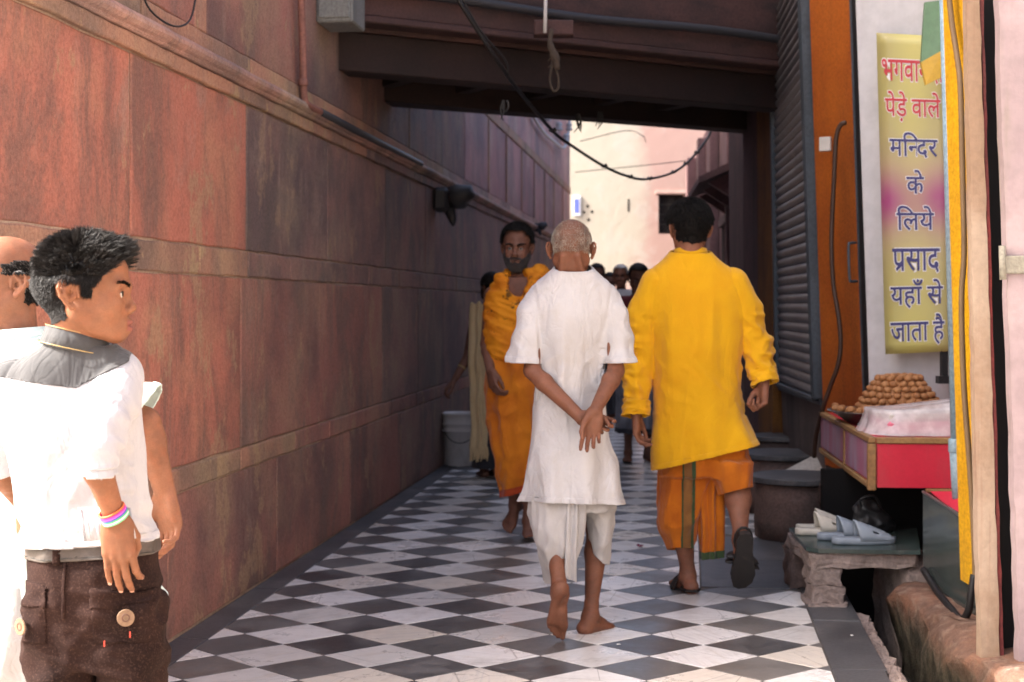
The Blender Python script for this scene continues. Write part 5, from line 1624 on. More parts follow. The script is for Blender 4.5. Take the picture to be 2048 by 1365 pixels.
def strands(name, Vh, Qh, maskf, dirf, lenf, n, mat, parent, rad=0.0011, seg=3, seed=1, jitter=0.25, clump=0, cl=0.8):
    "hair strands grown from the faces of a scalp mesh"
    rs = np.random.RandomState(seed)
    N = vnormals(Vh, Qh)
    cen = Vh[Qh].mean(1); m = np.nonzero(maskf(cen))[0]
    if not len(m): return None
    ar = np.linalg.norm(np.cross(Vh[Qh[m, 2]] - Vh[Qh[m, 0]], Vh[Qh[m, 3]] - Vh[Qh[m, 1]]), axis=1)
    pick = m[rs.choice(len(m), n, p=ar / ar.sum())]
    a, b = rs.rand(n, 1), rs.rand(n, 1)
    q = Vh[Qh[pick]]
    p0 = (q[:, 0] * (1 - a) + q[:, 1] * a) * (1 - b) + (q[:, 3] * (1 - a) + q[:, 2] * a) * b
    nn = N[Qh[pick]].mean(1)
    nn /= np.linalg.norm(nn, axis=1, keepdims=True)
    d0, d1 = dirf(p0, nn)
    d0 = d0 + rs.randn(n, 3) * jitter; d0 /= np.linalg.norm(d0, axis=1, keepdims=True)
    d1 = d1 + rs.randn(n, 3) * jitter; d1 /= np.linalg.norm(d1, axis=1, keepdims=True)
    ln = lenf(p0)[:, None] * (0.75 + 0.5 * rs.rand(n, 1))
    rows, k = [], seg
    p = p0 - nn * 0.001
    side = np.cross(d0, rs.randn(n, 3)); side /= np.linalg.norm(side, axis=1, keepdims=True)
    s2 = np.cross(d0, side)
    VV = []
    lead = None
    if clump:
        idx = rs.choice(n, clump, replace=False)
        d2 = ((p0[:, None, :] - p0[idx][None]) ** 2).sum(2)
        lead = idx[d2.argmin(1)]
        d0 = d0 * (1 - cl) + d0[lead] * cl; d1 = d1 * (1 - cl) + d1[lead] * cl
    for j in range(k + 1):
        t = j / k
        r = rad * (1 - t) ** 0.7 + 0.00015
        if lead is not None and j:
            p = p + (p[lead] - p) * (cl * 0.45 * t)
        for c3 in range(3):
            an = c3 * 2.0944
            VV.append(p + (side * math.cos(an) + s2 * math.sin(an)) * r)
        if j < k:
            d = d0 * (1 - t) + d1 * t; d /= np.linalg.norm(d, axis=1, keepdims=True)
            p = p + d * ln / k
    VV = np.stack(VV, 1).reshape(-1, 3)     # per strand: (k+1)*3 verts
    base = np.arange(n)[:, None] * ((k + 1) * 3)
    fq = []
    for j in range(k):
        for c3 in range(3):
            fq.append([j * 3 + c3, j * 3 + (c3 + 1) % 3, (j + 1) * 3 + (c3 + 1) % 3, (j + 1) * 3 + c3])
    Q = (base[:, :, None] + np.array(fq)[None]).reshape(-1, 4)
    return fast_obj(name, VV, Q, mat, parent)
def shell(Vh, Qh, maskf, off, h=None):
    "the part of a scalp mesh under the hair, lifted a little"
    N = vnormals(Vh, Qh)
    keep = maskf(Vh)[Qh].all(1)
    V, Q = compact(np.concatenate([Vh + N * (off(Vh) if callable(off) else off)[:, None] if callable(off) else Vh + N * off]), Qh[keep])
    return V, Q

# ------------------------------------------------------------------ skins and cloths
def mk_skin(name, c, c2=None, rough=0.58):
    m = M(name, rough, 0.3)
    c2 = c2 or tuple(x * 0.55 for x in c)
    n = m.noise(m.pos, 11, 6, 0.66)
    b = m.mix(m.ss(n, 0.36, 0.66, 0, 0.7), c, c2)
    b = m.mix(m.ss(m.noise(m.pos, 45, 4, 0.6), 0.45, 0.7, 0, 0.3), b, (min(1, c[0] * 1.25), c[1] * 0.95, c[2] * 0.8))
    b = m.mix(m.ss(m.noise(m.pos, 330, 3, 0.65), 0.35, 0.68, 0.32, 0.0), b, c2)
    m.col(b)
    m.set('Subsurface Weight', 0.06); m.set('Subsurface Radius', (0.6, 0.25, 0.12)); m.set('Subsurface Scale', 0.008)
    m.put(m.b.inputs['Roughness'], m.ss(m.noise(m.pos, 60, 4, 0.6), 0.3, 0.7, rough - 0.12, rough + 0.12))
    m.bump(m.noise(m.pos, 380, 3, 0.6), 0.22, 0.0015)
    m.bump(m.noise(m.vmul(m.pos, (1, 1, 1)), 70, 4, 0.6), 0.18, 0.004)
    return m.m
def mk_cloth(name, c, c2, rough=0.85, sheen=0.2, weave=900, bump=0.25, stain=None, trans=0.0, crease=0.2):
    m = M(name, rough, 0.25)
    p = m.pos
    b = m.mix(m.ss(m.noise(p, 5, 5, 0.6), 0.35, 0.68), c, c2)
    if stain: b = m.mix(m.ss(m.noise(p, 2.6, 6, 0.7), 0.52, 0.72, 0, 0.6), b, stain)
    w = m.noise(m.vmul(p, (1, 1, 1)), weave, 2, 0.5)
    b = m.mix(m.ss(w, 0.35, 0.65, 0.16, 0.0), b, tuple(x * 0.5 for x in c))
    m.col(b)
    m.set('Sheen Weight', sheen)
    wr = m.noise(p, 38, 5, 0.62, 0.6)
    m.bump(wr, bump, 0.006)
    cr = m.noise(m.vmul(p, (9, 9, 3.2)), 1.0, 3, 0.5, 1.2)
    rid = m.math('ABSOLUTE', m.math('SUBTRACT', cr, 0.5))
    cr2 = m.noise(m.vmul(m.vadd(p, (3, 5, 1)), (13, 13, 11)), 1.0, 2, 0.5, 1.0)
    rid2 = m.math('ABSOLUTE', m.math('SUBTRACT', cr2, 0.5))
    m.bump(m.ss(rid, 0.0, 0.10), crease, 0.010)
    m.bump(m.ss(rid2, 0.0, 0.07), crease * 0.6, 0.006)
    m.bump(w, 0.12, 0.001)
    if trans:
        tl = m.nd('ShaderNodeBsdfTranslucent'); m.put(tl.inputs[0], b)
        mx = m.nd('ShaderNodeMixShader'); mx.inputs[0].default_value = trans
        m.t.links.new(m.b.outputs[0], mx.inputs[1]); m.t.links.new(tl.outputs[0], mx.inputs[2])
        m.t.links.new(mx.outputs[0], m.t.nodes['Material Output'].inputs[0])
    return m.m
def mk_hair(name, c, rough=0.35, spec=0.6):
    m = M(name, rough, spec)
    m.col(m.mix(m.ss(m.noise(m.pos, 34, 4, .6), .35, .68), tuple(x * .8 for x in c), tuple(x * 1.8 for x in c)))
    return m.m
SK = {'boy': mk_skin('boy_skin', (0.245, 0.100, 0.050)), 'old': mk_skin('old_man_skin', (0.20, 0.082, 0.047)), 'old_sole': mk_skin('sole_skin', (0.40, 0.22, 0.15)),
      'fair': mk_skin('brown_skin', (0.27, 0.12, 0.075)), 'dark': mk_skin('dark_skin', (0.19, 0.088, 0.058)), 'tan': mk_skin('tan_skin', (0.27, 0.115, 0.065))}
CL_ = {'white': mk_cloth('white_cotton', (0.54, 0.535, 0.55), (0.48, 0.465, 0.465), stain=(0.44, 0.40, 0.35), trans=0.10, crease=0.3),
       'dhoti': mk_cloth('thin_white_cotton', (0.57, 0.555, 0.555), (0.49, 0.47, 0.455), trans=0.25),
       'shirt': mk_cloth('school_shirt_cotton', (0.47, 0.47, 0.50), (0.42, 0.42, 0.455), bump=0.2, trans=0.12),
       'yellow': mk_cloth('yellow_cotton', (0.80, 0.435, 0.006), (0.76, 0.385, 0.005), trans=0.12, crease=0.15),
       'orange': mk_cloth('orange_cotton', (0.60, 0.17, 0.008), (0.46, 0.11, 0.006), trans=0.10),
       'saffron': mk_cloth('saffron_cotton', (0.68, 0.215, 0.010), (0.54, 0.145, 0.008), trans=0.10),
       'saffron_dark': mk_cloth('saffron_print', (0.46, 0.14, 0.008), (0.28, 0.075, 0.008)),
       'green_border': mk_cloth('green_woven_border', (0.05, 0.085, 0.03), (0.035, 0.06, 0.025)),
       'brown_border': mk_cloth('brown_woven_border', (0.26, 0.12, 0.03), (0.18, 0.08, 0.025)),
       'black': mk_cloth('black_cotton', (0.060, 0.061, 0.064), (0.048, 0.048, 0.052)),
       'aqua': mk_cloth('pale_aqua_cotton', (0.60, 0.72, 0.70), (0.52, 0.66, 0.64)),
       'beige': mk_cloth('cream_gauze', (0.78, 0.62, 0.36), (0.68, 0.52, 0.29), trans=0.3),
       'maroon': mk_cloth('maroon_cotton', (0.16, 0.012, 0.02), (0.11, 0.01, 0.016)),
       'grey': mk_cloth('grey_print', (0.12, 0.125, 0.15), (0.30, 0.30, 0.34)),
       'darkskirt': mk_cloth('dark_cotton', (0.03, 0.028, 0.035), (0.02, 0.02, 0.024))}
HR = {'black': mk_hair('black_hair', (0.009, 0.008, 0.0075), 0.65, 0.18), 'boy': mk_hair('glossy_black_hair', (0.010, 0.0085, 0.008), 0.42, 0.3), 'grey': mk_hair('grey_hair', (0.30, 0.28, 0.25), 0.5), 'stub': mk_hair('silver_stubble', (0.25, 0.23, 0.195), 0.6, 0.3),
      'salt': mk_hair('salt_beard', (0.05, 0.045, 0.042), 0.5)}
EYE = plain('eye_white', (0.42, 0.38, 0.35), 0.25, 0.5, 0.1, bump=0); IRIS = plain('dark_iris', (0.02, 0.011, 0.008), 0.15, 0.6, 0, bump=0)
NAIL = plain('nail', (0.48, 0.27, 0.2), 0.3, 0.5, 0.1, bump=0)
def person(Y, px, label, group=None):
    c = P(px, 700, Y); c.z = 0
    return thing('person', c, label, 'person', group)
def sleeve(parent, mat, pts, rad, end_no=None, h=0.0055, amp=0.009, seed=0, fq=(26, 11, 11), flat=None, name='sleeve', thick=0.003):
    "a tube of cloth along an arm; open at its far end, which lies at the last point but one"
    S = SDF(); S.chain(pts, rad, 0.02)
    V, Q = S.mesh(h)
    d = unit(V3(pts[-2]) - V3(pts[0]))
    B = basis(d)
    V = folds(V, Q, amp, fq, seed, True, None, B); V = folds(V, Q, amp * 0.7, (8, 16, 16), seed + 1, True, None, basis(d + np.array((.5, .3, 0))))
    n = unit(V3(pts[-1]) - V3(pts[-2])) if end_no is None else unit(end_no)
    V, Q = cut(V, Q, pts[-2], n)
    return fast_obj(name, smooth(V, Q, 1, .4), Q, mat, parent, thick)
def collar(parent, mat, c, a, b, hgt, tilt=(0, 0, 1), name='collar', n=40, th=0.004):
    "upright band round a neck"
    ez = unit(tilt); ex = unit(np.cross((0, 1, 0), ez)); ey = np.cross(ez, ex)
    vs, fs = [], []
    for j, t in enumerate((0, .5, 1)):
        for i in range(n):
            an = 2 * math.pi * i / n
            s = 1 - 0.06 * t
            vs.append(V3(c) + ex * a * s * math.cos(an) + ey * b * s * math.sin(an) + ez * hgt * t)
    for j in range(2):
        for i in range(n): fs.append([j * n + i, j * n + (i + 1) % n, (j + 1) * n + (i + 1) % n, (j + 1) * n + i])
    o = mesh_obj(name, vs, fs, mat, parent, smooth=True)
    md = o.modifiers.new('thick', 'SOLIDIFY'); md.thickness = th
    return o
def garment(parent, mat, rows, sleeves, foldfn, cuts, h=0.0058, p=2.25, k=0.03, name='kurta', thick=0.003, want=False, hem=0.022):
    "upper garment: torso and sleeves blended; sleeves are cut at their last point but one"
    T = SDF().loft(rows, 0.02, p)
    U = SDF().loft(rows, 0.02, p)
    for (pts, rad, no) in sleeves: U.chain(pts, rad, k)
    tfn = T.p[0][0]
    tor = lambda v: tfn(v[:, 0][None, None], v[:, 1][None, None], v[:, 2][None, None])[0, 0]
    def arm_d(pts, rad):
        def fn(v):
            best = np.full(len(v), 9.0)
            for i in range(len(pts) - 1):
                a, b = V3(pts[i]), V3(pts[i + 1]); ab = b - a
                t = np.clip((v - a) @ ab / (ab @ ab), 0, 1)
                best = np.minimum(best, np.linalg.norm(v - a - t[:, None] * ab, axis=1) - (rad[i] + (rad[i + 1] - rad[i]) * t))
            return best
        return fn
    V, Q = U.mesh(h)
    seam = np.zeros(len(V))
    for (pts, rad, no) in sleeves:
        dd = arm_d(pts, rad)(V) - tor(V) - 0.004
        seam = np.maximum(seam, np.exp(-(dd / 0.0045) ** 2))
    V = V - vnormals(V, Q) * (seam * 0.0045)[:, None]
    V = foldfn(V, Q)
    for (pts, rad, no) in sleeves:
        ad = arm_d(pts, rad)
        n = unit(V3(pts[-1]) - V3(pts[-2])) if no is None else unit(no)
        c = V3(pts[-2])
        V, Q = cut(V, Q, c, n, lambda v: (ad(v) < tor(v)) & (np.linalg.norm(v - c, axis=1) < 0.22))
    Va, Qa = T.mesh(h); Va = foldfn(Va, Qa)
    Va = Va - vnormals(Va, Qa) * 0.004
    for (co, no, rg) in cuts:
        V, Q = cut(V, Q, co, no, rg); Va, Qa = cut(Va, Qa, co, no, rg)
    V = smooth(V, Q, 1, .4)
    if want: return V, Q, Va, Qa
    g = fast_obj(name, *join((V, Q), (Va, Qa)), mat, parent, thick)
    # turned and stitched hems: a second thickness along the rims
    rims = [(V3(c), unit(n), r) for (c, n, r) in cuts[:1]]
    for (pts, rad, no) in sleeves:
        ad = arm_d(pts, rad); c = V3(pts[-2])
        rims.append((c, unit(V3(pts[-1]) - V3(pts[-2])) if no is None else unit(no), lambda v, ad=ad, c=c: (ad(v) < tor(v)) & (np.linalg.norm(v - c, axis=1) < 0.2)))
    for (c, n, r) in rims:
        d = (V - c) @ n
        ok = (d > -hem - 2 * h) & (r(V) if r is not None else True)
        Qh = Q[ok[Q].all(1)]
        if not len(Qh): continue
        Vh, Qh = compact(V, Qh)
        Vh, Qh = cut(Vh, Qh, c - n * hem, -n)
        if len(Qh): fast_obj('hem', Vh + vnormals(Vh, Qh) * 0.0016, Qh, mat, g, 0.001)
    return g
def X(px, py, Y): return V3(P(px, py, Y))
def body_mesh(S, h, fine=()):
    V, Q = S.mesh(h)
    parts = []
    for (lo, hi, h2) in fine:
        lo, hi = np.array(lo), np.array(hi)
        c = V[Q].mean(1)
        ins = ((c > lo + h) & (c < hi - h)).all(1)
        Q = Q[~ins]
        parts.append(S.mesh(h2, lo, hi))
    V, Q = compact(V, Q)
    return join((V, Q), *parts)
def box_around(pts, m):
    a = np.array([V3(p) for p in pts]); return a.min(0) - m, a.max(0) + m

# ------------------------------------------------------------------ old man in white, seen from behind
def old_man():
    Y = 5.72
    pr = person(Y, 1148, 'barefoot old man with shaved grey head in white kurta, hands clasped behind his back')
    S = SDF()
    H = Head(X(1143, 503, Y - 0.01), (0.10, 1, -0.10), (0.02, 0.10, 1), 1.0)
    H.build(S, X(1147, 585, Y + 0.02), 0.047, face=True, ear=1.15)
    # tendons of the thin neck
    for g in (-1, 1): S.rc(H.w(g * 0.030, -0.075, -0.03), X(1146 + g * 26, 575, Y - 0.03), 0.012, 0.014, 0.015)
    S.loft(rows_px(Y, [(565, 1105, 1185, .05), (590, 1080, 1210, .06), (650, 1090, 1196, .065), (800, 1100, 1186, .06), (900, 1100, 1186, .06), (960, 1100, 1190, .06)], 0.02), 0.03)
    # arms
    shl, shr = X(1070, 598, Y), X(1222, 598, Y)
    ell_, elr = X(1064, 742, Y - 0.05), X(1232, 742, Y - 0.05)
    wrl, wrr = X(1162, 836, Y - 0.175), X(1190, 822, Y - 0.225)
    arm(S, shl, ell_, wrl, (.034, .031, .034, .0235)); arm(S, shr, elr, wrr, (.034, .031, .034, .0235))
    t1, n1 = hand(S, wrr, X(1178, 900, Y - 0.215) - wrr, (0.15, -1, 0.0), (-1, 0, -0.1), 0.178, ((18, 30, 20), (24, 34, 22), (30, 36, 24), (34, 36, 22)), (24, 26, 16, 22), 4)
    t2, n2 = hand(S, wrl, X(1212, 852, Y - 0.150) - wrl, (0.05, -1, 0.1), (0.1, -0.1, 1), 0.172, ((30, 55, 40), (40, 65, 45), (48, 70, 45), (55, 70, 45)), (20, 30, 30, 25), 3)
    # legs
    anl, anr = X(1119, 1186, Y - 0.12), X(1181, 1232, Y + 0.03)
    leg(S, X(1115, 940, Y), X(1110, 1052, Y + 0.0), anl, (.068, .046, .044, .030)); leg(S, X(1175, 940, Y), X(1196, 1056, Y + 0.10), anr, (.068, .046, .044, .029))
    foot(S, anl, (-0.10, 0.30, -0.95), (0.0, 0.95, 0.32), 0.235, -1)
    foot(S, anr, (0.62, 0.78, -0.02), (0, 0, 1), 0.235, 1)
    lo, hi = box_around([wrl, wrr, t1[0][0], t1[1][0], t1[3][0], t2[0][0], t2[3][0], t1[4][0]], 0.022)
    hlo, hhi = box_around([H.c], 0.135)
    V, Q = body_mesh(S, 0.005, [(lo, hi, 0.0028), (hlo - [0, 0, .0], hhi, 0.0036)])
    o = fast_obj('body', V, Q, SK['old'], pr)
    # pale sole of the lifted foot and palm are the same skin, paler
    nails(t2[:4], n2, NAIL, o)
    # silver stubble over the skull
    Vh, Qh = S.mesh(0.0036, hlo, hhi)
    def sm(p):
        l = H.loc(p); n = 0.006 * perlin(p * 60) + .022 * np.random.RandomState(3).rand(len(p)) ** 2
        return (l[:, 2] > -0.012 - 0.02 * np.clip((l[:, 1] + .02) / .08, 0, 1) + n) & (l[:, 1] < 0.070 - 0.3 * np.clip(.06 - l[:, 2], 0, 1) + n) & (np.abs(l[:, 0]) < 0.0785) & ~((np.abs(l[:, 0]) > 0.0705) & (l[:, 2] < 0.028) & (l[:, 1] > -.05))
    strands('hair_stubble', Vh, Qh, sm, lambda p, n: (n * 0.5 + [0, 0, -0.6], n * 0.2 + [0, 0, -1.0]), lambda p: np.full(len(p), 0.006), 15000, HR['stub'], pr, 0.00042, 2, 3, 0.35)
    # kurta
    rows = rows_px(Y, [(526, 1119, 1174, .076, -.032), (538, 1114, 1180, .078, -.03), (549, 1090, 1202, .088, -.022), (558, 1076, 1215, .092, -.008), (570, 1062, 1229, .100), (590, 1056, 1235, .108), (640, 1061, 1227, .114), (700, 1070, 1216, .113), (760, 1074, 1208, .108), (820, 1068, 1213, .112), (880, 1060, 1222, .122), (940, 1048, 1236, .135), (1000, 1037, 1247, .15), (1060, 1030, 1254, .16)], 0.02)
    def fold(V, Q):
        up = lambda v: np.clip((1.30 - v[:, 2]) * 5, 0.1, 1)
        V = folds(V, Q, 0.014, (7, 7, .9), 1, False, up); V = folds(V, Q, 0.015, (10, 9, 1.1), 2, True, up); V = folds(V, Q, 0.005, (6, 12, 14), 6, True, lambda v: np.clip(1 - np.abs(v[:, 2] - 1.02) * 5, 0, 1), basis((1, 0, .8)))
        sl = lambda v: np.clip((np.abs(v[:, 0] - .24) - .15) * 20, 0, 1) * (v[:, 2] > .9)
        V = folds(V, Q, 0.007, (9, 9, 14), 3, True, sl, basis((.4, .3, 1)))
        x0 = (V[:, 0] - 0.24)
        return V + vnormals(V, Q) * (0.020 * np.sin(x0 * 44 + 2.4 * perlin(V * 4)) * np.clip((0.95 - V[:, 2]) * 2, 0, 1) ** 1.4)[:, None]
    sl = [([X(1084, 592, Y + .01), X(1062, 630, Y), X(1053, 680, Y - .02), X(1047, 726, Y - .035), X(1044, 790, Y - .05)], [.050, .055, .060, .066, .072], (-.05, 0, -1)),
          ([X(1208, 592, Y + .01), X(1229, 630, Y), X(1236, 680, Y - .02), X(1239, 726, Y - .035), X(1241, 790, Y - .05)], [.050, .055, .060, .066, .072], (.05, 0, -1))]
    k = garment(pr, CL_['white'], rows, sl, fold, [(X(1142, 1006, Y), (-0.03, -0.10, -1), lambda v: v[:, 2] < 0.7), (X(1146, 541, Y - .06), (0, -0.30, 1), lambda v: v[:, 2] > 1.34)])
    # dhoti
    D = SDF()
    D.loft(rows_px(Y, [(930, 1066, 1230, .08), (990, 1062, 1234, .09), (1020, 1062, 1234, .11)], 0.02), 0.03)
    D.loft(rows_px(Y, [(960, 1064, 1172, .08), (1000, 1060, 1172, .085), (1040, 1060, 1166, .10), (1080, 1068, 1160, .10), (1110, 1078, 1153, .085), (1140, 1086, 1147, .07), (1200, 1092, 1142, .06)], -0.01), 0.03)
    D.loft(rows_px(Y, [(960, 1172, 1232, .11), (1000, 1170, 1233, .11), (1040, 1173, 1231, .105), (1080, 1180, 1230, .095), (1115, 1187, 1222, .07), (1160, 1190, 1216, .06)], 0.08), 0.02)
    V, Q = D.mesh(0.0058)
    V = folds(V, Q, 0.010, (16, 16, 5), 5, True); V = folds(V, Q, 0.007, (9, 9, 16), 6, True, None, basis((0.5, 0, 1)))
    # hems: slanting openings round the shins
    xl = X(1168, 0, Y)[0]
    V, Q = cut(V, Q, X(1112, 1158, Y - 0.05), (0.75, 0.35, -1), lambda v: v[:, 0] < xl)
    V, Q = cut(V, Q, X(1202, 1118, Y + 0.05), (-0.9, 0.2, -1), lambda v: v[:, 0] >= xl)
    d = fast_obj('dhoti', smooth(V, Q, 1, .4), Q, CL_['dhoti'], pr, 0.002)
    PL = SDF()
    PL.loft(rows_px(Y, [(985, 1122, 1168, .03), (1040, 1122, 1166, .045), (1100, 1126, 1160, .04), (1150, 1126, 1150, .03), (1200, 1128, 1146, .025)], -0.07), 0.02)
    V, Q = PL.mesh(0.005)
    V = V + vnormals(V, Q) * (0.009 * np.sin(V[:, 0] * 210 + 2 * perlin(V * 6)))[:, None]
    V, Q = cut(V, Q, X(1135, 1158, Y - .1), (-0.4, -0.1, -1))
    fast_obj('pleats', V, Q, CL_['dhoti'], d, 0.002)
old_man()
# ------------------------------------------------------------------ man in yellow, seen from behind
def yellow_man():
    Y = 6.45
    pr = person(Y, 1390, 'black-haired man walking away in bright yellow kurta, orange dhoti and black sandals')
    S = SDF()
    H = Head(X(1379, 462, Y), (-0.10, 1, 0.0), (0, 0.03, 1), 1.0)
    H.build(S, X(1382, 560, Y + 0.01), 0.056, wide=1.03)
    S.loft(rows_px(Y, [(530, 1345, 1420, .05), (560, 1320, 1450, .06), (640, 1330, 1455, .075), (800, 1340, 1450, .07), (900, 1350, 1465, .07), (940, 1355, 1460, .07)], 0.02), 0.03)
    sl, sr = X(1320, 580, Y + .01), X(1460, 578, Y + .01)
    el, er = X(1276, 700, Y + 0.03), X(1520, 690, Y + 0.03)
    wl, wr = X(1272, 830, Y - 0.03), X(1528, 768, Y - 0.02)
    arm(S, sl, el, wl, (.034, .028, .030, .025)); arm(S, sr, er, wr, (.034, .028, .030, .025))
    t1, n1 = hand(S, wl, (0.06, 0.10, -1), (0.75, -0.45, -0.1), (0.3, 0.9, 0), 0.185, ((35, 55, 35), (30, 45, 30), (28, 40, 28), (24, 36, 25)), (22, 15, 15, 20), 5)
    t2, n2 = hand(S, wr, (-0.10, 0.05, -1), (-0.7, -0.5, 0.0), (-0.35, 0.9, 0), 0.185, ((50, 80, 50), (50, 82, 50), (52, 84, 50), (55, 84, 50)), (12, 35, 30, 30), 2)
    al, ar = X(1376, 1150, Y + 0.10), X(1482, 1078, Y - 0.13)
    leg(S, X(1368, 930, Y), X(1362, 1030, Y + .08), al, (.06, .05, .052, .034)); leg(S, X(1455, 930, Y), X(1474, 968, Y - 0.03), ar, (.06, .056, .056, .034))
    foot(S, al, (-0.18, 1, -0.02), (0, 0, 1), 0.255, 1)
    foot(S, ar, (0.03, 0.40, -0.92), (0, 0.92, 0.40), 0.255, 1)
    hb = [box_around([wl, t1[0][0], t1[1][0], t1[3][0], t1[4][0]], 0.02), box_around([wr, t2[0][0], t2[1][0], t2[3][0], t2[4][0]], 0.02)]
    hlo, hhi = box_around([H.c], 0.135)
    V, Q = body_mesh(S, 0.0055, [(a, b, 0.003) for a, b in hb])
    o = fast_obj('body', V, Q, SK['fair'], pr)
    # hair
    Vh, Qh = S.mesh(0.0045, hlo, hhi)
    def hm(p):
        l = H.loc(p); n = 0.004 * perlin(p * 70)
        ear = (np.abs(l[:, 0]) > 0.066) & (l[:, 2] < 0.030) & (l[:, 1] > -0.05)
        nape = l[:, 2] > -0.062 + 0.25 * np.abs(l[:, 0]) + n
        return nape & (l[:, 1] < 0.060 + n) & ~ear & ((l[:, 1] < 0.02) | (l[:, 2] > 0.035)) & (l[:, 2] > -0.07)
    Vs, Qs = shell(Vh, Qh, hm, 0.0)
    N = vnormals(Vs, Qs); l = H.loc(Vs)
    Vs = Vs + N * (0.004 + 0.010 * np.clip((l[:, 2] + .03) / .1, 0, 1))[:, None]
    hs = fast_obj('hair', Vs, Qs, HR['black'], pr)
    strands('hair_strands', Vs, Qs, lambda p: np.ones(len(p), bool), lambda p, n: (n * 0.9 + [0, 0, -0.5], n * 0.35 + [0, 0, -1.0]), lambda p: 0.009 + 0.016 * np.clip((H.loc(p)[:, 2] + .02) / .08, 0, 1), 9000, HR['black'], hs, 0.0008, 3, 4, 0.3, 900, .5)
    # kurta
    rows = rows_px(Y, [(496, 1346, 1416, .082, -.012), (508, 1341, 1421, .084, -.01), (516, 1332, 1432, .088, -.006), (526, 1316, 1450, .094), (540, 1300, 1470, .102), (560, 1290, 1484, .112), (600, 1290, 1490, .120), (660, 1300, 1488, .123), (730, 1306, 1482, .12), (800, 1309, 1484, .128), (840, 1308, 1492, .138), (870, 1306, 1510, .148), (900, 1304, 1534, .158), (960, 1300, 1566, .17)], 0.02)
    xc0 = X(1390, 0, Y)[0]
    def fold(V, Q):
        up = lambda v: np.clip((1.40 - v[:, 2]) * 5, 0.1, 1)
        V = folds(V, Q, 0.016, (6, 6, 1.0), 11, False, up); V = folds(V, Q, 0.013, (9, 8, 1.1), 12, True, up); V = folds(V, Q, 0.006, (5, 11, 15), 18, True, lambda v: np.clip(1 - np.abs(v[:, 2] - .95) * 3, 0, 1), basis((1, 0, -.9)))
        arms = lambda v: np.clip((np.abs(v[:, 0] - xc0) - .185) * 16, 0, 1) * np.clip((1.36 - v[:, 2]) * 6, 0, 1) * (v[:, 2] > .8)
        V = folds(V, Q, 0.013, (18, 8, 8), 13, True, arms, basis((0.25, 0, 1))); V = folds(V, Q, 0.008, (9, 15, 15), 17, True, arms, basis((0.7, .3, 1)))
        x0 = V[:, 0] - xc0
        return V + vnormals(V, Q) * (0.018 * np.sin(x0 * 34 + 2.2 * perlin(V * 3.5)) * np.clip((0.95 - V[:, 2]) * 2.2, 0, 1) ** 1.3 * (np.abs(x0) < .36))[:, None]
    sl = [([X(1312, 568, Y + .01), X(1288, 620, Y + .02), X(1279, 705, Y + .03), X(1275, 770, Y), X(1272, 820, Y - .03), X(1271, 860, Y - .03)], [.066, .064, .066, .059, .054, .05], None),
          ([X(1468, 566, Y + .01), X(1496, 620, Y + .02), X(1513, 690, Y + .03), X(1523, 740, Y), X(1528, 760, Y - .01), X(1531, 800, Y - .02)], [.066, .064, .062, .057, .054, .05], None)]
    k = garment(pr, CL_['yellow'], rows, sl, fold, [(X(1420, 913, Y), (0.24, -0.08, -1), lambda v: (v[:, 2] < 0.8) & (v[:, 0] > X(1297, 0, Y)[0])), (X(1381, 506, Y - .05), (0, -0.15, 1), lambda v: v[:, 2] > 1.45)], 0.006)
    collar(k, CL_['yellow'], X(1381, 513, Y + .004), .078, .078, .032, (0, .10, 1))
    # turned-up cuffs
    for (a, b, r) in ((X(1274, 800, Y - .022), X(1271, 832, Y - .03), .062), (X(1525, 738, Y), X(1530, 768, Y - .015), .060)):
        C = SDF(); d = unit(b - a)
        C.rc(a - d * .03, b + d * .03, r * .95, r * 1.04, 0.01)
        V, Q = C.mesh(0.005)
        V = folds(V, Q, 0.008, (18, 18, 26), 14, True)
        V, Q = cut(V, Q, b, d + np.array((.1, -.1, 0))); V, Q = cut(V, Q, a, -d)
        fast_obj('cuff', V, Q, CL_['yellow'], k, 0.004)
    # dhoti
    D = SDF()
    D.loft(rows_px(Y, [(860, 1325, 1492, .11), (910, 1324, 1500, .12), (950, 1324, 1502, .12)], 0.02), 0.03)
    D.loft(rows_px(Y, [(920, 1322, 1430, .12), (970, 1319, 1425, .12), (1010, 1317, 1412, .115), (1050, 1317, 1402, .10), (1080, 1328, 1394, .085), (1100, 1340, 1388, .07), (1140, 1348, 1384, .06)], 0.06), 0.03)
    D.loft(rows_px(Y, [(920, 1415, 1502, .11), (950, 1425, 1503, .105), (985, 1434, 1504, .10), (1020, 1440, 1500, .09)], -0.03), 0.03)
    V, Q = D.mesh(0.006)
    V = folds(V, Q, 0.012, (12, 12, 3), 15, True); V = folds(V, Q, 0.007, (9, 9, 14), 16, True, None, basis((-0.4, 0, 1)))
    xc = X(1428, 0, Y)[0]
    V, Q = cut(V, Q, X(1366, 1099, Y + .06), (0.0, -0.25, -1), lambda v: v[:, 0] < xc)
    V, Q = cut(V, Q, X(1468, 984, Y - .05), (0.25, -0.2, -1), lambda v: v[:, 0] >= xc)
    V = smooth(V, Q, 1, .4)
    # woven border stripe down the back of the left leg
    def stripe(V, Q, a, b):
        back = lambda v: v[:, 1] < Y + 0.03
        V1, Q1 = cut(V, Q, (X(a, 0, Y)[0], Y, 0), (-1, 0, 0)); V1, Q1 = cut(V1, Q1, (X(b, 0, Y)[0], Y, 0), (1, 0, 0))
        Q1 = Q1[(V1[Q1].mean(1)[:, 1] < Y + .06)]
        V1, Q1 = compact(V1, Q1)
        return V1, Q1
    dh = fast_obj('dhoti', V, Q, CL_['orange'], pr, 0.003)
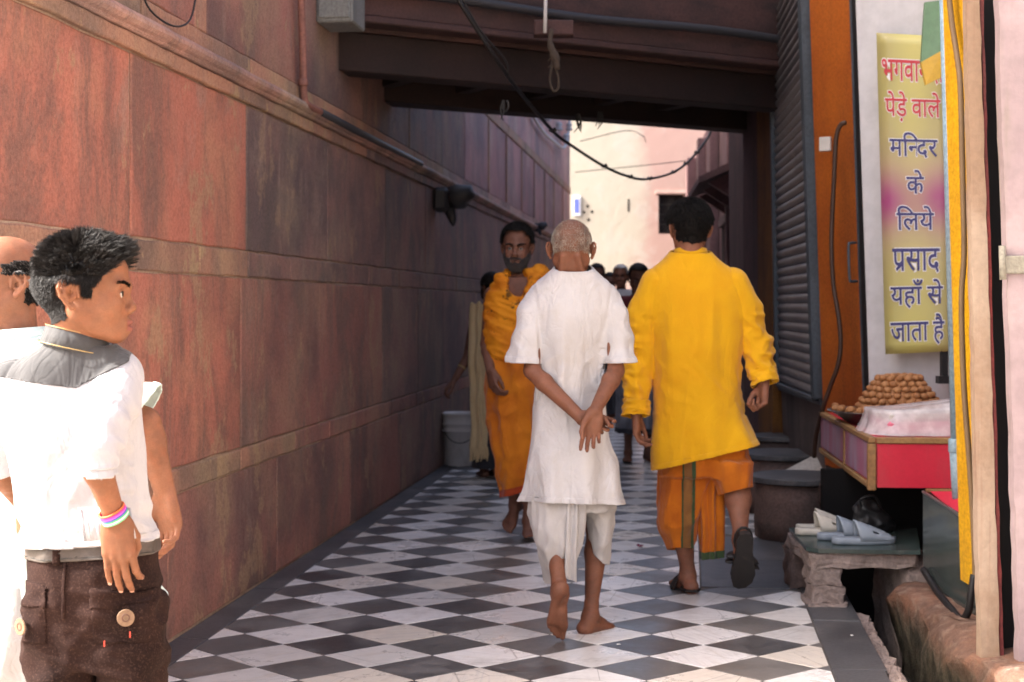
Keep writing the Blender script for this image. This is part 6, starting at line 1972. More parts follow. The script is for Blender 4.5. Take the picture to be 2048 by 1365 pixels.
    for (a, b, m, off) in ((1361, 1386, 'brown_border', .002), (1361.5, 1364.5, 'green_border', .0035), (1380, 1386.5, 'green_border', .0035)):
        V1, Q1 = stripe(V, Q, a, b)
        if len(Q1): fast_obj('woven_stripe', V1 + vnormals(V1, Q1) * off, Q1, CL_[m], dh)
    # pleated tail between the legs
    PL = SDF()
    PL.loft(rows_px(Y, [(930, 1392, 1446, .05), (1000, 1392, 1446, .05), (1060, 1394, 1448, .05), (1110, 1398, 1450, .05), (1150, 1400, 1452, .05)], 0.03), 0.02)
    V, Q = PL.mesh(0.0055)
    V = V + vnormals(V, Q) * (0.013 * np.sin(V[:, 0] * 150 + 2 * perlin(V * 5)))[:, None]
    V, Q = cut(V, Q, X(1424, 1118, Y), (0.1, -0.1, -1))
    pl_ = fast_obj('pleats', V, Q, CL_['orange'], dh, 0.003)
    V2, Q2 = cut(V, Q, X(1424, 1103, Y), (-0.1, 0.1, 1))
    fast_obj('hem_border', V2 + vnormals(V2, Q2) * .002, Q2, CL_['green_border'], pl_)
    # sandals
    MT['sandal_black'] = plain('black_leather', (0.022, 0.019, 0.018), 0.55, 0.4, 0.4, 30, 0.3, 0.003)
    def slipper(ank, fwd, up, L, lat):
        s = L / .25; ex = unit(fwd); ez = V3(up); ez = unit(ez - ex * (ez @ ex)); ey = np.cross(ex, ez) * lat
        W = lambda x, y, z: V3(ank) + s * (ex * x + ey * y + ez * z)
        out = [(-.088, 0), (-.083, .022), (-.06, .034), (0, .034), (.06, .042), (.11, .048), (.15, .036), (.175, .008), (.178, -.02), (.165, -.042), (.12, -.052), (.06, -.042), (0, -.034), (-.06, -.034), (-.083, -.022)]
        B = SDF()
        t = MB().prism([W(x, y, -.102) for x, y in out], Vector(ez * 0.028 * s))
        so = t.build('sandal_sole', MT['sandal_black'], pr)
        SS = SDF()
        for (xa, w) in ((.075, .050), (.10, .054)):
            pts = [W(xa - .004 * i, w * math.cos(a), -.072 + .062 * math.sin(a)) for i, a in enumerate(np.linspace(0.0, math.pi, 9))]
            MB().tube(pts, [0.020 * s] * 9, 8, True, 0.25).build('sandal_strap', MT['sandal_black'], so, smooth=True)
        MB().tube([W(.0 - .02 * math.cos(a) * 0 + .06 * math.cos(a) - .03, .036 * math.sin(a), -.055) for a in np.linspace(0.6, 5.68, 12)], 0.006 * s, 6).build('heel_strap', MT['sandal_black'], so)
    slipper(al, (-0.18, 1, -0.02), (0, 0, 1), 0.262, 1)
    slipper(ar, (0.03, 0.40, -0.92), (0, 0.92, 0.40), 0.262, 1)
yellow_man()
# ------------------------------------------------------------------ bearded man in saffron walking towards the camera
def orange_man():
    Y = 8.1
    pr = person(Y, 1034, 'bearded man in a saffron wrap and lungi walking barefoot towards the camera')
    S = SDF()
    H = Head(X(1034, 498, Y), (-0.12, -1, -0.06), (0.02, -0.03, 1), 1.02)
    H.build(S, X(1036, 590, Y + .02), 0.050, beard=False, wide=0.97, thin=0.006, slit=.72)
    S.loft(rows_px(Y, [(555, 1000, 1070, .07, -.01), (580, 985, 1085, .095, -.01), (620, 985, 1085, .09), (650, 984, 1088, .09), (720, 988, 1082, .085), (800, 990, 1080, .09)], 0.02), 0.03)
    sl, sr = X(984, 590, Y), X(1088, 590, Y)
    el, wl = X(974, 690, Y + .03), X(981, 742, Y - .12)
    er, wr = X(1100, 690, Y + .05), X(1106, 770, Y - .02)
    arm(S, sl, el, wl, (.046, .036, .036, .026)); arm(S, sr, er, wr, (.046, .036, .036, .026))
    t1, n1 = hand(S, wl, (0.18, -0.35, -0.9), (0.85, 0.3, -0.1), (0.5, -0.85, 0), 0.19, ((25, 45, 30), (28, 48, 30), (30, 50, 30), (34, 50, 30)), (25, 15, 15, 20), 4)
    hand(S, wr, (0, -.1, -1), (-1, 0, 0), (0, -1, 0), 0.19)
    a1, a2 = X(1030, 1008, Y + .10), X(1058, 1040, Y - .02)
    leg(S, X(1012, 800, Y), X(1016, 900, Y - .05), a1, (.075, .05, .047, .032)); leg(S, X(1050, 800, Y), X(1054, 930, Y - .05), a2, (.075, .05, .047, .032))
    foot(S, a1, (-0.35, -0.80, -0.50), (-0.1, -0.5, 0.85), 0.25, 1)
    foot(S, a2, (0.05, -1, -0.02), (0, 0, 1), 0.25, -1)
    hlo, hhi = box_around([H.c], 0.14)
    fb = box_around([wl, t1[0][0], t1[1][0], t1[3][0], t1[4][0]], 0.02)
    V, Q = body_mesh(S, 0.006, [(hlo, hhi, 0.003), (fb[0], fb[1], 0.0035)])
    o = fast_obj('body', V, Q, SK['dark'], pr)
    H.eyes(o, EYE, IRIS); H.brows(pr, HR['black'], *S.mesh(0.0042, hlo, hhi), 420, 1.4, .0007)
    Vh, Qh = S.mesh(0.0042, hlo, hhi)
    def hm(p):
        l = H.loc(p); n = 0.004 * perlin(p * 70)
        ear = (np.abs(l[:, 0]) > 0.064) & (l[:, 2] < 0.028)
        front = (l[:, 1] < 0.062 + n) | (l[:, 2] > 0.088)
        side = (l[:, 1] < 0.035 + n) | (l[:, 2] > 0.070 + n)
        return front & side & (l[:, 2] > -0.05) & ~ear & ((l[:, 1] < -0.02) | (l[:, 2] > 0.0))
    Vs, Qs = shell(Vh, Qh, hm, 0.0)
    Vs = Vs + vnormals(Vs, Qs) * (0.006 + 0.012 * np.clip((H.loc(Vs)[:, 2] - .02) / .08, 0, 1) + .004 * perlin(Vs * 45))[:, None]
    hs = fast_obj('hair', Vs, Qs, HR['black'], pr)
    strands('hair_strands', Vs, Qs, lambda p: np.ones(len(p), bool), lambda p, n: (n + [0, 0, .1], n * .5 + [0.2, 0, -.5]), lambda p: np.full(len(p), .014), 3500, HR['black'], hs, 0.0014, 3, 8, .35)
    def bm_(p):
        l = H.loc(p); n = 0.006 * perlin(p * 60)
        low = (l[:, 2] < -0.070 + n) & (l[:, 1] > -0.01) & (l[:, 2] > -0.15)
        jaw = (l[:, 2] < -0.025 + n - 0.45 * np.clip(l[:, 1] - .03, 0, 1)) & (np.abs(l[:, 0]) > 0.034) & (l[:, 2] > -0.13) & (l[:, 1] > -.005)
        mous = (l[:, 2] < -0.044) & (l[:, 2] > -0.058) & (l[:, 1] > 0.07) & (np.abs(l[:, 0]) < .034)
        side = (np.abs(l[:, 0]) > 0.024) & (np.abs(l[:, 0]) < 0.036) & (l[:, 2] < -0.050) & (l[:, 1] > .05)
        return (low | jaw | mous | side) & ((l[:, 1] > 0.02) | (l[:, 2] > -0.10))
    strands('beard', Vh, Qh, bm_, lambda p, n: (n * .8 + [0, 0, -.6], n * .4 + [0, 0, -1]), lambda p: np.full(len(p), .0085), 7000, HR['salt'], pr, 0.0008, 2, 9, .3)
    # lungi
    K = SDF()
    K.loft(rows_px(Y, [(680, 976, 1092, .11), (720, 972, 1092, .125), (780, 972, 1088, .135), (850, 974, 1084, .135), (900, 980, 1080, .13), (950, 992, 1072, .115), (985, 1004, 1066, .10), (1030, 1010, 1064, .09)], 0.0), 0.02)
    V, Q = K.mesh(0.007)
    V = folds(V, Q, 0.018, (9, 9, 3), 21, True, None, basis((-.25, 0, 1))[[1, 2, 0]]); V = folds(V, Q, 0.012, (7, 7, 13), 22, True, None, basis((0.5, 0.1, 1)))
    V, Q = cut(V, Q, X(1030, 988, Y), (0.25, -.1, -1)); V, Q = cut(V, Q, X(1030, 690, Y), (0, 0, 1))
    lg = fast_obj('lungi', smooth(V, Q, 1, .4), Q, CL_['saffron'], pr, 0.003)
    V2, Q2 = cut(V, Q, X(1030, 974, Y), (-.25, .1, 1))
    MT['red_hem'] = CL_['maroon']
    fast_obj('hem_border', V2 + vnormals(V2, Q2) * .002, Q2, mk_cloth('red_hem_cotton', (0.42, 0.06, 0.012), (0.32, 0.04, 0.01)), lg)
    # wrap over the shoulders
    W = SDF()
    W.loft(rows_px(Y, [(540, 1012, 1066, .055), (552, 1000, 1078, .075), (562, 988, 1090, .095), (576, 978, 1098, .112), (600, 970, 1104, .125), (640, 967, 1105, .13), (690, 971, 1100, .13), (720, 974, 1096, .128), (740, 976, 1094, .125)], 0.0), 0.02)
    W.rc(X(1000, 556, Y - .06), X(1020, 592, Y - .10), .030, .026, .02); W.rc(X(1020, 592, Y - .10), X(1052, 594, Y - .10), .026, .022, .02); W.rc(X(1052, 594, Y - .10), X(1078, 552, Y - .05), .022, .034, .02)
    W.rc(X(1080, 548, Y), X(1100, 575, Y), .05, .045, .03)
    W.ell(X(1036, 556, Y - .09), (.056, .10, .095), None, .02, 's')
    V, Q = W.mesh(0.0062)
    ang = basis((0.9, 0, -0.42))
    V = folds(V, Q, 0.014, (2.5, 7, 13), 23, True, None, ang); V = folds(V, Q, 0.008, (4, 10, 26), 24, True, None, ang)
    V, Q = cut(V, Q, X(1030, 716, Y), (0.12, 0, -1))
    m = M('saffron_wrap', 0.85, 0.25)
    n = m.noise(m.pos, 9, 5, 0.6); n2 = m.noise(m.pos, 17, 4, .6)
    b = m.mix(m.ss(n, .35, .65), (0.70, 0.265, 0.012), (0.54, 0.17, 0.008)); b = m.mix(m.ss(n2, .60, .66, 0, .85), b, (0.055, 0.03, 0.01))
    m.col(b).bump(m.noise(m.pos, 40, 5, .6, .5), .3, .006)
    fast_obj('shoulder_wrap', smooth(V, Q, 1, .3), Q, m.m, pr, 0.003)
    MB().tube(cat_rom([P(1016, 575, Y - .06), P(1026, 600, Y - .115), P(1036, 606, Y - .118), P(1046, 600, Y - .115), P(1054, 575, Y - .06)], 4), .0025, 6).build('bead_cord', MT['wire'], pr)
orange_man()
# ------------------------------------------------------------------ boy in white shirt, back turned, looking right
def boy():
    Y = 3.0
    pr = person(Y, 175, 'boy with spiky black hair in white shirt with black yoke, hand on brown trousers')
    S = SDF()
    H = Head(X(172, 592, Y - .01), (0.99, 0.10, 0.0), (-0.03, 0.05, 1), 0.925)
    H.build(S, X(146, 715, Y + .02), 0.047, wide=1.0, es=1.12, slit=1.15, kid=1.0)
    S.loft(rows_px(Y, [(705, 100, 200, .04), (740, 60, 235, .05), (800, 40, 240, .06), (950, 60, 250, .06), (1080, 80, 280, .06), (1180, 80, 290, .065), (1230, 85, 285, .06)], 0.03), 0.02)
    sr, er, wr = X(238, 748, Y + .02), X(184, 905, Y - .18), X(230, 1035, Y - .125)
    arm(S, sr, er, wr, (.034, .027, .0285, .0200))
    sl_, el_, wl_ = X(30, 775, Y + .03), X(0, 930, Y + .10), X(50, 1010, Y + .22)
    arm(S, sl_, el_, wl_, (.034, .030, .032, .021))
    t1, n1 = hand(S, wr, X(243, 1160, Y - .122) - wr, (0.12, 1, 0.05), (1, 0.0, 0.15), 0.162, ((20, 30, 24), (10, 24, 16), (6, 18, 14), (2, 14, 10)), (16, 34, 24, 20), 1.5)
    hand(S, wl_, (0, 0.3, -1), (0.6, 0.6, 0), (0.7, -.5, 0), 0.16)
    for (hp, kn, an, g) in ((X(115, 1200, Y + .03), X(108, 1500, Y + .02), X(105, 1800, Y + .04), -1), (X(262, 1200, Y + .03), X(262, 1500, Y + .02), X(262, 1800, Y + .04), 1)):
        leg(S, hp, kn, an, (.05, .042, .042, .03)); foot(S, an, (0.15 * g, 1, -.02), (0, 0, 1), 0.215, g)
    hlo, hhi = box_around([H.c], 0.125)
    fb = box_around([wr, t1[0][0], t1[1][0], t1[2][0], t1[3][0], t1[4][0], er], 0.022)
    V, Q = body_mesh(S, 0.005, [(hlo, hhi, 0.0021), (fb[0], fb[1], 0.0024)])
    o = fast_obj('body', V, Q, SK['boy'], pr)
    H.eyes(o, EYE, IRIS, (0.1, 1, 0)); H.brows(pr, HR['black'], *S.mesh(0.0030, hlo, hhi), 520, 1.1)
    nails(t1[:4], n1, NAIL, o)
    LIP = mk_skin('lip_skin', (0.235, 0.080, 0.060))
    Vh, Qh = S.mesh(0.0030, hlo, hhi)
    def lips(p):
        l = H.loc(p); return (np.abs(l[:, 0]) < .021) & (l[:, 2] < -.0535) & (l[:, 2] > -.081) & (l[:, 1] > .0835)
    V2, Q2 = shell(Vh, Qh, lips, 0.0)
    if len(Q2): fast_obj('lips', V2 + vnormals(V2, Q2) * .0007, Q2, LIP, o)
    # hair: short faded sides, long spiky top with a quiff
    def hm(p):
        l = H.loc(p); n = 0.004 * perlin(p * 90)
        ear = (np.abs(l[:, 0]) > 0.062) & (l[:, 2] < 0.030 - .2 * np.clip(l[:, 1] + .02, 0, .05)) & (l[:, 1] > -0.052) & (l[:, 1] < 0.004)
        line = np.where(l[:, 1] > 0.004, 0.004 + 1.15 * (l[:, 1] - .004), -0.055 - .25 * np.clip(-.03 - l[:, 1], 0, .1))
        line = np.where((l[:, 1] > 0.004) & (l[:, 1] < .028), -0.006, line)
        line = np.where(l[:, 1] >= .028, 0.018 + 1.05 * (l[:, 1] - .028), line)
        return (l[:, 2] > line + n) & (l[:, 1] < 0.082) & ~ear & (l[:, 2] > -0.085)
    Vs, Qs = shell(Vh, Qh, hm, 0.0)
    l = H.loc(Vs)
    top = np.clip((l[:, 2] - .045) / .05, 0, 1)
    Vs = Vs + vnormals(Vs, Qs) * (0.0015 + 0.003 * top + 0.003 * perlin(Vs * 60) * top)[:, None]
    hs = fast_obj('hair', Vs, Qs, HR['boy'], pr)
    f = H.R[:, 1]; u = H.R[:, 2]
    def topm(p): return H.loc(p)[:, 2] > 0.038
    def dt(p, n):
        l = H.loc(p); t = np.clip((l[:, 1] + .04) / .10, 0, 1)[:, None]
        clump = np.stack([perlin(p * 38 + q) for q in (0, 5.5, 11.1)], 1) * 0.9
        d0 = n * 0.9 + u * 0.45 + f * (-.12 + .75 * t) + clump * .5
        d1 = n * 0.35 + u * (0.15 - .25 * (1 - t)) + f * (-.45 + 1.6 * t) + clump * .9
        return d0, d1
    strands('hair_spikes', Vs, Qs, topm, dt, lambda p: 0.012 + 0.013 * np.clip((H.loc(p)[:, 2] - .05) / .05, 0, 1) + 0.014 * np.clip((H.loc(p)[:, 1] - .03) / .04, 0, 1), 15000, HR['boy'], hs, 0.00055, 5, 21, .20, 1500, .45)
    strands('hair_side', Vs, Qs, lambda p: H.loc(p)[:, 2] <= 0.045, lambda p, n: (n * .55 + [0, 0, -.8] - f * .35, n * .3 + [0, 0, -1.] - f * .3), lambda p: 0.004 + 0.011 * np.clip((H.loc(p)[:, 2] + .05) / .09, 0, 1), 15000, HR['boy'], hs, 0.00042, 3, 22, .22)
    # shirt
    rows = rows_px(Y, [(676, 116, 192, .070, -.002), (690, 96, 212, .074), (702, 72, 236, .080), (716, 46, 258, .086), (735, 22, 268, .092), (765, 4, 272, .098), (800, -4, 274, .102), (860, -2, 277, .104), (930, 8, 283, .100), (1000, 26, 290, .098), (1040, 36, 296, .100), (1065, 40, 302, .104), (1090, 42, 308, .106), (1130, 40, 314, .106)], 0.03)
    xc = X(150, 0, Y)[0]
    def fold(V, Q):
        V = folds(V, Q, 0.008, (9, 9, 4), 51, False); V = folds(V, Q, 0.006, (14, 12, 5), 52, True, lambda v: np.clip((1.08 - v[:, 2]) * 6, 0.15, 1))
        V = folds(V, Q, 0.010, (8, 8, 24), 53, True, lambda v: np.clip((0.93 - v[:, 2]) * 8, 0, 1), basis((.2, 0, 1))[[1, 2, 0]])
        sv = lambda v: np.clip((v[:, 0] - X(190, 0, Y)[0]) * 20, 0, 1) * (v[:, 1] < Y - .02) * (v[:, 2] > .9) * np.clip((1.15 - v[:, 2]) * 8, 0, 1)
        return folds(V, Q, 0.009, (24, 11, 11), 54, True, sv, basis((0.2, .5, 1)))
    slv = [([X(238, 752, Y + .02), X(226, 800, Y - .05), X(203, 860, Y - .13), X(184, 912, Y - .172), X(186, 985, Y - .19)], [.050, .051, .046, .0395, .038], (-.35, .35, -1)),
           ([X(25, 775, Y + .03), X(8, 850, Y + .06), X(0, 920, Y + .10), X(20, 960, Y + .15)], [.050, .052, .050, .048], None)]
    cuts = [(X(170, 1088, Y), (0.06, -0.05, -1), lambda v: (v[:, 2] < .84) & (v[:, 1] > Y - .115)), (X(152, 690, Y - .03), (0.10, -0.10, 1), lambda v: v[:, 2] > 1.17)]
    V, Q, Va, Qa = garment(pr, CL_['shirt'], rows, slv, fold, cuts, 0.005, 2.3, 0.035, want=True)
    sh = fast_obj('shirt', *join((V, Q), (Va, Qa)), CL_['shirt'], pr, 0.0025)
    V3_, Q3_ = cut(V, Q, X(170, 1072, Y), (-.06, .05, 1), lambda v: v[:, 1] > Y - .115); V3_, Q3_ = cut(V3_, Q3_, X(170, 1000, Y), (0, 0, 1))
    if len(Q3_): fast_obj('shirt_hem', V3_ + vnormals(V3_, Q3_) * .0015, Q3_, CL_['shirt'], sh, .001)
    # black yoke over the shoulders
    V1, Q1 = cut(V, Q, X(149, 777, Y - .07), (-.125, 0, -1)); V1, Q1 = cut(V1, Q1, X(150, 777, Y - .07), (.53, 0, -1)); V1, Q1 = cut(V1, Q1, X(252, 777, Y - .07), (1, 0.15, 0))
    yk = fast_obj('yoke', V1 + vnormals(V1, Q1) * .0018, Q1, CL_['black'], sh, 0.002)
    MT['gold'] = plain('gold_piping', (0.36, 0.25, 0.10), 0.4, 0.5, 0.1, bump=0)
    cc = X(148, 700, Y + .012)
    c1 = collar(sh, CL_['black'], cc, .070, .068, .040, (0.22, 0.05, 1), n=44, th=.005)
    for zz, rr in ((0.040, 0.0705), (0.004, .0755)):
        ez = unit((0.22, .05, 1)); ex = unit(np.cross((0, 1, 0), ez)); ey = np.cross(ez, ex)
        MB().tube([Vector(V3(cc) + ez * zz + ex * rr * (.955 if zz > .02 else 1) * math.cos(a) + ey * (rr - .002) * (.955 if zz > .02 else 1) * math.sin(a)) for a in np.linspace(0, 2 * math.pi, 45)], .0011, 6, False).build('piping', MT['gold'], c1, smooth=True)
    # rolled cuff
    C = SDF(); a, b = X(188, 893, Y - .162), X(190, 938, Y - .172); d = unit(b - a)
    C.rc(a - d * .03, b + d * .03, .0425, .0430, .01)
    V2, Q2 = C.mesh(.0042); V2 = folds(V2, Q2, .0035, (10, 10, 22), 57, True, None, basis(d)[[1, 2, 0]])
    V2, Q2 = cut(V2, Q2, b, d + np.array((-.25, .45, 0))); V2, Q2 = cut(V2, Q2, a, -d - np.array((-.2, .4, 0)))
    fast_obj('cuff', V2, Q2, CL_['shirt'], sh, .004)
    # trousers
    T = SDF()
    T.loft(rows_px(Y, [(1070, 52, 300, .085), (1095, 52, 304, .088), (1130, 48, 306, .094), (1180, 46, 313, .100), (1230, 46, 318, .100), (1290, 50, 318, .093), (1330, 60, 318, .085)], 0.03), .03, 2.4)
    T.loft(rows_px(Y, [(1200, 46, 190, .095), (1260, 44, 192, .095), (1330, 46, 186, .09), (1420, 48, 178, .085), (1560, 52, 168, .075), (1700, 56, 158, .068), (1815, 58, 152, .066), (1830, 58, 152, .066)], 0.03), .02, 2.3)
    T.loft(rows_px(Y, [(1200, 185, 320, .092), (1260, 188, 321, .092), (1330, 194, 320, .088), (1420, 200, 318, .083), (1560, 206, 318, .075), (1700, 212, 312, .068), (1815, 216, 308, .066), (1830, 216, 308, .066)], 0.03), .02, 2.3)
    V, Q = T.mesh(.0055)
    V = folds(V, Q, .008, (10, 10, 10), 61, True); V = folds(V, Q, .007, (9, 9, 22), 62, True, lambda v: (v[:, 2] < .72) * 1.0, basis((.35, 0, 1))[[1, 2, 0]])
    V, Q = cut(V, Q, X(170, 1086, Y), (-.05, 0, 1)); V, Q = cut(V, Q, X(170, 1822, Y), (0, 0, -1))
    V = smooth(V, Q, 1, .3)
    m = M('brown_corduroy_denim', .95, .08)
    n = m.noise(m.pos, 240, 3, .7); n2 = m.noise(m.pos, 8, 5, .6)
    b_ = m.mix(m.ss(n2, .35, .68), (0.024, 0.0125, 0.0105), (0.013, 0.0075, 0.007)); b_ = m.mix(m.ss(n, .50, .70, 0, .75), b_, (0.060, 0.034, 0.027))
    m.col(b_).bump(n, .3, .0015).bump(m.noise(m.pos, 30, 5, .6), .3, .006)
    trs = fast_obj('trousers', V, Q, m.m, pr, .003)
    def patch(name, planes, off, mat, par, back=True):
        Vp, Qp = V, Q
        for (c, nn) in planes: Vp, Qp = cut(Vp, Qp, c, nn)
        if back and len(Qp):
            N = vnormals(Vp, Qp); Qp = Qp[(N[Qp].mean(1)[:, 1] < -.15)]; Vp, Qp = compact(Vp, Qp)
        if len(Qp): return fast_obj(name, Vp + vnormals(Vp, Qp) * off, Qp, mat, par, .002)
    MT['belt'] = worn('worn_grey_leather', (0.085, 0.068, 0.058), (0.055, 0.045, 0.04), (0.05, 0.04, 0.035), .5, .45, (9, 9, 9), bump=.2)
    bl = patch('belt', [(X(170, 1092, Y - .08), (-.05, 0, 1)), (X(170, 1126, Y - .08), (.05, 0, -1))], .005, MT['belt'], pr, False)
    for yy in (1096, 1122):
        patch('belt_stitching', [(X(170, yy - .8, Y - .08), (-.05, 0, 1)), (X(170, yy + .8, Y - .08), (.05, 0, -1))], .0062, MT['grime'], bl)
    patch('belt_loop', [(X(118, 1086, Y - .08), (0, 0, 1)), (X(118, 1134, Y - .08), (0, 0, -1)), (X(124, 0, Y), (-1, 0, 0)), (X(133, 0, Y), (1, 0, 0))], .0085, m.m, trs)
    for (x0, x1) in ((62, 112), (205, 308)):
        pk_ = patch('back_pocket', [(X(0, 1178, Y - .08), (.06, 0, 1)), (X(0, 1292, Y - .08), (0, 0, -1)), (X(x0, 0, Y), (-1, 0, 0)), (X(x1, 0, Y), (1, 0, 0))], .0022, m.m, trs)
        fl_ = patch('pocket_flap', [(X(0, 1172, Y - .08), (.06, 0, 1)), (X((x0 + x1) / 2, 1216, Y - .08), (.06, 0, -1)), (X(x0 - 3, 0, Y), (-1, 0, 0)), (X(x1 + 3, 0, Y), (1, 0, 0))], .0046, m.m, trs)
    patch('back_seam', [(X(0, 1128, Y - .08), (0, 0, 1)), (X(0, 1240, Y - .08), (0, 0, -1)), (X(144, 0, Y), (-1, 0, 0)), (X(150, 0, Y), (1, 0, 0))], .003, m.m, trs)
    MT['tan_badge'] = worn('tan_leather_badge', (0.24, 0.15, 0.09), (0.17, 0.10, 0.065), (0.10, 0.05, 0.03), .5, .6, (30, 30, 30))
    MT['badge_dark'] = plain('dark_badge_centre', (0.10, 0.045, 0.03), .6)
    MT['red_thread'] = plain('red_thread', (0.45, 0.05, 0.03), .7)
    for (px, py) in ((62, 1240), (269, 1222)):
        # lies on the cloth: find the surface there
        t = X(px, py, Y); sel = np.nonzero((np.abs(V[:, 0] - t[0]) < .012) & (np.abs(V[:, 2] - t[2]) < .012) & (V[:, 1] < Y + .02))[0]
        yy = V[sel, 1].min() if len(sel) else Y - .07
        c = Vector((t[0] * (yy / Y) if False else t[0], yy - .007, t[2])); ax = Vector((-.75 if px < 100 else .22, -1, 0)).normalized()
        bd_ = MB().lathe(c, [(0.0172, 0), (0.0176, .001), (0.0166, .0028), (.0001, .003)], 26, ax, True, False).build('badge', MT['tan_badge'], trs)
        MB().lathe(c + ax * .003, [(0.0085, 0), (.0080, .0008), (.0062, .0008), (.0058, .0002)], 20, ax, False, False).build('badge_ring', MT['badge_dark'], bd_)
    for (px, py) in ((228, 1272), (276, 1256)):
        t = X(px, py, Y); sel = np.nonzero((np.abs(V[:, 0] - t[0]) < .01) & (np.abs(V[:, 2] - t[2]) < .01) & (V[:, 1] < Y))[0]
        yy = V[sel, 1].min() if len(sel) else Y - .07
        MB().box((t[0] - .0012, yy - .006, t[2] - .006), (t[0] + .0012, yy - .003, t[2] + .006)).build('bartack', MT['red_thread'], trs)
    # shoes, below the picture
    for (an, g) in ((X(105, 1800, Y + .04), -1), (X(262, 1800, Y + .04), 1)):
        B = SDF(); d = np.array((.15 * g, 1, 0)); a = an.copy(); a[2] = .045
        B.rc(a - d * .05, a + d * .10, .042, .040, .02); B.rc(a - d * .02 + [0, 0, .03], a + d * .02 + [0, 0, .01], .040, .04, .02)
        Vq, Qq = B.mesh(.007); Vq[:, 2] = np.maximum(Vq[:, 2], .003)
        fast_obj('shoe', Vq, Qq, MT['black'], pr)
    # thread bracelets
    wd = unit(wr - er); Bz = basis(wd)
    for i, (c, dz) in enumerate((((.75, .16, .05), -.012), ((.72, .05, .32), -.0075), ((.55, .10, .55), -.0045), ((.08, .10, .42), -.001), ((.10, .50, .18), .0025), ((.75, .72, .70), .0055), ((.16, .55, .30), .0085))):
        tl = basis(wd + np.array((.0, .0, 0)) + Bz[1] * .16)
        MB().tube([Vector(wr - wd * .006 + tl[0] * dz + (tl[1] * math.cos(a) + tl[2] * math.sin(a)) * .0262) for a in np.linspace(0, 2 * math.pi, 33)], .0021, 6, False).build('thread_bracelet', plain('bracelet_thread', c, .6, .4, .1, bump=0), pr, smooth=True)
boy()
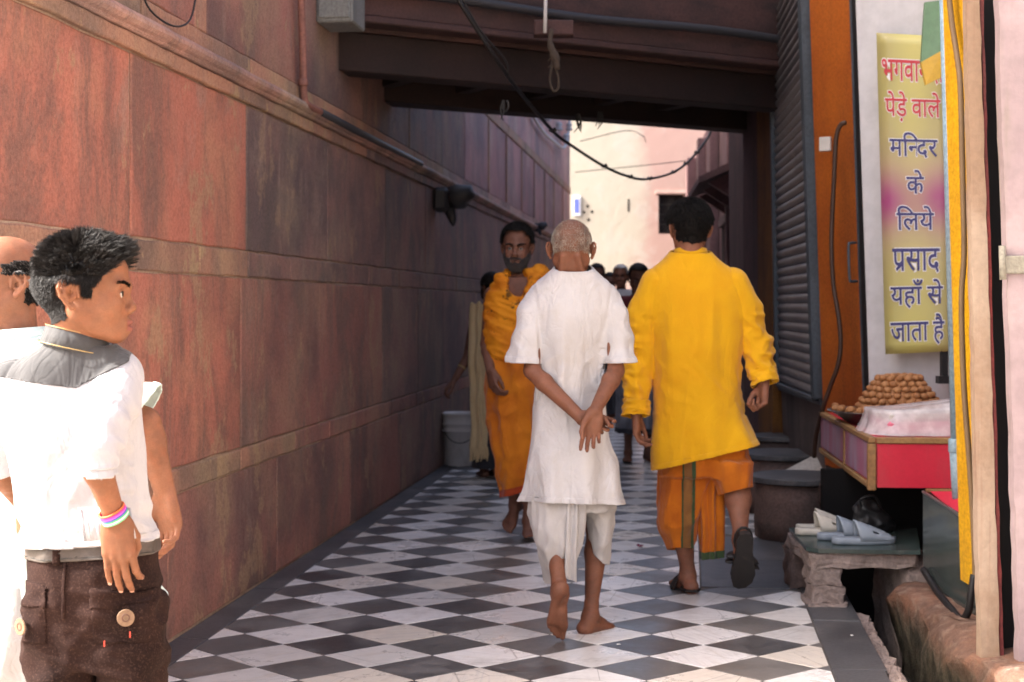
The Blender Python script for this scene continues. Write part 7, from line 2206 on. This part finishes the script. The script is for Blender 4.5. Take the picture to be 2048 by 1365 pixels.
# ------------------------------------------------------------------ balding man passing behind the boy
def bald_man():
    Y = 3.66
    pr = person(Y, 60, 'balding man in pale aqua shirt passing behind the boy, arm swinging back')
    S = SDF()
    H = Head(X(8, 570, Y), (-.86, -.5, -.02), (.02, 0, 1), .98)
    H.build(S, X(30, 700, Y), .055)
    S.loft(rows_px(Y, [(690, 5, 90, .05), (740, -40, 110, .08), (900, -50, 120, .08), (1150, -40, 130, .08), (1250, -40, 130, .08)], 0), .02)
    sh, el, wr = X(95, 745, Y - .10), X(292, 845, Y - .10), X(330, 985, Y - .06)
    arm(S, sh, el, wr, (.040, .034, .036, .026))
    t1, n1 = hand(S, wr, X(350, 1100, Y - .05) - wr, (-.55, -.8, .1), (-.8, .55, 0), .19, ((20, 40, 25), (24, 42, 25), (28, 44, 28), (32, 46, 28)), (30, 15, 15, 15), 5)
    s2, e2, w2 = X(20, 745, Y + .18), X(-120, 880, Y + .2), X(-180, 980, Y + .16)
    arm(S, s2, e2, w2, (.042, .036, .04, .028)); hand(S, w2, (-.6, 0, -.8), (0, -1, 0), (-1, 0, .3), .185)
    for (hp, kn, an, g, fw) in ((X(40, 1220, Y - .06), X(100, 1420, Y - .07), X(170, 1640, Y - .07), 1, (-1, 0, -.25)), (X(30, 1220, Y + .08), X(-60, 1420, Y + .08), X(-100, 1665, Y + .08), -1, (-1, 0, .02))):
        leg(S, hp, kn, an, (.07, .05, .05, .034)); foot(S, an, fw, (0, 0, 1), .25, g)
    hlo, hhi = box_around([H.c], .14); fb = box_around([wr, t1[0][0], t1[1][0], t1[3][0], t1[4][0]], .022)
    V, Q = body_mesh(S, .006, [(hlo, hhi, .003), (fb[0], fb[1], .003)])
    o = fast_obj('body', V, Q, SK['tan'], pr)
    Vh, Qh = S.mesh(.0042, hlo, hhi)
    H.eyes(o, EYE, IRIS); H.brows(pr, HR['black'], Vh, Qh, 300)
    def hm(p):
        l = H.loc(p); n = .005 * perlin(p * 60)
        ear = (np.abs(l[:, 0]) > .062) & (l[:, 2] < .026) & (l[:, 1] > -.052)
        return (l[:, 2] > -.05 + 2 * n) & (l[:, 2] < .058 - .2 * np.clip(l[:, 1], -.1, .05) + 2 * n) & (l[:, 1] < .022 + n) & ~ear
    Vs, Qs = shell(Vh, Qh, hm, .0012)
    hs = fast_obj('hair', Vs, Qs, HR['salt'], pr)
    strands('hair_strands', Vs, Qs, lambda p: np.ones(len(p), bool), lambda p, n: (n * .4 + [0.6, 0, -.6], n * .1 + [.5, 0, -.8]), lambda p: np.full(len(p), .008), 6000, HR['black'], hs, .0010, 3, 33, .2)
    rows = rows_px(Y, [(664, 2, 74, .075), (684, -14, 92, .09), (700, -36, 112, .11), (725, -64, 132, .14), (760, -84, 146, .16), (820, -92, 156, .17), (900, -84, 180, .17), (1000, -74, 232, .17), (1100, -66, 286, .17), (1200, -60, 330, .17), (1270, -56, 350, .17)], 0)
    def fold(V, Q):
        V = folds(V, Q, .012, (8, 8, 2), 71, True); return folds(V, Q, .008, (10, 10, 16), 72, True)
    sl = [([X(100, 745, Y - .09), X(190, 785, Y - .10), X(293, 820, Y - .10), X(340, 840, Y - .10)], [.07, .066, .062, .062], (.80, 0, -.5)),
          ([X(15, 745, Y + .17), X(-70, 820, Y + .19), X(-110, 870, Y + .2), X(-150, 920, Y + .2)], [.07, .066, .062, .06], None)]
    k = garment(pr, CL_['aqua'], rows, sl, fold, [(X(140, 1222, Y), (.06, 0, -1), lambda v: v[:, 2] < .7), (X(36, 676, Y), (-.15, -.1, 1), lambda v: v[:, 2] > 1.18)], .0075)
    collar(k, CL_['aqua'], X(36, 690, Y), .075, .075, .04, (-.1, 0, 1))
    D = SDF()
    D.loft(rows_px(Y, [(1150, -60, 180, .16), (1220, -64, 190, .17), (1300, -70, 180, .17), (1340, -74, 170, .16)], 0), .03)
    D.chain([X(20, 1250, Y - .07), X(90, 1420, Y - .07), X(150, 1560, Y - .07), X(165, 1620, Y - .07)], [.12, .11, .085, .08], .04)
    D.chain([X(10, 1250, Y + .08), X(-50, 1420, Y + .08), X(-85, 1560, Y + .08), X(-90, 1620, Y + .08)], [.12, .11, .085, .08], .04)
    V, Q = D.mesh(.008); V = folds(V, Q, .014, (9, 9, 3), 73, True)
    V, Q = cut(V, Q, X(0, 1570, Y), (0, 0, -1))
    fast_obj('dhoti', V, Q, CL_['dhoti'], pr, .003)
bald_man()

# ------------------------------------------------------------------ people deeper in the alley
def walker(Y, px, ptop, label, fwd, skin, hair, top_mat, low_mat, low_z=0.12, group=None, arms=True, h=0.008, sc=1.0, sari=False):
    pr = person(Y, px, label, group)
    base = X(px, 0, Y)[0]; zt = P(px, ptop, Y).z
    k = zt / 1.68
    B = lambda x, y, z: np.array((base, Y, 0)) + k * (rgt * x + fw * y + np.array((0, 0, z)))
    fw = unit((fwd[0], fwd[1], 0)); rgt = np.cross(fw, (0, 0, 1))
    S = SDF()
    H = Head(B(0, 0.02, 1.545), fwd, (0, 0, 1), 1.0 * k)
    H.build(S, B(0, -.01, 1.36), .05)
    S.rc(B(-.10, 0, 1.33), B(.10, 0, 1.33), .07 * k, .07 * k, .03); S.rc(B(0, 0, 1.3), B(0, 0, .95), .11 * k, .11 * k, .03)
    hands = []
    for g in (-1, 1):
        sh, el, wr = B(g * .17, 0, 1.34), B(g * .215, -.03, 1.06), B(g * .20, .06, .84)
        arm(S, sh, el, wr, tuple(q * k for q in (.042, .034, .035, .025)))
        hand(S, wr, V3(wr) - V3(el), -rgt * g, fw, .18 * k)
        leg(S, B(g * .08, 0, .85), B(g * .085, .03, .48), B(g * .085, 0, .075), tuple(q * k for q in (.075, .05, .048, .033)))
        foot(S, B(g * .085, 0, .075), fw + rgt * g * .2, (0, 0, 1), .24 * k, g)
    V, Q = S.mesh(h)
    hlo, hhi = box_around([H.c], .14 * k)
    V, Q = body_mesh(S, h, [(hlo, hhi, .0045)])
    o = fast_obj('body', V, Q, skin, pr)
    Vh, Qh = S.mesh(.006, hlo, hhi)
    H.eyes(o, EYE, IRIS); H.brows(pr, HR['black'], Vh, Qh, 160, 1.5, .001)
    def hm(p):
        l = H.loc(p)
        ear = (np.abs(l[:, 0]) > .064) & (l[:, 2] < .028)
        return ((l[:, 1] < .045) | (l[:, 2] > .085)) & (l[:, 2] > -.05) & ~ear & ((l[:, 1] < 0) | (l[:, 2] > .03))
    Vs, Qs = shell(Vh, Qh, hm, 0.0)
    Vs = Vs + vnormals(Vs, Qs) * (.007 + .008 * np.clip((H.loc(Vs)[:, 2] - .02) / .08, 0, 1))[:, None]
    fast_obj('hair', Vs, Qs, hair, pr, .004)
    # upper garment
    R2 = np.stack([rgt, fw, (0, 0, 1)], 1)
    U = SDF()
    U.ell(B(0, 0, 1.30), (.19 * k, .115 * k, .12 * k), R2, .05); U.rc(B(0, 0, 1.28), B(0, 0, .82), .135 * k, .15 * k, .05)
    for g in (-1, 1): U.chain([B(g * .15, 0, 1.335), B(g * .20, -.02, 1.15), B(g * .218, -.03, 1.02)], [.065 * k, .06 * k, .058 * k], .03)
    V, Q = U.mesh(.008); V = folds(V, Q, .010, (9, 9, 3), 81, True)
    V, Q = cut(V, Q, B(0, 0, .86), (0, 0, -1)); V, Q = cut(V, Q, B(0, 0, 1.405), (0, 0, 1))
    fast_obj('top', V, Q, top_mat, pr, .003)
    L = SDF()
    L.rc(B(0, 0, .95), B(0, 0, .6), .15 * k, .17 * k, .05); L.rc(B(0, 0, .6), B(0, 0, low_z - .1), .17 * k, .19 * k, .05)
    V, Q = L.mesh(.009); V = V + vnormals(V, Q) * (.014 * np.sin(np.arctan2(V[:, 1] - Y, V[:, 0] - base) * 9 + 2 * perlin(V * 3)) * np.clip((.9 - V[:, 2]) * 2, 0, 1))[:, None]
    V, Q = cut(V, Q, B(0, 0, low_z), (0, 0, -1)); V, Q = cut(V, Q, B(0, 0, .93), (0, 0, 1))
    lw = fast_obj('lower_garment', V, Q, low_mat, pr, .003)
    return pr, H, B, lw, (V, Q), k
w1 = walker(12.05, 1276, 527, 'person in maroon top and grey patterned skirt seen between the white and yellow kurtas', (0.05, -1, -.25), SK['dark'], HR['black'], CL_['maroon'], CL_['grey'], 0.245)
V_, Q_ = cut(*w1[4], w1[2](0, 0, .285), (0, 0, 1)); fast_obj('skirt_hem', V_ + vnormals(V_, Q_) * .003, Q_, CL_['darkskirt'], w1[3])
w2 = walker(16.8, 1242, 529, 'grey-haired man in white shirt far down the alley', (-.25, -1, -.05), SK['tan'], HR['grey'], CL_['white'], CL_['darkskirt'], .08)
w3 = walker(16.2, 1193, 527, 'dark-haired person far away behind the old man right shoulder', (.2, -1, -.1), SK['dark'], HR['black'], CL_['grey'], CL_['darkskirt'], .08)
w4 = walker(18.5, 1219, 545, 'small dark-haired person beside the grey-haired man far away', (0, -1, -.1), SK['dark'], HR['black'], CL_['maroon'], CL_['darkskirt'], .08)

# woman with cream scarf by the bucket
def woman():
    Y = 10.9
    pr = person(Y, 978, 'person with long cream fringed scarf behind the saffron man, arm held out over the bucket')
    S = SDF()
    H = Head(X(984, 578, Y), (-.6, 1, 0), (0, 0, 1), .97)
    H.build(S, X(980, 625, Y), .045)
    S.loft(rows_px(Y, [(615, 955, 1003, .06), (640, 948, 1010, .075), (740, 955, 1004, .075), (820, 955, 1004, .08)], 0), .03)
    sh, el, wr = X(949, 640, Y - .02), X(934, 718, Y - .06), X(908, 762, Y - .12)
    arm(S, sh, el, wr, (.038, .032, .033, .024))
    t1, n1 = hand(S, wr, X(893, 778, Y - .14) - wr, (.5, .3, -.8), (.3, -1, 0), .17, ((30, 50, 30),) * 4, (25, 20, 20, 20), 3)
    arm(S, X(1008, 640, Y), X(1016, 720, Y), X(1014, 780, Y - .05), (.038, .032, .033, .024)); hand(S, X(1014, 780, Y - .05), (0, 0, -1), (-1, 0, 0), (0, 1, 0), .17)
    for (px, g) in ((968, -1), (992, 1)):
        leg(S, X(px, 800, Y), X(px, 870, Y), X(px, 936, Y), (.06, .045, .045, .03)); foot(S, X(px, 936, Y), (-.3, 1, 0), (0, 0, 1), .225, g)
    fb = box_around([wr, t1[0][0], t1[3][0], t1[4][0]], .02)
    V, Q = body_mesh(S, .007, [(fb[0], fb[1], .004)])
    o = fast_obj('body', V, Q, SK['dark'], pr)
    Vh, Qh = S.mesh(.006, *box_around([H.c], .135))
    hm = lambda p: ((H.loc(p)[:, 1] < .045) | (H.loc(p)[:, 2] > .08)) & (H.loc(p)[:, 2] > -.075) & ~((np.abs(H.loc(p)[:, 0]) > .066) & (H.loc(p)[:, 2] < .02) & (H.loc(p)[:, 1] > -.04))
    Vs, Qs = shell(Vh, Qh, hm, .012); fast_obj('hair', Vs, Qs, HR['black'], pr, .004)
    K = SDF().loft(rows_px(Y, [(618, 962, 1000, .06), (632, 950, 1008, .09), (680, 948, 1008, .11), (760, 950, 1008, .12), (850, 946, 1012, .14), (930, 944, 1014, .15), (950, 944, 1014, .15)], 0), .02)
    V, Q = K.mesh(.009); V = folds(V, Q, .012, (10, 10, 2), 91, True); V, Q = cut(V, Q, X(980, 934, Y), (0, 0, -1)); V, Q = cut(V, Q, X(980, 622, Y), (0, 0, 1))
    fast_obj('dress', V, Q, CL_['darkskirt'], pr, .003)
    # scarf hanging from the shoulder
    K = SDF().loft(rows_px(Y, [(606, 946, 968, .05), (616, 942, 972, .06), (660, 942, 976, .055), (740, 940, 977, .05), (820, 939, 977, .05), (880, 940, 976, .05), (930, 940, 976, .05)], -.12), .02)
    V, Q = K.mesh(.007); V = V + vnormals(V, Q) * (.014 * np.sin(V[:, 0] * 120 + 2.5 * perlin(V * 4)))[:, None]
    V, Q = cut(V, Q, X(958, 896, Y - .12), (.1, 0, -1)); 
    sc_ = fast_obj('scarf', V, Q, CL_['beige'], pr, .003)
    for i in range(16):
        x = 941 + i * 2.25
        a = P(x, 894 + random.uniform(-2, 2), Y - .16); b = a + Vector((random.uniform(-.01, .01), random.uniform(-.01, .01), -.10 + random.uniform(-.015, .015)))
        MB().tube([a, (a + b) / 2 + Vector((random.uniform(-.008, .008), 0, 0)), b], [.006, .009, .004], 5).build('tassel', CL_['beige'], sc_)
    MB().lathe(P(923, 737, Y - .085), [(.036, 0), (.038, .006), (.036, .012)], 14, Vector((.5, .3, .8))).build('bangle', MT['gold'], pr)
woman()

# black cloth bag slumped at the back of the bench
B_ = SDF()
c_ = np.array((1.66, 6.70, BZ + .02))
B_.ell(c_ + [0, 0, .05], (.085, .06, .05), None, .02); B_.ell(c_ + [.05, .0, .03], (.06, .05, .04), None, .02); B_.ell(c_ + [-.02, .01, .10], (.06, .05, .045), None, .03)
V, Q = B_.mesh(.006); V = folds(V, Q, .014, (17, 17, 17), 95, True); V[:, 2] = np.maximum(V[:, 2], BZ + .0195)
bg = thing('cloth_bag', (c_[0], c_[1], BZ + .019), 'small black slumped bag behind the sandals on the stone bench', 'bag')
fast_obj('bag_body', V, Q, MT['black'], bg)
MB().tube(cat_rom([Vector(c_ + [-.05, -.03, .10]), Vector(c_ + [-.06, -.05, .15]), Vector(c_ + [0, -.05, .165]), Vector(c_ + [.04, -.03, .11])], 6), .006, 6).build('handle', MT['black'], bg, smooth=True)
